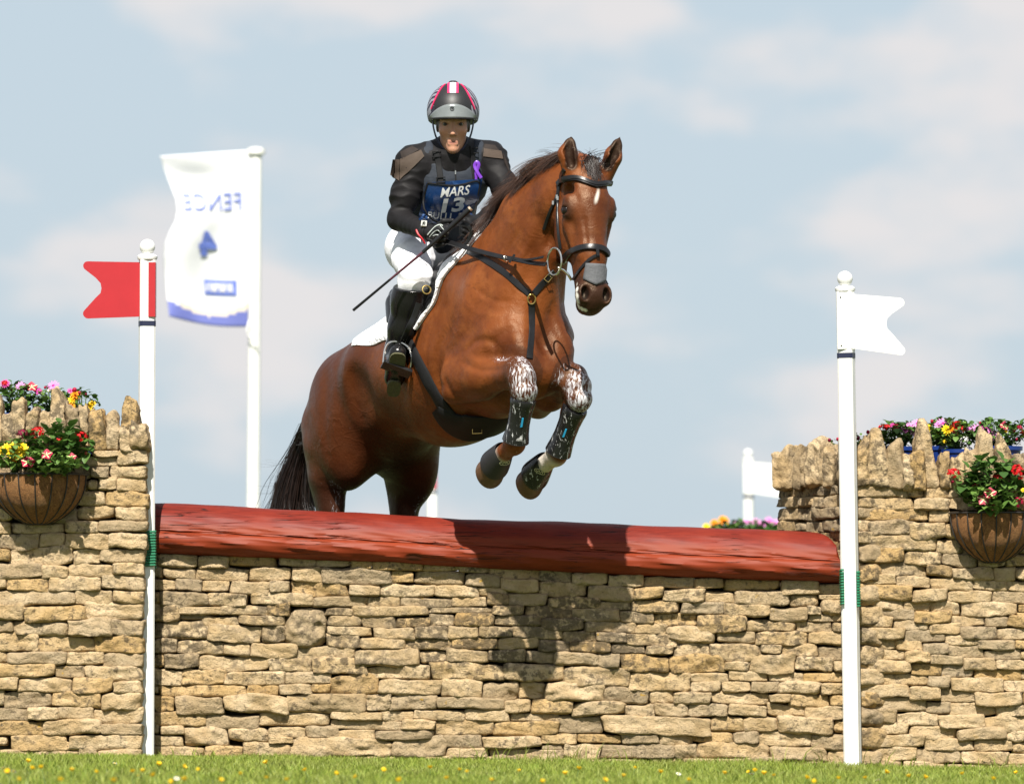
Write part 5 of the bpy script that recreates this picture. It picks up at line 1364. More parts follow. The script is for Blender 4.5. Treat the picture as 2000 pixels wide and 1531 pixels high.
def build_body(root, L0):
    allp = np.array(list(J.values())); lo = allp.min(0) - .14; hi = allp.max(0) + .14; hi[2] = EYE[2] + .16; lo[2] = J['heelR'][2] - .05
    S = SDF(lo, hi, .0042)
    # torso and limbs, a little slimmer than the clothes over them
    S.cone(J['hipR'], J['hipL'], .085, .085, k=.05); S.cone(J['pelvis'], J['waist'], .105, .095, k=.06); S.cone(J['waist'], J['chest'], .095, .115, k=.06)
    S.cone(J['chest'] * .6 + J['shR'] * .4, J['chest'] * .6 + J['shL'] * .4, .10, .10, k=.06); S.cone(J['shR'], J['shL'], .045, .045, k=.06); S.cone(J['chest'], J['neck'], .10, .065, k=.05)
    for s in 'RL':
        limb(S, [(J['sh' + s], .045), (J['el' + s], .032), (J['wr' + s], .022)]); limb(S, [(J['hip' + s], .085), (J['knee' + s] + np.array((0, .03, 0)), .040), (J['ank' + s], .032), (J['ank' + s] * .5 + J['toe' + s] * .5, .022)])
        S.cone(J['wr' + s], J['wr' + s] + np.array((.04 if s == 'R' else -.03, -.04, 0)), .020, .020, k=.01)
    # neck and head
    S.cone(J['neck'] + np.array((0, .02, -.02)), fc(0, .012, -.075), .060, .052, k=.03)
    S.ell(fc(0, .012, .035), (.070, .093, .095), HRX, k=.02); S.ell(fc(0, -.024, -.026), (.0545, .066, .080), HRX, k=.03)
    S.ell(fc(0, -.034, -.084), (.029, .044, .037), HRX, k=.035); S.ell(fc(0, -.070, -.110), (.019, .016, .015), HRX, k=.025)
    for s in (1, -1):
        S.ell(fc(s * .036, -.058, -.030), (.022, .022, .020), HRX, k=.025)
        S.ell(fc(s * .032, -.096, -.002), (.017, .014, .0105), HRX, k=.012, cut=True)
        S.cone(fc(s * .016, -.084, .017), fc(s * .050, -.070, .018), .0085, .007, k=.014)
        S.cone(fc(s * .019, -.0850, .0045), fc(s * .047, -.0755, .003), .0042, .0042, k=.004); S.cone(fc(s * .021, -.0835, -.0085), fc(s * .045, -.0755, -.0085), .0035, .0035, k=.004)
        S.ell(fc(s * .0110, -.093, -.046), (.0072, .008, .006), HRX, k=.006)
        S.ell(fc(s * .066, .004, -.012), (.008, .016, .028), HRX, k=.008)
    S.cone(fc(0, -.085, .004), fc(0, -.104, -.038), .0072, .0095, k=.012); S.ell(fc(0, -.104, -.042), (.0098, .009, .0085), HRX, k=.006)
    for s in (1, -1): S.ell(fc(s * .006, -.105, -.0505), (.004, .005, .0035), HRX, k=.002, cut=True)
    S.cone(fc(-.018, -.0815, -.0715), fc(.018, -.0815, -.0715), .0050, .0050, k=.008); S.cone(fc(-.015, -.082, -.0855), fc(.015, -.082, -.0855), .0062, .0062, k=.008)
    V, F = S.mesh(1)
    me = mesh('body', V - L0, F); fl = (V - EYE) @ HRX
    lip = np.zeros(len(V)); brow = np.zeros(len(V)); hair = np.zeros(len(V)); flush = np.zeros(len(V)); dark = np.zeros(len(V))
    lip = (1 - smoothstep(.7, 1.1, np.hypot(fl[:, 0] / .0225, (fl[:, 2] + .079) / .0115))) * (fl[:, 1] < -.06)
    dark = (1 - smoothstep(.7, 1.1, np.hypot(fl[:, 0] / .0185, (fl[:, 2] + .0785) / .0036))) * (fl[:, 1] < -.06)
    for s in (1, -1):
        brow = np.maximum(brow, (1 - smoothstep(.6, 1.1, np.hypot((fl[:, 0] * s - .034) / .021, (fl[:, 2] - .0165 - .05 * (fl[:, 0] * s - .03)) / .0042))) * (fl[:, 1] < -.05))
        dark = np.maximum(dark, .55 * (1 - smoothstep(.5, 1.1, np.hypot((fl[:, 0] * s - .033) / .018, (fl[:, 2] + .001) / .0085))) * (fl[:, 1] < -.05))
        flush = np.maximum(flush, (1 - smoothstep(.3, 1.1, np.hypot((fl[:, 0] * s - .040) / .026, (fl[:, 2] + .038) / .022))) * (fl[:, 1] < -.03))
    hair = smoothstep(-.052, -.038, fl[:, 1]) * (fl[:, 2] > -.045) * (np.abs(fl[:, 0]) > .045)
    for n_, v_ in (('lip', lip), ('brow', brow), ('hairy', hair), ('flush', flush), ('shade', dark)): point_attr(me, n_, v_)
    t = NT('skin'); co = t.objco(); c = t.mix(t.noise(co, 45, 6, .7), (.40, .185, .112), (.55, .29, .19))
    c = t.mix(t.math('MULTIPLY', t.attr('flush').outputs['Fac'], .35), c, (.50, .19, .12)); c = t.mix(t.math('MULTIPLY', t.attr('lip').outputs['Fac'], .6), c, (.33, .11, .085))
    c = t.mix(t.math('MULTIPLY', t.attr('brow').outputs['Fac'], .7), c, (.13, .065, .035)); c = t.mix(t.attr('shade').outputs['Fac'], c, (.10, .035, .025)); c = t.mix(t.attr('hairy').outputs['Fac'], c, (.05, .028, .018))
    t.set(Base_Color=c, Roughness=.48, Normal=t.bump(t.noise(co, 350, 3), .15, .001))
    try: t.b.inputs['Subsurface Weight'].default_value = .08; t.b.inputs['Subsurface Radius'].default_value = (.01, .004, .002)
    except Exception: pass
    link('body', me, t.m, root)
    M['sclera'] = simple('eye white', (.20, .17, .15), .35); M['iris'] = simple('eye iris', (.018, .013, .010), .3)
    for s in (1, -1):
        c = fc(s * .0325, -.0745, -.0015); m = MB(); m.lathe([(.0118 * math.sin(a), -.0118 * math.cos(a)) for a in np.linspace(.02, math.pi - .02, 10)], c - L0, 14); e = m.build('eye', M['sclera'], root)
        m = MB(); m.lathe([(.0001, .0010), (.0050, .0004), (.0068, -.0012), (.0072, -.004)], c + np.array((0, -.0116, -.001)) - L0, 14, axis=(0, -1, 0)); m.build('iris', M['iris'], e)

def build_rider():
    root = empty('person', tuple(J['pelvis'])); L0 = np.array(root.location); RIDER['root'] = root
    tag(root, 'rider in black jacket, blue number bib and striped helmet crouching over the horse', 'person')
    build_body(root, L0)
    def fabric(name, col, rough=.8, folds=.5, fs=26, dist=.010):
        t = NT(name); co = t.objco(); mp = t.n('ShaderNodeMapping'); mp.inputs['Scale'].default_value = (1.0, 1.0, 2.4); mp.inputs['Rotation'].default_value = (0, .3, 0); t.l(co, mp.inputs['Vector'])
        f = t.noise(mp.outputs[0], fs, 3, .5, .5); c = t.mix(t.noise(co, 30, 4), tuple(x * .75 for x in col), tuple(x * 1.25 for x in col))
        n1 = t.bump(f, folds, dist); t.set(Base_Color=c, Roughness=rough, Normal=t.bump(t.noise(co, 400, 2), .2, .001, n1)); t.b.inputs['Specular IOR Level'].default_value = .16
        return t.m
    M['jacket'] = fabric('black technical cloth', (.010, .0092, .010), .6, .22, 15); M['vest'] = fabric('navy protector cloth', (.026, .031, .041), .65, .35, 18)
    M['breeches'] = fabric('white breeches cloth', (.80, .80, .83), .8, .30, 16, .008)
    M['panel'] = fabric('taupe pad panel', (.070, .052, .041), .7, .15); M['panel2'] = fabric('dark taupe panel', (.026, .020, .018), .7, .15)
    # jacket: torso with both sleeves
    S = SDF(np.minimum.reduce([J['elR'], J['pelvis'], J['wrR'], J['elL']]) - .16, np.maximum.reduce([J['elL'], J['neck'], J['pelvis'], J['shL']]) + np.array((.12, .16, .14)), .005)
    S.cone(J['pelvis'] + np.array((0, 0, .03)), J['waist'], .115, .118, k=.05); S.cone(J['waist'], J['chest'], .118, .128, k=.06)
    S.cone(J['chest'] * .65 + J['shR'] * .35, J['chest'] * .65 + J['shL'] * .35, .108, .108, k=.06); S.cone(J['shR'] + np.array((.03, 0, .0)), J['shL'] + np.array((-.03, 0, .0)), .052, .052, k=.06)
    for s in 'RL': S.cone(J['neck'] + np.array((-.035 if s == 'R' else .035, .03, .035)), J['sh' + s] + np.array((.02 if s == 'R' else -.02, .01, .022)), .052, .046, k=.05)
    S.cone(J['chest'], J['neck'], .115, .078, k=.05); S.cone(J['neck'] + np.array((0, .015, -.02)), fc(0, .018, -.098), .076, .063, k=.03)
    for s in 'RL':
        sh, el, wr = J['sh' + s], J['el' + s], J['wr' + s]
        S.cone(sh, sh * .45 + el * .55, .062, .058, k=.045); S.cone(sh * .45 + el * .55, el, .054, .044, k=.012); S.ell(el, (.046, .046, .048), k=.02); S.cone(el, wr, .046, .034, k=.025)
        S.ell(sh + np.array((-.015 if s == 'R' else .015, 0, .0)), (.058, .066, .054), k=.03)
        S.cone(sh * .42 + el * .58, sh * .35 + el * .65, .063, .062, k=.008)                   # hem of the armoured sleeve
        for f_ in (.35, .5, .65, .8): S.ell(el * (1 - f_) + wr * f_, (.0455 - .010 * f_,) * 3, k=.006)
    V, F = S.mesh(1); V = wrinkle(V, F, .0062, 301); jb = bvh_of(V, F); jk = link('jacket', mesh('jacket', V - L0, F), M['jacket'], root); RIDER['jb'] = jb
    # body protector over the chest
    S = SDF(J['waist'] - np.array((.26, .30, .16)), J['neck'] + np.array((.26, .26, .12)), .005)
    S.cone(J['pelvis'] + np.array((0, -.02, .05)), J['waist'], .135, .140, k=.05); S.cone(J['waist'], J['chest'], .140, .150, k=.06)
    S.cone(J['chest'] * .72 + J['shR'] * .28, J['chest'] * .72 + J['shL'] * .28, .128, .128, k=.06)
    S.cone(J['chest'] * .55 + J['shR'] * .45 + np.array((.02, 0, .03)), J['shR'] * .72 + J['neck'] * .28 + np.array((0, .02, .0)), .085, .062, k=.04); S.cone(J['chest'] * .55 + J['shL'] * .45 + np.array((-.02, 0, .03)), J['shL'] * .72 + J['neck'] * .28 + np.array((0, .02, .0)), .085, .062, k=.04)
    for s in 'RL': S.cone(J['neck'] + np.array((-.055 if s == 'R' else .055, .02, .03)), J['sh' + s] * .72 + J['neck'] * .28 + np.array((0, .0, .015)), .056, .056, k=.03)
    S.cone(J['neck'] + np.array((0, .03, -.08)), fc(0, -.01, .10), .076, .095, k=.02, cut=True)                     # neck opening
    S.cone(J['chest'] + np.array((0.0, -.20, .03)), fc(0, -.12, -.07), .03, .075, k=.02, cut=True)
    V, F = S.mesh(1); V = wrinkle(V, F, .003, 305); vb = bvh_of(V, F); vest = link('vest', mesh('vest', V - L0, F), M['vest'], root); RIDER['vb'] = vb
    def both(u, v):
        a, n1 = cast_on(vb, u, v); b, n2 = cast_on(jb, u, v)
        if a is None: return b, n2
        if b is None: return a, n1
        return (a, n1) if a[1] < b[1] else (b, n2)
    def line_on(pix, n=5, fn=both, lift=0.0):
        ps, ns = [], []
        for u, v in catmull(np.array(pix, float), n):
            l, nn = fn(u, v)
            if l is not None: ps.append(l + nn * lift); ns.append(nn)
        ps, ns = np.array(ps), np.array(ns)
        for _ in range(4):
            ps[1:-1] = .5 * ps[1:-1] + .25 * (ps[:-2] + ps[2:]); ns[1:-1] = .5 * ns[1:-1] + .25 * (ns[:-2] + ns[2:])
        return ps, ns
    def patch(name, quad, nu, nv, mat, parent, fn=both, lift=.004, thick=.004, smooth_it=2):
        tl, tr, brr, bl = (np.array(q, float) for q in quad); G = np.zeros((nu + 1, nv + 1, 3)); ok = None; NN = np.zeros_like(G)
        for i in range(nu + 1):
            for j in range(nv + 1):
                a, b = i / nu, j / nv; q = (tl * (1 - a) + tr * a) * (1 - b) + (bl * (1 - a) + brr * a) * b
                l, n = fn(*q)
                if l is None: l, n = (ok if ok is not None else (P(*q, -.2), np.array((0, -1.0, 0)))); l = P(*q, l[1])
                ok = (l, n); G[i, j] = l; NN[i, j] = n
        for _ in range(smooth_it):
            G[1:-1, 1:-1] = .5 * G[1:-1, 1:-1] + .125 * (G[:-2, 1:-1] + G[2:, 1:-1] + G[1:-1, :-2] + G[1:-1, 2:]); NN[1:-1, 1:-1] = (NN[1:-1, 1:-1] + NN[:-2, 1:-1] + NN[2:, 1:-1] + NN[1:-1, :-2] + NN[1:-1, 2:]) / 5
        NN /= np.linalg.norm(NN, axis=2)[..., None]
        A = (G + NN * (lift + thick)).reshape(-1, 3); B = (G + NN * (lift - .006)).reshape(-1, 3); n = len(A); W = nv + 1
        F = [(i * W + j, i * W + j + 1, (i + 1) * W + j + 1, (i + 1) * W + j) for i in range(nu) for j in range(nv)]; F2 = [tuple(n + k for k in f[::-1]) for f in F]
        per = [(0, j) for j in range(W)] + [(i, nv) for i in range(1, nu + 1)] + [(nu, j) for j in range(nv - 1, -1, -1)] + [(i, 0) for i in range(nu - 1, 0, -1)]; pi = [a * W + b for a, b in per]
        S_ = [(pi[k], pi[(k + 1) % len(pi)], n + pi[(k + 1) % len(pi)], n + pi[k]) for k in range(len(pi))]
        m = MB(); m.add(np.concatenate((A, B)) - L0, F + F2 + S_); o = m.build(name, mat, parent)
        return o, bvh_of(np.concatenate((A, B)), [f for f in F + F2 + S_])
    # armoured panels of the sleeves
    jf = lambda u, v: cast_on(jb, u, v)
    for nm, q, mt in (('sleeve_panel', ((783, 311), (822, 294), (828, 306), (782, 352)), 'panel'), ('sleeve_panel', ((767, 312), (781, 312), (780, 354), (762, 342)), 'panel'), ('sleeve_panel', ((783, 298), (805, 287), (818, 294), (786, 311)), 'panel2'),
                      ('sleeve_panel', ((945, 290), (978, 296), (982, 311), (944, 306)), 'panel'), ('sleeve_panel', ((946, 283), (966, 285), (974, 295), (946, 291)), 'panel2'), ('sleeve_panel', ((982, 300), (990, 318), (994, 338), (985, 318)), 'panel2')):
        patch(nm, q, 6, 6, M[mt], jk, fn=jf, lift=.001, thick=.004)
    # webbing, buckles, zip
    for pix in ([(851, 296), (855, 310), (858, 330), (861, 356)], [(921, 286), (923, 305), (925, 330), (928, 350)]):
        pn = line_on(pix); m = MB(); m.ribbon(pn[0] - L0, pn[1], .026, .005); m.build('webbing', M['web'], vest)
    for (u, v) in ((854, 302), (923, 295), (861, 352)):
        l, n = both(u, v); q = [l + n * .008 + np.array((x, 0, z)) - L0 for x, z in ((-.018, .010), (.018, .012), (.018, -.010), (-.018, -.012), (-.018, .010))]; m = MB(); m.tube(q, .0028, 6); m.build('buckle', M['web'], vest)
    pn = line_on([(888, 322), (889, 335), (890, 350), (890, 360)]); m = MB(); m.ribbon(pn[0] - L0, pn[1], .007, .002); m.build('zip', M['web'], vest)
    l, n = both(889, 338); m = MB(); m.box(l + n * .006 - L0, (.005, .003, .016)); m.build('zip_pull', M['steel'], vest)
    # purple ribbon pin
    M['purple'] = simple('purple satin', (.13, .025, .36), .35)
    l, n = both(933, 330); y0 = l[1] - .018
    lp = catmull([P(929, 351, y0), P(930, 338, y0), P(935, 322, y0), P(931, 317, y0), P(927, 324, y0), P(932, 336, y0 - .004), P(940, 348, y0 - .004)], 5)
    m = MB(); m.ribbon(lp - L0, np.repeat(np.array(((.15, -1, .1),)), len(lp), 0), .014, .002); m.build('ribbon_pin', M['purple'], vest)
    # number bib
    t = NT('blue bib print'); co = t.objco(); f = t.noise(co, 11, 3, .5, 1.2); f2 = t.noise(co, 5.5, 2)
    c = t.mix(t.ramp(f2, .35, .6), (.010, .055, .19), (.012, .028, .085)); c = t.mix(t.math('MULTIPLY', t.ramp(f, .56, .68), .45), c, (.05, .13, .33)); t.set(Base_Color=c, Roughness=.22, Normal=t.bump(f, .35, .008)); M['bib'] = t.m
    BQ = ((834, 357), (939, 350), (921, 446), (818, 430))
    bib, bb = patch('bib', BQ, 14, 14, M['bib'], root, lift=.006, thick=.003, smooth_it=14)
    bf = lambda u, v: cast_on(bb, u, v)
    edge = [(835, 357.5), (860, 360.5), (885, 363), (912, 359), (937.5, 351), (931, 390), (921, 443), (870, 438), (819, 429.5), (826, 393), (835, 358.5)]
    pn = line_on(edge, 6, fn=lambda u, v: bf(u, v)); m = MB(); m.tube(pn[0] - L0, .0045, 6); m.build('binding', M['web'], bib)
    M['silver'] = simple('silver print', (.62, .63, .62), .35, .15, 30)
    def lettering(txt, u0, v0, u1, v1, shear, slope, name, bold=.02):
        cu = bpy.data.curves.new(name, 'FONT'); cu.body = txt; cu.resolution_u = 3; cu.offset = bold
        o = bpy.data.objects.new(name, cu); COL.objects.link(o); dg = bpy.context.evaluated_depsgraph_get(); me = bpy.data.meshes.new_from_object(o.evaluated_get(dg)); bpy.data.objects.remove(o)
        bm = bmesh.new(); bm.from_mesh(me); bmesh.ops.triangulate(bm, faces=bm.faces[:]); bmesh.ops.subdivide_edges(bm, edges=[e for e in bm.edges if e.calc_length() > .25], cuts=2); bm.to_mesh(me); bm.free()
        V = np.array([v.co[:] for v in me.vertices]); mn, mx = V.min(0), V.max(0); out = []
        for x, y, _ in V:
            a, b = (x - mn[0]) / (mx[0] - mn[0]), (y - mn[1]) / (mx[1] - mn[1])
            u = u0 + (u1 - u0) * a + shear * b; v = v1 + (v0 - v1) * b + slope * a
            l, n = bf(u, v)
            if l is None: l, n = P(u, v, out[-1][1] + L0[1] if out else -.2), np.array((0, -1.0, 0))
            out.append(l + n * .0022 - L0)
        F = [tuple(p.vertices) for p in me.polygons]; return obj(name, out, F, M['silver'], bib, smooth=False)
    lettering('MARS', 860, 367, 915, 386, 4, -6, 'lettering', .012)
    lettering('13', 861, 388, 904, 416, 6, -4, 'number', .035)
    lettering('BULLI', 835, 413, 880, 426, 2, 3, 'lettering', .01)
    # breeches
    S = SDF(np.minimum.reduce([J['kneeR'], J['kneeL'], J['pelvis'], J['hipR']]) - np.array((.15, .14, .12)), np.maximum.reduce([J['kneeL'], J['hipL'], J['pelvis']]) + .16, .006)
    S.cone(J['hipR'], J['hipL'], .105, .105, k=.06); S.cone(J['pelvis'] + np.array((0, .02, -.01)), J['waist'], .118, .108, k=.06); S.ell(J['pelvis'] + np.array((-.05, .06, -.03)), (.10, .10, .10), k=.05); S.ell(J['pelvis'] + np.array((.07, .10, -.03)), (.10, .10, .10), k=.05)
    for s in 'RL':
        hp, kn, an = J['hip' + s], J['knee' + s], J['ank' + s]
        limb(S, [(hp, .102), (hp * .5 + kn * .5 + np.array((0, 0, .008)), .082), (kn + np.array((0, .02, -.005)), .064), (kn * .72 + an * .28, .058)], .045)
    V, F = S.mesh(1); V = wrinkle(V, F, .0035, 309); link('breeches', mesh('breeches', V - L0, F), M['breeches'], root)
    # boots with soles
    M['bootl'] = leather('polished boot leather', (.0085, .0082, .0085), .20); M['tread'] = simple('muddy rubber sole', (.075, .072, .035), .9, .5, 120, .8, bscale=160)
    for s in 'RL':
        kn, an, he, to = (J[q + s] for q in ('knee', 'ank', 'heel', 'toe'))
        S = SDF(np.minimum.reduce([kn, an, he, to]) - .10, np.maximum.reduce([kn, an, he, to]) + .12, .0045)
        ax = (an - kn) / np.linalg.norm(an - kn); top = kn + ax * .055
        cal = kn * .68 + an * .32 + np.array((0, .012, 0))
        limb(S, [(kn + ax * .02, .080), (cal, .080), (kn * .3 + an * .7, .066), (an + np.array((0, 0, .015)), .056)], .03)
        fd = (to - he) / np.linalg.norm(to - he); mid = he * .4 + to * .6
        S.cone(an, he + fd * .03, .047, .036, k=.03); S.cone(an + np.array((0, -.01, 0)), mid, .047, .040, k=.04); S.cone(he + fd * .03, to, .036, .037, k=.03)
        S.ell(an * .75 + kn * .25, (.060, .060, .02), k=.012)
        # cut the top off at a slant, high at the outside
        nrm = ax * 1.0 + np.array((.18 if s == 'R' else -.18, -.10, 0)); nrm /= np.linalg.norm(nrm)
        tp = top
        S.field(lambda x, y, z: (x - tp[0]) * nrm[0] + (y - tp[1]) * nrm[1] + (z - tp[2]) * nrm[2], S.lo, S.lo + S.dim * S.h, k=.0, cut=True)
        V, F = S.mesh(1); bo = link('boot', mesh('boot', V - L0, F), M['bootl'], root); tag(bo, 'tall polished black riding boot')
        sn = np.cross(np.array((1.0, 0, 0)), fd); sn = sn if sn[1] < 0 or sn[2] < 0 else -sn                       # sole normal faces the camera and down
        if sn @ np.array((0, -1, -1)) < 0: sn = -sn
        sd = np.cross(fd, sn); base = he + sn * .034
        def plate(nm, a0, a1, w0, w1, th, mt, lift):
            m = MB(); n = 20; pts = []
            for q in range(n):
                a = 2 * math.pi * q / n; x = math.copysign(abs(math.cos(a)) ** .7, math.cos(a)); yv = math.copysign(abs(math.sin(a)) ** .7, math.sin(a)); ff = (yv + 1) / 2
                pts.append(base + fd * (a0 + (a1 - a0) * ff) + sd * x * (w0 + (w1 - w0) * ff) + sn * lift)
            V = pts + [p + sn * th for p in pts]; m.add(np.array(V) - L0, [tuple(range(n)), tuple(range(2 * n - 1, n - 1, -1))] + [(i, (i + 1) % n, n + (i + 1) % n, n + i) for i in range(n)]); m.build(nm, mt, bo, smooth=False)
        Lf = np.linalg.norm(to - he)
        plate('sole', .10, Lf + .035, .034, .036, .008, M['tread'], .000); plate('heel', -.034, .055, .028, .031, .022, M['tread'], -.004)
    build_helmet(root, L0); build_hands(root, L0)
    build_stirrup(); build_whip()

def build_helmet(root, L0):
    M['shell'] = simple('black helmet silk', (.011, .011, .012), .5, .3, 30, .15); M['pink'] = simple('pink satin', (.62, .020, .105), .4); M['grey'] = simple('silver satin', (.50, .52, .58), .35, .12, 50)
    t = NT('patterned helmet silk'); co = t.objco(); w = t.n('ShaderNodeTexWave', wave_type='BANDS', bands_direction='DIAGONAL'); w.inputs['Scale'].default_value = 16; w.inputs['Distortion'].default_value = 6; w.inputs['Detail'].default_value = 2; t.l(co, w.inputs['Vector'])
    t.set(Base_Color=t.mix(t.ramp(w.outputs['Fac'], .45, .6), (.014, .014, .030), (.22, .22, .26)), Roughness=.5); M['pattern'] = t.m
    t = NT('smoked peak'); co = t.objco(); t.set(Base_Color=t.mix(t.noise(co, 20, 4), (.15, .17, .17), (.28, .30, .30)), Roughness=.28, Metallic=.35); M['peak'] = t.m
    C = np.array((0, .006, .052)); R = np.array((.1125, .138, .122))
    def pt(x, a, off=0.0):
        """helmet surface: x across, a = angle from the brow over the crown"""
        xx = np.clip(x / R[0], -.999, .999); k = math.sqrt(1 - xx * xx)
        n = np.array((xx / R[0], -math.cos(a) * k / R[1], math.sin(a) * k / R[2])); n /= np.linalg.norm(n)
        return C + np.array((x, -math.cos(a) * k * R[1], math.sin(a) * k * R[2])) + n * off
    na, nx = 44, 40; V = []; A0, A1 = rad(-6), rad(205); mats = []
    for i in range(na + 1):
        a = A0 + (A1 - A0) * i / na
        for j in range(nx + 1):
            th = (j / nx * 2 - 1) * rad(104); x = R[0] * math.sin(max(-math.pi / 2, min(math.pi / 2, th)))
            V.append(pt(x, a))
    # dome as an ellipsoid grid (latitude by longitude), cut at the rim
    V = []; nl, nm_ = 26, 48
    for i in range(nl + 1):
        e = rad(90) - (rad(90) + rad(24)) * i / nl
        for j in range(nm_):
            az = 2 * math.pi * j / nm_; ee = e
            dropb = max(0, math.sin(az))                                                     # back lower than the brow
            e2 = rad(90) - (rad(90) + rad(10) + rad(20) * dropb + rad(9) * abs(math.cos(az))) * i / nl
            V.append(C + np.array((math.cos(e2) * math.cos(az) * R[0], math.cos(e2) * math.sin(az) * R[1], math.sin(e2) * R[2])))
    F = [(i * nm_ + j, i * nm_ + (j + 1) % nm_, (i + 1) * nm_ + (j + 1) % nm_, (i + 1) * nm_ + j) for i in range(nl) for j in range(nm_)] + [tuple(nl * nm_ + j for j in range(nm_))]
    loc = lambda A: (np.asarray(A) @ HRX.T) + EYE - L0
    m = MB(); m.add(loc(V), F); hel = m.build('helmet', M['shell'], root); hel.data.materials.append(M['pattern'])
    for p in hel.data.polygons:
        c = (np.array(p.center) + L0 - EYE) @ HRX
        d = abs(c[0]) - (.083 - .50 * max(0, c[2] - .10))
        if d > 0 and c[2] > .012: p.material_index = 1
    tag(hel, 'black helmet silk with pink and silver stripes and a grey peak')
    def band(name, xs, a0, a1, w, mat, off=.0022, n=24):
        pts, nn = [], []
        for i in range(n + 1):
            a = a0 + (a1 - a0) * i / n; x = xs(i / n); p = pt(x, a, 0); q = pt(x, a, .01); pts.append(p); nn.append((q - p) / .01)
        m = MB(); m.ribbon(loc(pts), np.array(nn) @ HRX.T, w, off); m.build(name, mat, hel)
    band('silver_stripe', lambda s: 0.0, rad(40), rad(150), .027, M['grey'])
    for sg in (1, -1):
        band('pink_stripe', lambda s: sg * .0185, rad(40), rad(150), .0105, M['pink'], .0026)
        band('pink_piping', lambda s: sg * (.092 - .058 * s ** 1.25), rad(8), rad(80), .0065, M['pink'], .0035)
    m = MB(); m.lathe([(.020, 0), (.019, .005), (.012, .009), (.001, .010)], loc([pt(0, rad(92), -.001)])[0], 16); m.build('button', M['shell'], hel)
    # peak: a curved plate sloping down over the brow
    nu, nv = 24, 6; V = []
    for i in range(nu + 1):
        a = -1 + 2 * i / nu
        for j in range(nv + 1):
            b = j / nv; x = a * (.104 - .004 * b); back = -.010 - math.sqrt(max(0, 1 - (a * .97) ** 2)) * .124
            V.append((x, back - .004 - .012 * b * (1 - a * a) ** .6, .022 + .060 * (1 - a * a) ** .75 * (1 - b) ** 1.1 + .004 * (1 - a * a)))
    W = nv + 1; F = [(i * W + j, i * W + j + 1, (i + 1) * W + j + 1, (i + 1) * W + j) for i in range(nu) for j in range(nv)]
    o = obj('peak', loc(V), F, M['peak'], hel); sm = o.modifiers.new('thickness', 'SOLIDIFY'); sm.thickness = .003
    e = [V[i * W + nv] for i in range(nu + 1)]; m = MB(); m.tube(loc(e), .0032, 6); m.build('peak_rim', M['shell'], hel)
    c = loc([(0, -.168, .062)])[0]
    pk = bvh_of(np.array(loc(V)) + L0, F); b_ = []
    for a in np.linspace(0, 2 * math.pi, 17):
        l, n = cast_on(pk, 883 + 3.6 * math.cos(a), 213 + 3.4 * math.sin(a))
        if l is not None: b_.append(l + np.array((0, -.003, .001)) - L0)
    if len(b_) > 8: m = MB(); m.tube(b_, .0014, 5); m.build('peak_badge', M['shell'], hel)
    b_ = []
    for a in np.linspace(.6, 5.6, 11):
        l, n = cast_on(pk, 883.6 + 1.6 * math.cos(a), 213 + 1.5 * math.sin(a))
        if l is not None: b_.append(l + np.array((0, -.003, .001)) - L0)
    if len(b_) > 5: m = MB(); m.tube(b_, .0012, 5); m.build('peak_badge', M['shell'], hel)
    # harness
    for sg in (1, -1):
        pts = catmull([fc(sg * .088, -.010, .028), fc(sg * .082, -.022, -.020), fc(sg * .068, -.030, -.065), fc(sg * .040, -.038, -.108), fc(0, -.045, -.127)], 5); m = MB(); m.ribbon(pts - L0, [np.array((sg, -.5, -.2))] * len(pts), .012, .003); m.build('chin_strap', M['navy'], hel)

def fist(name, wr, K0, K1, fwd, curl, label, root, L0, thumb):
    """gloved fist: knuckle row K0 (forefinger) to K1 (little finger)"""
    lo = np.minimum.reduce([wr, K0, K1]) - .09; hi = np.maximum.reduce([wr, K0, K1]) + .09; S = SDF(lo, hi, .0028)
    S.cone(wr, (wr + K0 + K1) / 3, .034, .034, k=.02); kc = (K0 + K1) / 2
    ax = (K1 - K0); palm = (wr * .35 + kc * .65); S.cone(palm - ax * .25, palm + ax * .25, .030, .028, k=.015); S.cone(K0 * .85 + wr * .15, K1 * .85 + wr * .15, .017, .015, k=.012)
    for i, (l1, l2, r) in enumerate(((.036, .026, .0098), (.040, .030, .0102), (.037, .028, .0098), (.030, .022, .0086))):
        k = K0 + ax * (i / 3); p = k + fwd * l1 * .8 + curl * l1 * .55; q = p + curl * l2 - fwd * l2 * .45; t = q - fwd * l2 * .9 + curl * .004
        S.cone(wr * .45 + k * .55, k, .014, .0125, k=.010); S.cone(k, p, r * 1.12, r, k=.004); S.cone(p, q, r, r * .92, k=.0035); S.cone(q, t, r * .92, r * .8, k=.0035)
    pts = [wr * .55 + K0 * .45] + thumb; S.cone(pts[0], pts[1], .016, .0125, k=.008); S.cone(pts[1], pts[2], .0115, .0095, k=.004)
    V, F = S.mesh(1); o = link(name, mesh(name, V - L0, F), M['glove'], root); tag(o, label); return o, bvh_of(V, F)
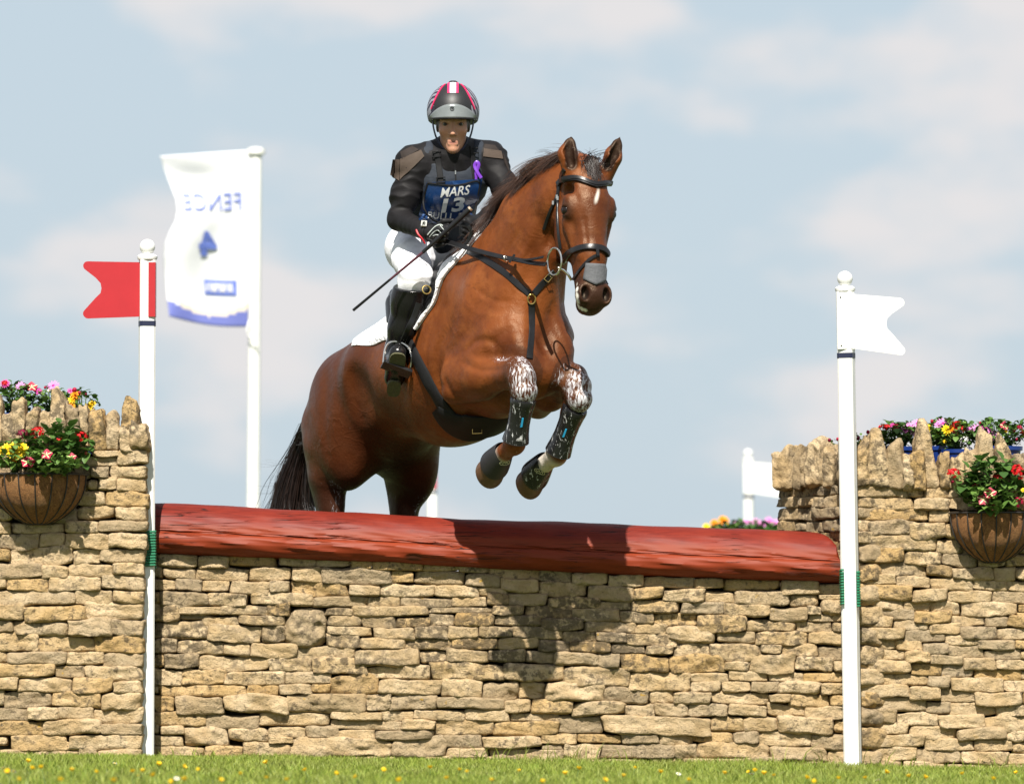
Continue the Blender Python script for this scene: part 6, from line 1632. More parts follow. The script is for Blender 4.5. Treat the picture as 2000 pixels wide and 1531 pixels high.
def build_hands(root, L0):
    M['glove'] = leather('black glove', (.013, .013, .014), .5); M['glovetrim'] = simple('grey glove print', (.42, .46, .44), .5, .2, 50); M['redcord'] = simple('red cord', (.5, .02, .03), .5); M['patch'] = simple('white glove patch', (.78, .78, .76), .5)
    wr = P(836, 454, -.385); K0, K1 = P(876, 441, -.455), P(867, 474, -.44)
    fwd = np.array((.45, -.85, .0)); curl = np.array((-.15, -.10, -.95))
    fwd = P(884, 455, -.50) - P(872, 455, -.45); fwd /= np.linalg.norm(fwd); curl = np.array((-.80, -.15, -.35)); curl /= np.linalg.norm(curl)
    g, gb = fist('glove', wr, K0, K1, fwd, curl, 'black glove with grey piping holding the whip and rein', root, L0, [P(866, 432, -.455), P(884, 431, -.47)])
    fn = lambda u, v: cast_on(gb, u, v)
    def trace(pix, w):
        ps, ns = [], []
        for u, v in catmull(np.array(pix, float), 5):
            l, n = fn(u, v)
            if l is not None: ps.append(l); ns.append(n)
        if len(ps) > 4: m = MB(); m.ribbon(np.array(ps) - L0, ns, w, .0018); m.build('piping', M['glovetrim'], g)
    trace([(835, 459), (842, 451), (850, 443), (859, 439), (865, 441)], .005); trace([(839, 463), (847, 454), (855, 450), (862, 456), (870, 462)], .0035); trace([(860, 441), (866, 448), (873, 455), (876, 454)], .0035); trace([(846, 461), (853, 459), (860, 461)], .003)
    m = MB(); pts = [P(831, 440, -.41), P(833, 470, -.40)]
    V, F = loft([(J['wrR'] * .9 + wr * .1 - L0, wr - J['wrR'] + np.array((.01, -.01, 0)), .041, .041), (wr - L0, wr - J['wrR'] + np.array((.01, -.01, 0)), .040, .040), (wr + (wr - J['wrR']) * .5 - L0, wr - J['wrR'] + np.array((.01, -.01, 0)), .037, .037)]); m.add(V, F); m.build('cuff', M['glove'], g)
    c = P(828, 436, -.425); d = np.array((1.0, 0, -.10)); e = np.array((.12, -.25, 1.0)); m = MB(); q = [c + d * a * .012 + e * b * .011 for a, b in ((-1, -1), (1, -1), (1, 1), (-1, 1))]; q2 = [x + np.array((0, .012, -.004)) for x in q]; m.add(np.array(q + q2) - L0, [(0, 1, 2, 3), (7, 6, 5, 4), (0, 4, 5, 1), (1, 5, 6, 2), (2, 6, 7, 3), (3, 7, 4, 0)]); m.build('cuff_patch', M['patch'], g, smooth=False)
    for k_ in (-1, 0, 1):
        m = MB(); m.tube(np.array([c + d * -.006 + e * (k_ * .005 - .003) + np.array((0, -.001, 0)), c + e * (k_ * .005 + .002) + np.array((0, -.001, 0)), c + d * .006 + e * (k_ * .005 - .002) + np.array((0, -.001, 0))]) - L0, .0011, 4); m.build('patch_mark', M['glove'], g)
    m = MB(); m.tube(catmull([P(813, 449, -.42), P(817, 458, -.43), P(824, 466, -.43), P(830, 476, -.42)], 5) - L0, .004, 6); m.build('wrist_cord', M['redcord'], g)
    wl = P(931, 436, -.33); g2, _ = fist('glove', wl, P(905, 428, -.38), P(903, 456, -.37), np.array((-.35, -.93, 0)), np.array((.75, -.1, -.5)), 'black glove on the hand beyond the horse neck', root, L0, [P(912, 420, -.38), P(899, 420, -.395)])

def build_stirrup():
    st = empty('stirrup', tuple(P(775, 667, -.2))); L0 = np.array(st.location); tag(st, 'stirrup iron with black leather strap round the rider boot', 'stirrup')
    y = J['toeR'][1] + .02
    pts = catmull([P(801, 726, y), P(804, 700, y - .01), P(800, 682, y), P(788, 671, y + .01), P(774, 667, y + .015), P(760, 670, y + .01), P(752, 684, y - .005), P(749, 708, y - .02)], 6); m = MB(); m.tube(pts - L0, .0052, 8); m.build('iron', M['steel'], st)
    m = MB(); a, b = P(747, 710, y - .02), P(802, 731, y); c = (a + b) / 2; ax = b - a
    R = np.stack((ax / np.linalg.norm(ax), np.cross(np.array((0, .55, .83)), ax / np.linalg.norm(ax)), np.array((0, .0, 0))), 1); z = np.cross(R[:, 0], R[:, 1]); R[:, 1] /= np.linalg.norm(R[:, 1]); R[:, 2] = z / np.linalg.norm(z)
    m.box(c - L0, (np.linalg.norm(ax), .05, .014), R); m.build('tread', M['leather'], st, smooth=False)
    pts = catmull([P(818, 592, -.40), P(809, 618, -.39), P(797, 643, -.38), P(787, 667, y - .0)], 5); m = MB(); m.ribbon(pts - L0, [np.array((.1, -1, .1))] * len(pts), .024, .005); m.build('stirrup_leather', M['leather'], st)
def build_whip():
    w = empty('riding_whip', tuple(P(860, 458, -.46))); L0 = np.array(w.location); tag(w, 'thin riding whip with black handle held in the gloved hand', 'whip')
    M['whipred'] = simple('maroon whip braid', (.06, .012, .022), .5, .5, 300); M['capw'] = simple('brass whip cap', (.7, .55, .4), .3, metallic=.8)
    a, b, c, d = P(690, 606, -.36), P(762, 546, -.44), P(826, 493, -.475), P(917, 409, -.51)
    m = MB(); m.tube(np.array([b, a]) - L0, (.0055, .0065), 8); m.build('flapper', M['leather'], w); m = MB(); m.tube(np.array([c, b]) - L0, (.0062, .005), 8); m.build('shaft', M['whipred'], w)
    m = MB(); m.tube(np.array([c, c * .5 + d * .5, d]) - L0, (.008, .0105, .012), 10); m.build('handle', M['leather'], w)
    e = d + (d - c) / np.linalg.norm(d - c) * .008; m = MB(); m.tube(np.array([d, e]) - L0, (.0125, .0115), 12); m.build('cap', M['capw'], w)
# ------------------------------------------------------------------ flowers, baskets and pots
def petal_material(name, c0, c1, trans=.25):
    t = NT(name); ge = t.n('ShaderNodeNewGeometry'); c = t.mix(ge.outputs['Random Per Island'], c0, c1)
    t.set(Base_Color=c, Roughness=.5); t.b.inputs['Specular IOR Level'].default_value = .3
    tr = t.n('ShaderNodeBsdfTranslucent'); t.l(c, tr.inputs['Color']); mx = t.n('ShaderNodeMixShader'); mx.inputs[0].default_value = trans
    t.l(t.b.outputs[0], mx.inputs[1]); t.l(tr.outputs[0], mx.inputs[2]); t.l(mx.outputs[0], t.t.nodes['Material Output'].inputs['Surface']); return t.m
def leaf_shape(w, l, bend, cup=.25, n=4):
    V = []
    for i in range(n + 1):
        t = i / n; ww = w * math.sin(math.pi * min(.97, max(.06, t * .92 + .05))) ** .8; z = -bend * l * t * t
        for s in (-1, 0, 1): V.append((s * ww, l * t, z + abs(s) * cup * ww))
    F = [(i * 3 + k, i * 3 + k + 1, (i + 1) * 3 + k + 1, (i + 1) * 3 + k) for i in range(n) for k in (0, 1)]
    return np.array(V), F
def rnd_rot(g, tilt_lo, tilt_hi):
    az = g.uniform(0, 2 * math.pi); ti = g.uniform(tilt_lo, tilt_hi)
    return np.array((Matrix.Rotation(az, 3, 'Z') @ Matrix.Rotation(ti, 3, 'X')))
def bloom_mesh(kind):
    g = np.random.default_rng(len(kind) * 7); m = MB(); mi = []
    def petals(n, r, w, tilt, seg=2, off=0.0, mat=0, z=0.0, r0=.12):
        for k in range(n):
            a = 2 * math.pi * (k + off) / n + g.normal(0, .05); V, F = leaf_shape(w, r, .15, .1, seg); V[:, 1] += r0 * r
            R = np.array(Matrix.Rotation(a, 3, 'Z') @ Matrix.Rotation(tilt + g.normal(0, .08), 3, 'X')); m.add(V @ R.T + np.array((0, 0, z)), F); mi.extend([mat] * len(F))
    def dome(r, h, mat, n=8):
        V = [(0, 0, h)] + [(r * math.cos(2 * math.pi * k / n), r * math.sin(2 * math.pi * k / n), h * .5) for k in range(n)] + [(r * math.cos(2 * math.pi * k / n), r * math.sin(2 * math.pi * k / n), -h * .3) for k in range(n)]
        F = [(0, 1 + k, 1 + (k + 1) % n) for k in range(n)] + [(1 + k, 1 + n + k, 1 + n + (k + 1) % n, 1 + (k + 1) % n) for k in range(n)]
        m.add(V, F); mi.extend([mat] * len(F))
    if kind == 'daisy': petals(14, 1.0, .17, .15); dome(.24, .16, 1)
    elif kind == 'marigold':
        for r, n, tl, z in ((1.0, 11, .1, 0), (.8, 10, .4, .1), (.55, 8, .75, .18)): petals(n, r, .24, tl, 2, r, 0, z)
    elif kind == 'petunia':
        petals(5, 1.0, .50, .30, 3, 0, 0, 0, .0); petals(5, .92, .11, .33, 3, 0, 1, .03, .05); dome(.14, .12, 1)
    elif kind == 'cluster':
        for k in range(34):
            d = g.normal(size=3); d[2] = abs(d[2]) * 1.0; d /= np.linalg.norm(d); V, F = leaf_shape(.24, .36, .1, .2, 2); V[:, 1] -= .18
            q = np.array(Vector(d).to_track_quat('Z', 'Y').to_matrix() @ Matrix.Rotation(g.uniform(0, 6.28), 3, 'Z')); m.add(V @ q.T + d * np.array((.82, .82, .62)), F); mi.extend([0] * len(F))
            V, F = leaf_shape(.20, .30, .1, .2, 2); m.add(V @ q.T @ np.array(Matrix.Rotation(1.3, 3, 'Z')).T + d * np.array((.74, .74, .56)), F); mi.extend([0] * len(F))
    elif kind == 'bud': dome(.7, 1.2, 0); petals(6, .9, .2, 1.1)
    V = np.concatenate(m.V); me = bpy.data.meshes.new('bloom_' + kind); me.from_pydata(V.tolist(), [], m.F); me.polygons.foreach_set('material_index', np.array(mi, np.int32)); me.polygons.foreach_set('use_smooth', np.ones(len(me.polygons), dtype=bool))
    return me
BLOOM = {}
def flower_setup():
    col = dict(red=((.50, .008, .012), (.66, .02, .02)), crimson=((.30, .006, .035), (.48, .012, .06)), pink=((.62, .16, .48), (.80, .36, .66)), magenta=((.42, .02, .22), (.58, .06, .34)),
               yellow=((.80, .52, .010), (.88, .66, .03)), orange=((.82, .24, .008), (.88, .40, .02)), maroon=((.12, .008, .02), (.25, .01, .05)), cream=((.80, .70, .34), (.84, .78, .45)), white=((.78, .77, .74), (.82, .82, .80)))
    for k, v in col.items(): M['f_' + k] = petal_material(k + ' petal', *v)
    for kind, c, c2 in (('daisy', 'pink', 'magenta'), ('daisy', 'magenta', 'maroon'), ('marigold', 'yellow', None), ('marigold', 'orange', None), ('petunia', 'crimson', 'cream'), ('cluster', 'red', None), ('cluster', 'crimson', None), ('cluster', 'maroon', None), ('cluster', 'pink', None), ('bud', 'crimson', None), ('bud', 'maroon', None), ('daisy', 'white', 'yellow'), ('daisy', 'yellow', 'orange'), ('cluster', 'white', None)):
        me = bloom_mesh(kind); me.materials.append(M['f_' + c]); me.materials.append(M['f_' + (c2 or c)]); BLOOM[kind, c] = me
    M['leafg'] = petal_material('green leaf', (.030, .078, .014), (.090, .175, .032), .22); M['leafb'] = petal_material('bright leaf', (.065, .14, .026), (.145, .245, .05), .22); M['stemg'] = simple('green stem', (.08, .14, .03), .6)
def plant(name, label, base, spread, n_leaf, leaf, blooms, y, mat='leafg', group=None, seed=1, up=1.0, front=.0):
    """base = (u, v) of the root; spread = (du, dv) px; blooms = (u, v, kind, colour, px)"""
    g = np.random.default_rng(seed); o0 = P(*base, y); root = empty(name, tuple(o0)); tag(root, label, 'flower', group)
    c = P(base[0], base[1] - spread[1] * .5, y) - o0; sx, sz = spread[0] / 455., spread[1] / 455.
    m = MB(); ms = MB()
    for k in range(int(n_leaf * 1.8)):
        d = g.normal(size=3); d /= np.linalg.norm(d); r = g.uniform(.35, 1) ** .5
        p = c + d * r * np.array((sx * .5, .075 + sx * .12, sz * .55)); p[1] -= front * g.random()
        L = leaf * g.uniform(.45, 1.0); V, F = leaf_shape(L * .46, L, g.uniform(.1, .6), g.uniform(.1, .4), 3)
        m.add(V @ rnd_rot(g, -.5, 1.2).T + p, F)
        if k % 5 == 0:
            ms.tube([np.array((g.normal(0, sx * .06), 0, -.01)), p * .5 + np.array((0, 0, .01)), p], (.0022, .0018, .0012), 4, cap=False)
    m.build('foliage', M[mat], root, smooth='all', recalc=False)
    for (u, v, kind, colr, px) in blooms:
        q = P(u, v, y - .05 - front * g.uniform(.2, .8)) - o0
        b = link('bloom', BLOOM[kind, colr], None, root, tuple(q)); s = px / 455. * .5 * g.uniform(.95, 1.1); b.scale = (s, s, s)
        fx = Vector((g.normal(.0, .25), -1.0 if kind != 'cluster' else -.5, g.uniform(.35, .9))); b.rotation_mode = 'QUATERNION'; b.rotation_quaternion = fx.to_track_quat('Z', 'Y')
        ms.tube([q * np.array((.5, .5, .25)), q * np.array((.92, .9, .7)), q], (.0024, .002, .0016), 4, cap=False)
    ms.build('stems', M['stemg'], root, smooth='all', recalc=False)
    return root
def basket(u, v, rpx, dpx, y, label):
    c = P(u, v, y); o = empty('hanging_basket', tuple(c)); tag(o, label, 'basket', 'wall baskets'); R = rpx / 455.; D = dpx / 455.
    def bp(az, h, k=1.0): r = R * (1 - h ** 2.3) ** .62; return np.array((math.cos(az) * r * k, -math.sin(az) * r * 1.0 * k, -D * h))
    if 'coir' not in M:
        t = NT('coir liner'); co = t.objco(); f = t.noise(co, 90, 6, .75, 1.5); f2 = t.noise(co, 14, 4)
        c2 = t.mix(t.ramp(f, .3, .7), (.10, .040, .012), (.33, .155, .050)); c2 = t.mix(t.math('MULTIPLY', t.ramp(f2, .5, .75), .4), c2, (.36, .20, .08)); t.set(Base_Color=c2, Roughness=.95, Normal=t.bump(f, .9, .010)); M['coir'] = t.m
        M['wire'] = simple('dark wire', (.018, .014, .011), .6); M['soil'] = simple('potting soil', (.03, .02, .013), .95, .5, 60, .8)
    na, nh = 36, 14; V = [bp(math.pi * i / na, j / nh * .985) * (1 + .010 * math.sin(i * 2.1 + j * 1.7)) for i in range(na + 1) for j in range(nh + 1)]; W = nh + 1
    F = [(i * W + j, i * W + j + 1, (i + 1) * W + j + 1, (i + 1) * W + j) for i in range(na) for j in range(nh)]
    m = MB(); m.add(V, F); F2 = [tuple([i * W for i in range(na + 1)])]; m.F += F2; m.build('coir_liner', M['coir'], o)
    for k in range(9):
        az = math.pi * (k + .5) / 9; m = MB(); m.tube([bp(az, h, 1.02) for h in np.linspace(-.0, .97, 14).clip(0)], .0030, 6); m.build('rib', M['wire'], o)
    m = MB(); m.tube([bp(a, 0, 1.025) + np.array((0, 0, .004)) for a in np.linspace(0, math.pi, 30)], .0042, 6); m.build('rim', M['wire'], o)
    m = MB(); m.tube([bp(a, .97, 1.1) for a in np.linspace(0, math.pi, 12)], .0030, 6); m.build('foot_ring', M['wire'], o)
    return o
def pot(u, v, y, rpx, hpx, label, zb):
    top = P(u, v, y); R = rpx / 455.; h = top[2] - zb; m = MB(); prof = [(R * .70, 0), (R * .74, .01), (R * .96, h * .90), (R * 1.04, h * .905), (R * 1.05, h), (R * .97, h), (R * .93, h * .88), (R * .3, h * .86)]
    if 'bluepot' not in M: M['bluepot'] = simple('blue glazed pot', (.010, .032, .165), .25, .2, 10)
    m.lathe(prof, (0, 0, 0), 28); o = m.build('flower_pot', M['bluepot'], None); o.location = (top[0], top[1], zb); tag(o, label, 'flower pot', 'blue pots on the wall'); return o
def build_flowers():
    flower_setup()
    yl, yr = Y_LEFT - .01, Y_RIGHT - .01
    basket(76, 929, 92, 97, yl, 'coir lined wire wall basket holding yellow marigolds and red geraniums'); basket(1939, 1004, 83, 97, yr, 'coir lined wire wall basket beside the white flag post, geraniums without yellow')
    plant('geranium', 'red geranium with dark leaves in the basket with yellow marigolds', (110, 925), (140, 95), 150, .055, [(118, 862, 'cluster', 'red', 22), (96, 905, 'cluster', 'crimson', 16), (73, 846, 'cluster', 'red', 30), (158, 854, 'cluster', 'red', 32), (45, 848, 'cluster', 'maroon', 24), (168, 885, 'bud', 'crimson', 8)], yl - .07, seed=3, front=.06)
    plant('marigold', 'bright yellow marigold clump at the left edge of the basket', (28, 918), (70, 60), 90, .035, [(14, 875, 'marigold', 'yellow', 20), (28, 872, 'marigold', 'yellow', 22), (45, 876, 'marigold', 'yellow', 22), (22, 886, 'marigold', 'yellow', 20), (38, 888, 'marigold', 'yellow', 22), (30, 896, 'marigold', 'orange', 16), (4, 880, 'marigold', 'yellow', 18)], yl - .12, mat='leafb', seed=4, front=.05)
    plant('petunia', 'maroon and cream striped petunia trailing over the rim of the marigold basket', (100, 930), (120, 50), 110, .045, [(55, 903, 'petunia', 'crimson', 27), (91, 888, 'petunia', 'crimson', 25), (140, 893, 'petunia', 'crimson', 18)], yl - .16, mat='leafb', seed=5, front=.05)
    plant('geranium', 'red geranium with upright dark leaves in the basket beside the white post', (1935, 1000), (130, 105), 170, .058, [(1948, 935, 'cluster', 'red', 22), (1905, 950, 'cluster', 'crimson', 16), (1863, 925, 'cluster', 'red', 28), (1860, 941, 'bud', 'crimson', 8), (1987, 922, 'cluster', 'red', 34), (1988, 982, 'cluster', 'crimson', 28)], yr - .07, seed=6, front=.06)
    plant('petunia', 'maroon and cream striped petunia hanging in the basket beside the white post', (1940, 1000), (90, 50), 90, .045, [(1922, 975, 'petunia', 'crimson', 27), (1934, 964, 'petunia', 'crimson', 26), (1944, 990, 'petunia', 'crimson', 18), (1999, 957, 'marigold', 'yellow', 10)], yr - .16, mat='leafb', seed=7, front=.05)
    # pots behind the coping
    zl = P(140, 885, Y_LEFT)[2]; zr = P(1850, 950, Y_RIGHT)[2]; ya, yb = Y_LEFT + .33, Y_RIGHT + .34
    pot(30, 808, ya, 46, 60, 'blue pot of pink and red flowers nearest the left edge', zl); pot(88, 806, ya + .02, 36, 60, 'blue pot of pink daisies behind the tallest left coping stone', zl); pot(160, 822, ya, 30, 60, 'blue pot of orange and yellow marigolds behind the coping', zl)
    plant('verbena', 'red and pink flowers on leafy stems nearest the left edge of the wall top', (30, 808), (90, 60), 170, .032, [(10, 749, 'daisy', 'magenta', 20), (10, 750, 'cluster', 'red', 18), (40, 754, 'daisy', 'pink', 18), (62, 756, 'petunia', 'crimson', 22), (75, 764, 'daisy', 'magenta', 14), (48, 760, 'bud', 'crimson', 7), (22, 762, 'bud', 'maroon', 7)], ya, seed=8)
    plant('daisy', 'pink daisies in leaf behind the tallest coping stone of the left wall', (98, 806), (80, 50), 120, .034, [(104, 753, 'daisy', 'pink', 22), (88, 757, 'bud', 'crimson', 7), (108, 759, 'bud', 'crimson', 8), (96, 763, 'daisy', 'white', 8), (118, 765, 'daisy', 'white', 7)], ya + .02, mat='leafb', seed=9)
    plant('marigold', 'orange and yellow marigolds spilling between the left coping stones', (160, 822), (70, 62), 80, .030, [(137, 763, 'daisy', 'magenta', 12), (145, 762, 'bud', 'crimson', 12), (148, 772, 'marigold', 'orange', 22), (142, 781, 'marigold', 'yellow', 18), (141, 795, 'marigold', 'orange', 20), (136, 792, 'marigold', 'orange', 14), (172, 798, 'marigold', 'yellow', 24), (180, 789, 'marigold', 'yellow', 16), (168, 804, 'marigold', 'yellow', 16), (155, 768, 'bud', 'crimson', 9), (168, 770, 'bud', 'maroon', 6)], ya - .02, seed=10)
    pot(1690, 878, yb, 34, 60, 'blue pot of small yellow and crimson flowers behind the white post', zr); pot(1760, 873, yb, 40, 60, 'blue pot of red and pink flowers, its rim showing beside a pointed stone', zr); pot(1838, 872, yb + .03, 36, 60, 'blue pot of pink daisies between two pointed stones', zr); pot(1872, 878, yb - .03, 36, 60, 'blue pot of red and yellow flowers in front of the wall top row', zr); pot(1950, 872, yb, 46, 60, 'blue pot of pink flowers nearest the right edge', zr)
    plant('verbena', 'small crimson and yellow flowers on thin stems around the white post', (1690, 880), (150, 34), 80, .026, [(1620, 860, 'bud', 'maroon', 9), (1636, 858, 'bud', 'crimson', 9), (1676, 856, 'bud', 'maroon', 10), (1688, 857, 'bud', 'crimson', 9), (1695, 844, 'bud', 'crimson', 9), (1703, 848, 'marigold', 'yellow', 10), (1711, 845, 'marigold', 'orange', 10), (1682, 862, 'marigold', 'yellow', 8), (1697, 852, 'marigold', 'orange', 9), (1722, 858, 'marigold', 'yellow', 10)], yb, seed=11)
    plant('verbena', 'bright red verbena with pink daisies beside the white post', (1756, 872), (100, 48), 190, .032, [(1724, 837, 'cluster', 'red', 22), (1735, 835, 'cluster', 'red', 20), (1752, 836, 'cluster', 'crimson', 20), (1767, 840, 'daisy', 'pink', 22), (1786, 841, 'daisy', 'pink', 24), (1791, 827, 'daisy', 'pink', 20), (1802, 842, 'marigold', 'yellow', 18), (1776, 832, 'daisy', 'pink', 14), (1744, 831, 'daisy', 'magenta', 12)], yb, seed=12)
    plant('daisy', 'pink and yellow flowers between the two tallest coping stones of the right wall', (1838, 872), (70, 52), 130, .034, [(1812, 835, 'marigold', 'yellow', 16), (1820, 823, 'bud', 'crimson', 8), (1842, 827, 'daisy', 'pink', 26), (1833, 830, 'daisy', 'pink', 18), (1832, 845, 'marigold', 'yellow', 9), (1838, 858, 'marigold', 'yellow', 9)], yb + .03, mat='leafb', seed=13)
    plant('verbena', 'red and yellow flowers over trailing leaves beside the third pointed coping stone', (1868, 880), (80, 60), 150, .034, [(1849, 840, 'marigold', 'yellow', 22), (1859, 838, 'marigold', 'orange', 16), (1868, 830, 'cluster', 'red', 20), (1876, 838, 'cluster', 'red', 20), (1866, 844, 'cluster', 'crimson', 16), (1882, 860, 'cluster', 'white', 22), (1845, 862, 'marigold', 'yellow', 8)], yb - .03, mat='leafb', seed=14)
    plant('daisy', 'mixed pink daisies and maroon petunias nearest the right edge', (1945, 876), (140, 58), 260, .032, [(1893, 838, 'daisy', 'pink', 14), (1910, 839, 'daisy', 'pink', 26), (1934, 842, 'daisy', 'pink', 22), (1947, 854, 'daisy', 'pink', 22), (1923, 835, 'daisy', 'magenta', 12), (1962, 832, 'petunia', 'crimson', 20), (1980, 841, 'bud', 'crimson', 10), (1992, 836, 'cluster', 'crimson', 14), (1997, 846, 'cluster', 'red', 12), (1985, 858, 'bud', 'crimson', 8), (1914, 826, 'bud', 'crimson', 6), (1965, 842, 'marigold', 'yellow', 8)], yb, seed=15)
    # planter of a farther fence, out of focus
    yf = 9.0; a = P(1375, 1046, yf); b = P(1545, 1046, yf)
    tr = empty('planter_trough', (float((a[0] + b[0]) / 2), yf, 0)); tag(tr, 'far wooden trough of flowers just above the log, out of focus', 'planter'); M['trough'] = simple('weathered timber', (.10, .065, .035), .85, .4, 20, .5)
    w = b[0] - a[0]; m = MB(); m.box((0, 0, a[2] - .10), (w, .30, .20)); m.build('trough_box', M['trough'], tr, smooth=False)
    for sx in (-1, 1):
        for sy in (-1, 1): m = MB(); m.box((sx * (w / 2 - .06), sy * .11, (a[2] - .2) / 2 - .02), (.07, .06, a[2] - .2 + .04)); m.build('leg', M['trough'], tr, smooth=False)
    k = 34 / 25.
    plant('daisy', 'blurred pink and orange flowers above the log beside the stone wall end', (1455, 1046), (150 * k, 20 * k), 260, .045, [(1380, 1029, 'marigold', 'yellow', 22), (1396, 1022, 'marigold', 'orange', 24), (1413, 1016, 'marigold', 'orange', 28), (1440, 1023, 'daisy', 'pink', 22), (1458, 1018, 'daisy', 'pink', 18), (1475, 1020, 'daisy', 'pink', 26), (1487, 1024, 'daisy', 'pink', 28), (1503, 1017, 'daisy', 'pink', 28), (1515, 1022, 'daisy', 'pink', 24)], yf, seed=16, front=.25)

def build_meadow_flowers():
    g = np.random.default_rng(23)
    me = bpy.data.meshes.new('buttercup'); m = MB(); mi = []
    for k in range(5):
        V, F = leaf_shape(.0075, .012, -.35, .3, 2); R = np.array(Matrix.Rotation(2 * math.pi * k / 5, 3, 'Z') @ Matrix.Rotation(.55, 3, 'X')); m.add(V @ R.T, F); mi += [0] * len(F)
    m.tube([(0, 0, 0), (.002, 0, -.02), (.0, .001, -.055)], .0009, 5); mi += [1] * (len(m.F) - len(mi))
    me.from_pydata(np.concatenate(m.V).tolist(), [], m.F); me.polygons.foreach_set('material_index', np.array(mi, np.int32)); me.materials.append(M['f_yellow']); me.materials.append(M['stemg'])
    known = [(55, 1488), (81, 1500), (62, 1502), (187, 1508), (259, 1508), (279, 1507), (310, 1494), (358, 1498), (387, 1504), (118, 1525), (222, 1526), (36, 1523), (360, 1524), (431, 1526), (520, 1491), (596, 1505), (656, 1512), (748, 1505), (695, 1518), (872, 1521), (897, 1504), (912, 1508), (1014, 1506), (1104, 1512), (1218, 1516), (1345, 1524), (1415, 1511), (1474, 1506), (1492, 1512), (1463, 1508), (1575, 1520), (1637, 1521), (1690, 1520), (1776, 1517), (1806, 1519), (1512, 1515), (1590, 1528), (1180, 1525), (1240, 1500), (300, 1515), (470, 1512), (560, 1524), (780, 1526), (960, 1525), (1060, 1528), (1290, 1509), (1880, 1512), (1940, 1522), (1985, 1510), (1730, 1509), (15, 1508), (140, 1505), (335, 1528), (520, 1520), (840, 1500), (1130, 1502)]
    def head(u, v, hz):
        d = ray(u, v); t = (ground_z((u - 1000) / 455) + hz - CAM_H) / d[2]; return CAMV + d * min(t, 24.7)
    for i, (u, v) in enumerate(known):
        p = head(u, v, .05); o = link('buttercup', me, None, None, tuple(p)); s = g.uniform(.85, 1.35); o.scale = (s,) * 3; o.rotation_euler = (g.normal(.25, .25), g.normal(0, .25), g.uniform(0, 6.28))
        tag(o, 'yellow buttercup flower standing in the short grass', 'buttercup', 'buttercups in the grass')
    me = bpy.data.meshes.new('meadow_daisy'); m = MB(); mi = []
    for k in range(12): V, F = leaf_shape(.0022, .009, .1, .1, 2); R = np.array(Matrix.Rotation(2 * math.pi * k / 12, 3, 'Z') @ Matrix.Rotation(.25, 3, 'X')); m.add(V @ R.T, F); mi += [0] * len(F)
    m.lathe([(.004, -.001), (.0035, .002), (.0005, .003)], (0, 0, 0), 8); mi += [1] * (len(m.F) - len(mi)); m.tube([(0, 0, 0), (.001, 0, -.05)], .0008, 4); mi += [2] * (len(m.F) - len(mi))
    me.from_pydata(np.concatenate(m.V).tolist(), [], m.F); me.polygons.foreach_set('material_index', np.array(mi, np.int32))
    for k in ('f_white', 'f_yellow', 'stemg'): me.materials.append(M[k])
    for (u, v) in ((26, 1506), (270, 1514), (345, 1520), (1325, 1511), (1468, 1511), (224, 1490), (1715, 1523), (6, 1499)):
        p = head(u, v, .045); o = link('meadow_daisy', me, None, None, tuple(p)); o.rotation_euler = (g.normal(.35, .2), g.normal(0, .2), g.uniform(0, 6)); s = g.uniform(.9, 1.3); o.scale = (s,) * 3
        tag(o, 'small white daisy flower in the short grass', 'daisy', 'white daisies in the grass')

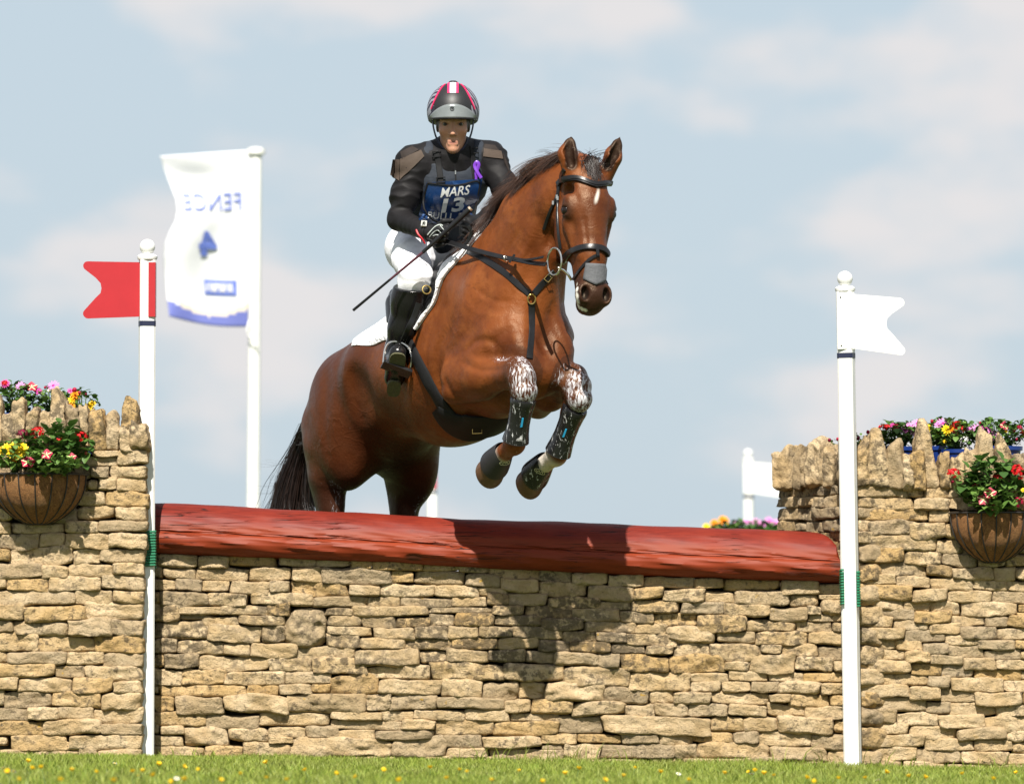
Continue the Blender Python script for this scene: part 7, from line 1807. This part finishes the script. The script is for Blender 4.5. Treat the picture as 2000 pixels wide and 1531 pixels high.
# ------------------------------------------------------------------ banner far behind
def build_banner():
    y = 14.0; k = (y - CAM_Y) / 25.0; px = k / 455.0
    top, bot = P(500, 297, y), P(491, 1400, y); bot = top + (bot - top) * ((top[2] - 0) / (top[2] - bot[2]))
    root = empty('flagpole', tuple(bot)); L0 = np.array(bot); tag(root, 'blurred white flagpole flying a white banner behind the fence', 'flagpole')
    m = MB(); m.tube(np.array([bot, bot * .5 + top * .5, top]) - L0, (14 * px, 12.3 * px, 11.4 * px), 20); m.build('pole', M['white'], root)
    m = MB(); m.lathe([(6 * px, -6 * px), (17 * px, -5 * px), (18 * px, 0), (17 * px, 6 * px), (8 * px, 9 * px)], top - L0, 20); m.build('cap', M['white'], root)
    ro = catmull([P(487, 625, y - .06), P(483, 645, y - .08), P(490, 662, y - .08), P(499, 672, y - .07), P(503, 684, y - .05)], 6); m = MB(); m.tube(ro - L0, 1.6 * px, 6); m.build('rope', M['white'], root)
    fl = empty('banner', tuple(P(490, 300, y))); B0 = np.array(fl.location); tag(fl, 'white banner flag with mirrored blue lettering and a blue lower edge', 'flag')
    lv = [305, 330, 360, 390, 412, 432, 452, 475, 500, 540, 580, 618]; lu = [313, 320, 332, 344, 346, 342, 331, 322, 319, 321, 326, 331]
    def fp(s, t, off=0.0):
        """s from the loose edge (0) to the pole (1), t from top to bottom"""
        v = (305 + 313 * t) * (1 - s) + (293 + 345 * t) * s; v += 7 * math.sin(s * 3.1) * t
        ul = np.interp(305 + 313 * t, lv, lu); u = ul * (1 - s) + (490 - 6 * t) * s
        fold = .06 * math.sin(s * 7 + t * 5) * (1 - s) + .05 * math.sin(t * 9 + 1) * (1 - s) ** 2 + .10 * math.exp(-((t - .15) / .08) ** 2) * math.sin(s * 4) * (1 - s)
        return P(u, v, y - .02 + fold - off)
    ns, nt = 40, 70; V = [fp(i / ns, j / nt) - B0 for i in range(ns + 1) for j in range(nt + 1)]; W = nt + 1
    F = [(i * W + j, i * W + j + 1, (i + 1) * W + j + 1, (i + 1) * W + j) for i in range(ns) for j in range(nt)]
    cloth = petal_material('white banner cloth', (.80, .81, .84), (.82, .83, .86), .3); blue = petal_material('blue banner print', (.16, .19, .50), (.17, .20, .52), .3); peach = petal_material('pale gold banner print', (.74, .67, .56), (.75, .68, .57), .3)
    o = obj('cloth', V, F, [cloth, blue, peach], fl)
    idx = np.zeros(len(F), np.int32); q = 0
    for i in range(ns):
        for j in range(nt):
            s, t = (i + .5) / ns, (j + .5) / nt; e = .965 - .085 * (1 - s) ** 1.6 + .02 * math.sin(s * 6) if False else (.925 - .02 * s + .05 * math.sin(math.pi * s) ** 1.2 - .03 * (1 - s))
            idx[q] = 1 if t > e else (2 if t > e - .03 and s > .15 else 0); q += 1
    o.data.polygons.foreach_set('material_index', idx)
    sm = o.modifiers.new('thickness', 'SOLIDIFY'); sm.thickness = .002
    ink = simple('blue ink', (.10, .15, .46), .6)
    def word(txt, s0, s1, t0, t1, name, mat, off=.012, bold=.02):
        cu = bpy.data.curves.new(name, 'FONT'); cu.body = txt; cu.resolution_u = 3; cu.offset = bold; ob = bpy.data.objects.new(name, cu); COL.objects.link(ob); dg = bpy.context.evaluated_depsgraph_get(); me = bpy.data.meshes.new_from_object(ob.evaluated_get(dg)); bpy.data.objects.remove(ob)
        V = np.array([v.co[:] for v in me.vertices]); mn, mx = V.min(0), V.max(0)
        out = [fp(s1 + (s0 - s1) * (x - mn[0]) / (mx[0] - mn[0]), t1 + (t0 - t1) * (y_ - mn[1]) / (mx[1] - mn[1]), off) - B0 for x, y_, _ in V]     # read from the back: mirrored
        obj(name, out, [tuple(p.vertices) for p in me.polygons], mat, fl, smooth=False)
    word('FENCE', .10, .88, .235, .335, 'lettering', ink, bold=.0); word('4', .40, .62, .455, .60, 'number', ink, bold=.05)
    q = [(.47, .735), (.86, .735), (.86, .82), (.47, .82)]; n = 10
    V = [fp(.47 + .39 * i / n, t, .010) - B0 for t in (.735, .822) for i in range(n + 1)]; obj('sponsor_box', V, [(i, i + 1, n + 2 + i, n + 1 + i) for i in range(n)], ink, fl, smooth=False)
    m = MB()
    for i in range(9):                     # lettering too blurred to read
        s = .51 + .035 * i; m.tube(np.array([fp(s, .755, .016), fp(s + (.012 if i % 3 else -.008), .802, .016)]) - B0, 2.0 * px, 4)
        if i % 2: m.tube(np.array([fp(s, .778 + .02 * (i % 3 - 1), .016), fp(s + .02, .776, .016)]) - B0, 1.6 * px, 4)
    m.build('sponsor_mark', M['white'], fl)
build_ground(); build_walls(); build_log(); build_markers(); build_grass()
build_horse(); build_hair(); build_tack(); build_rider()
build_flowers(); build_meadow_flowers(); build_banner()
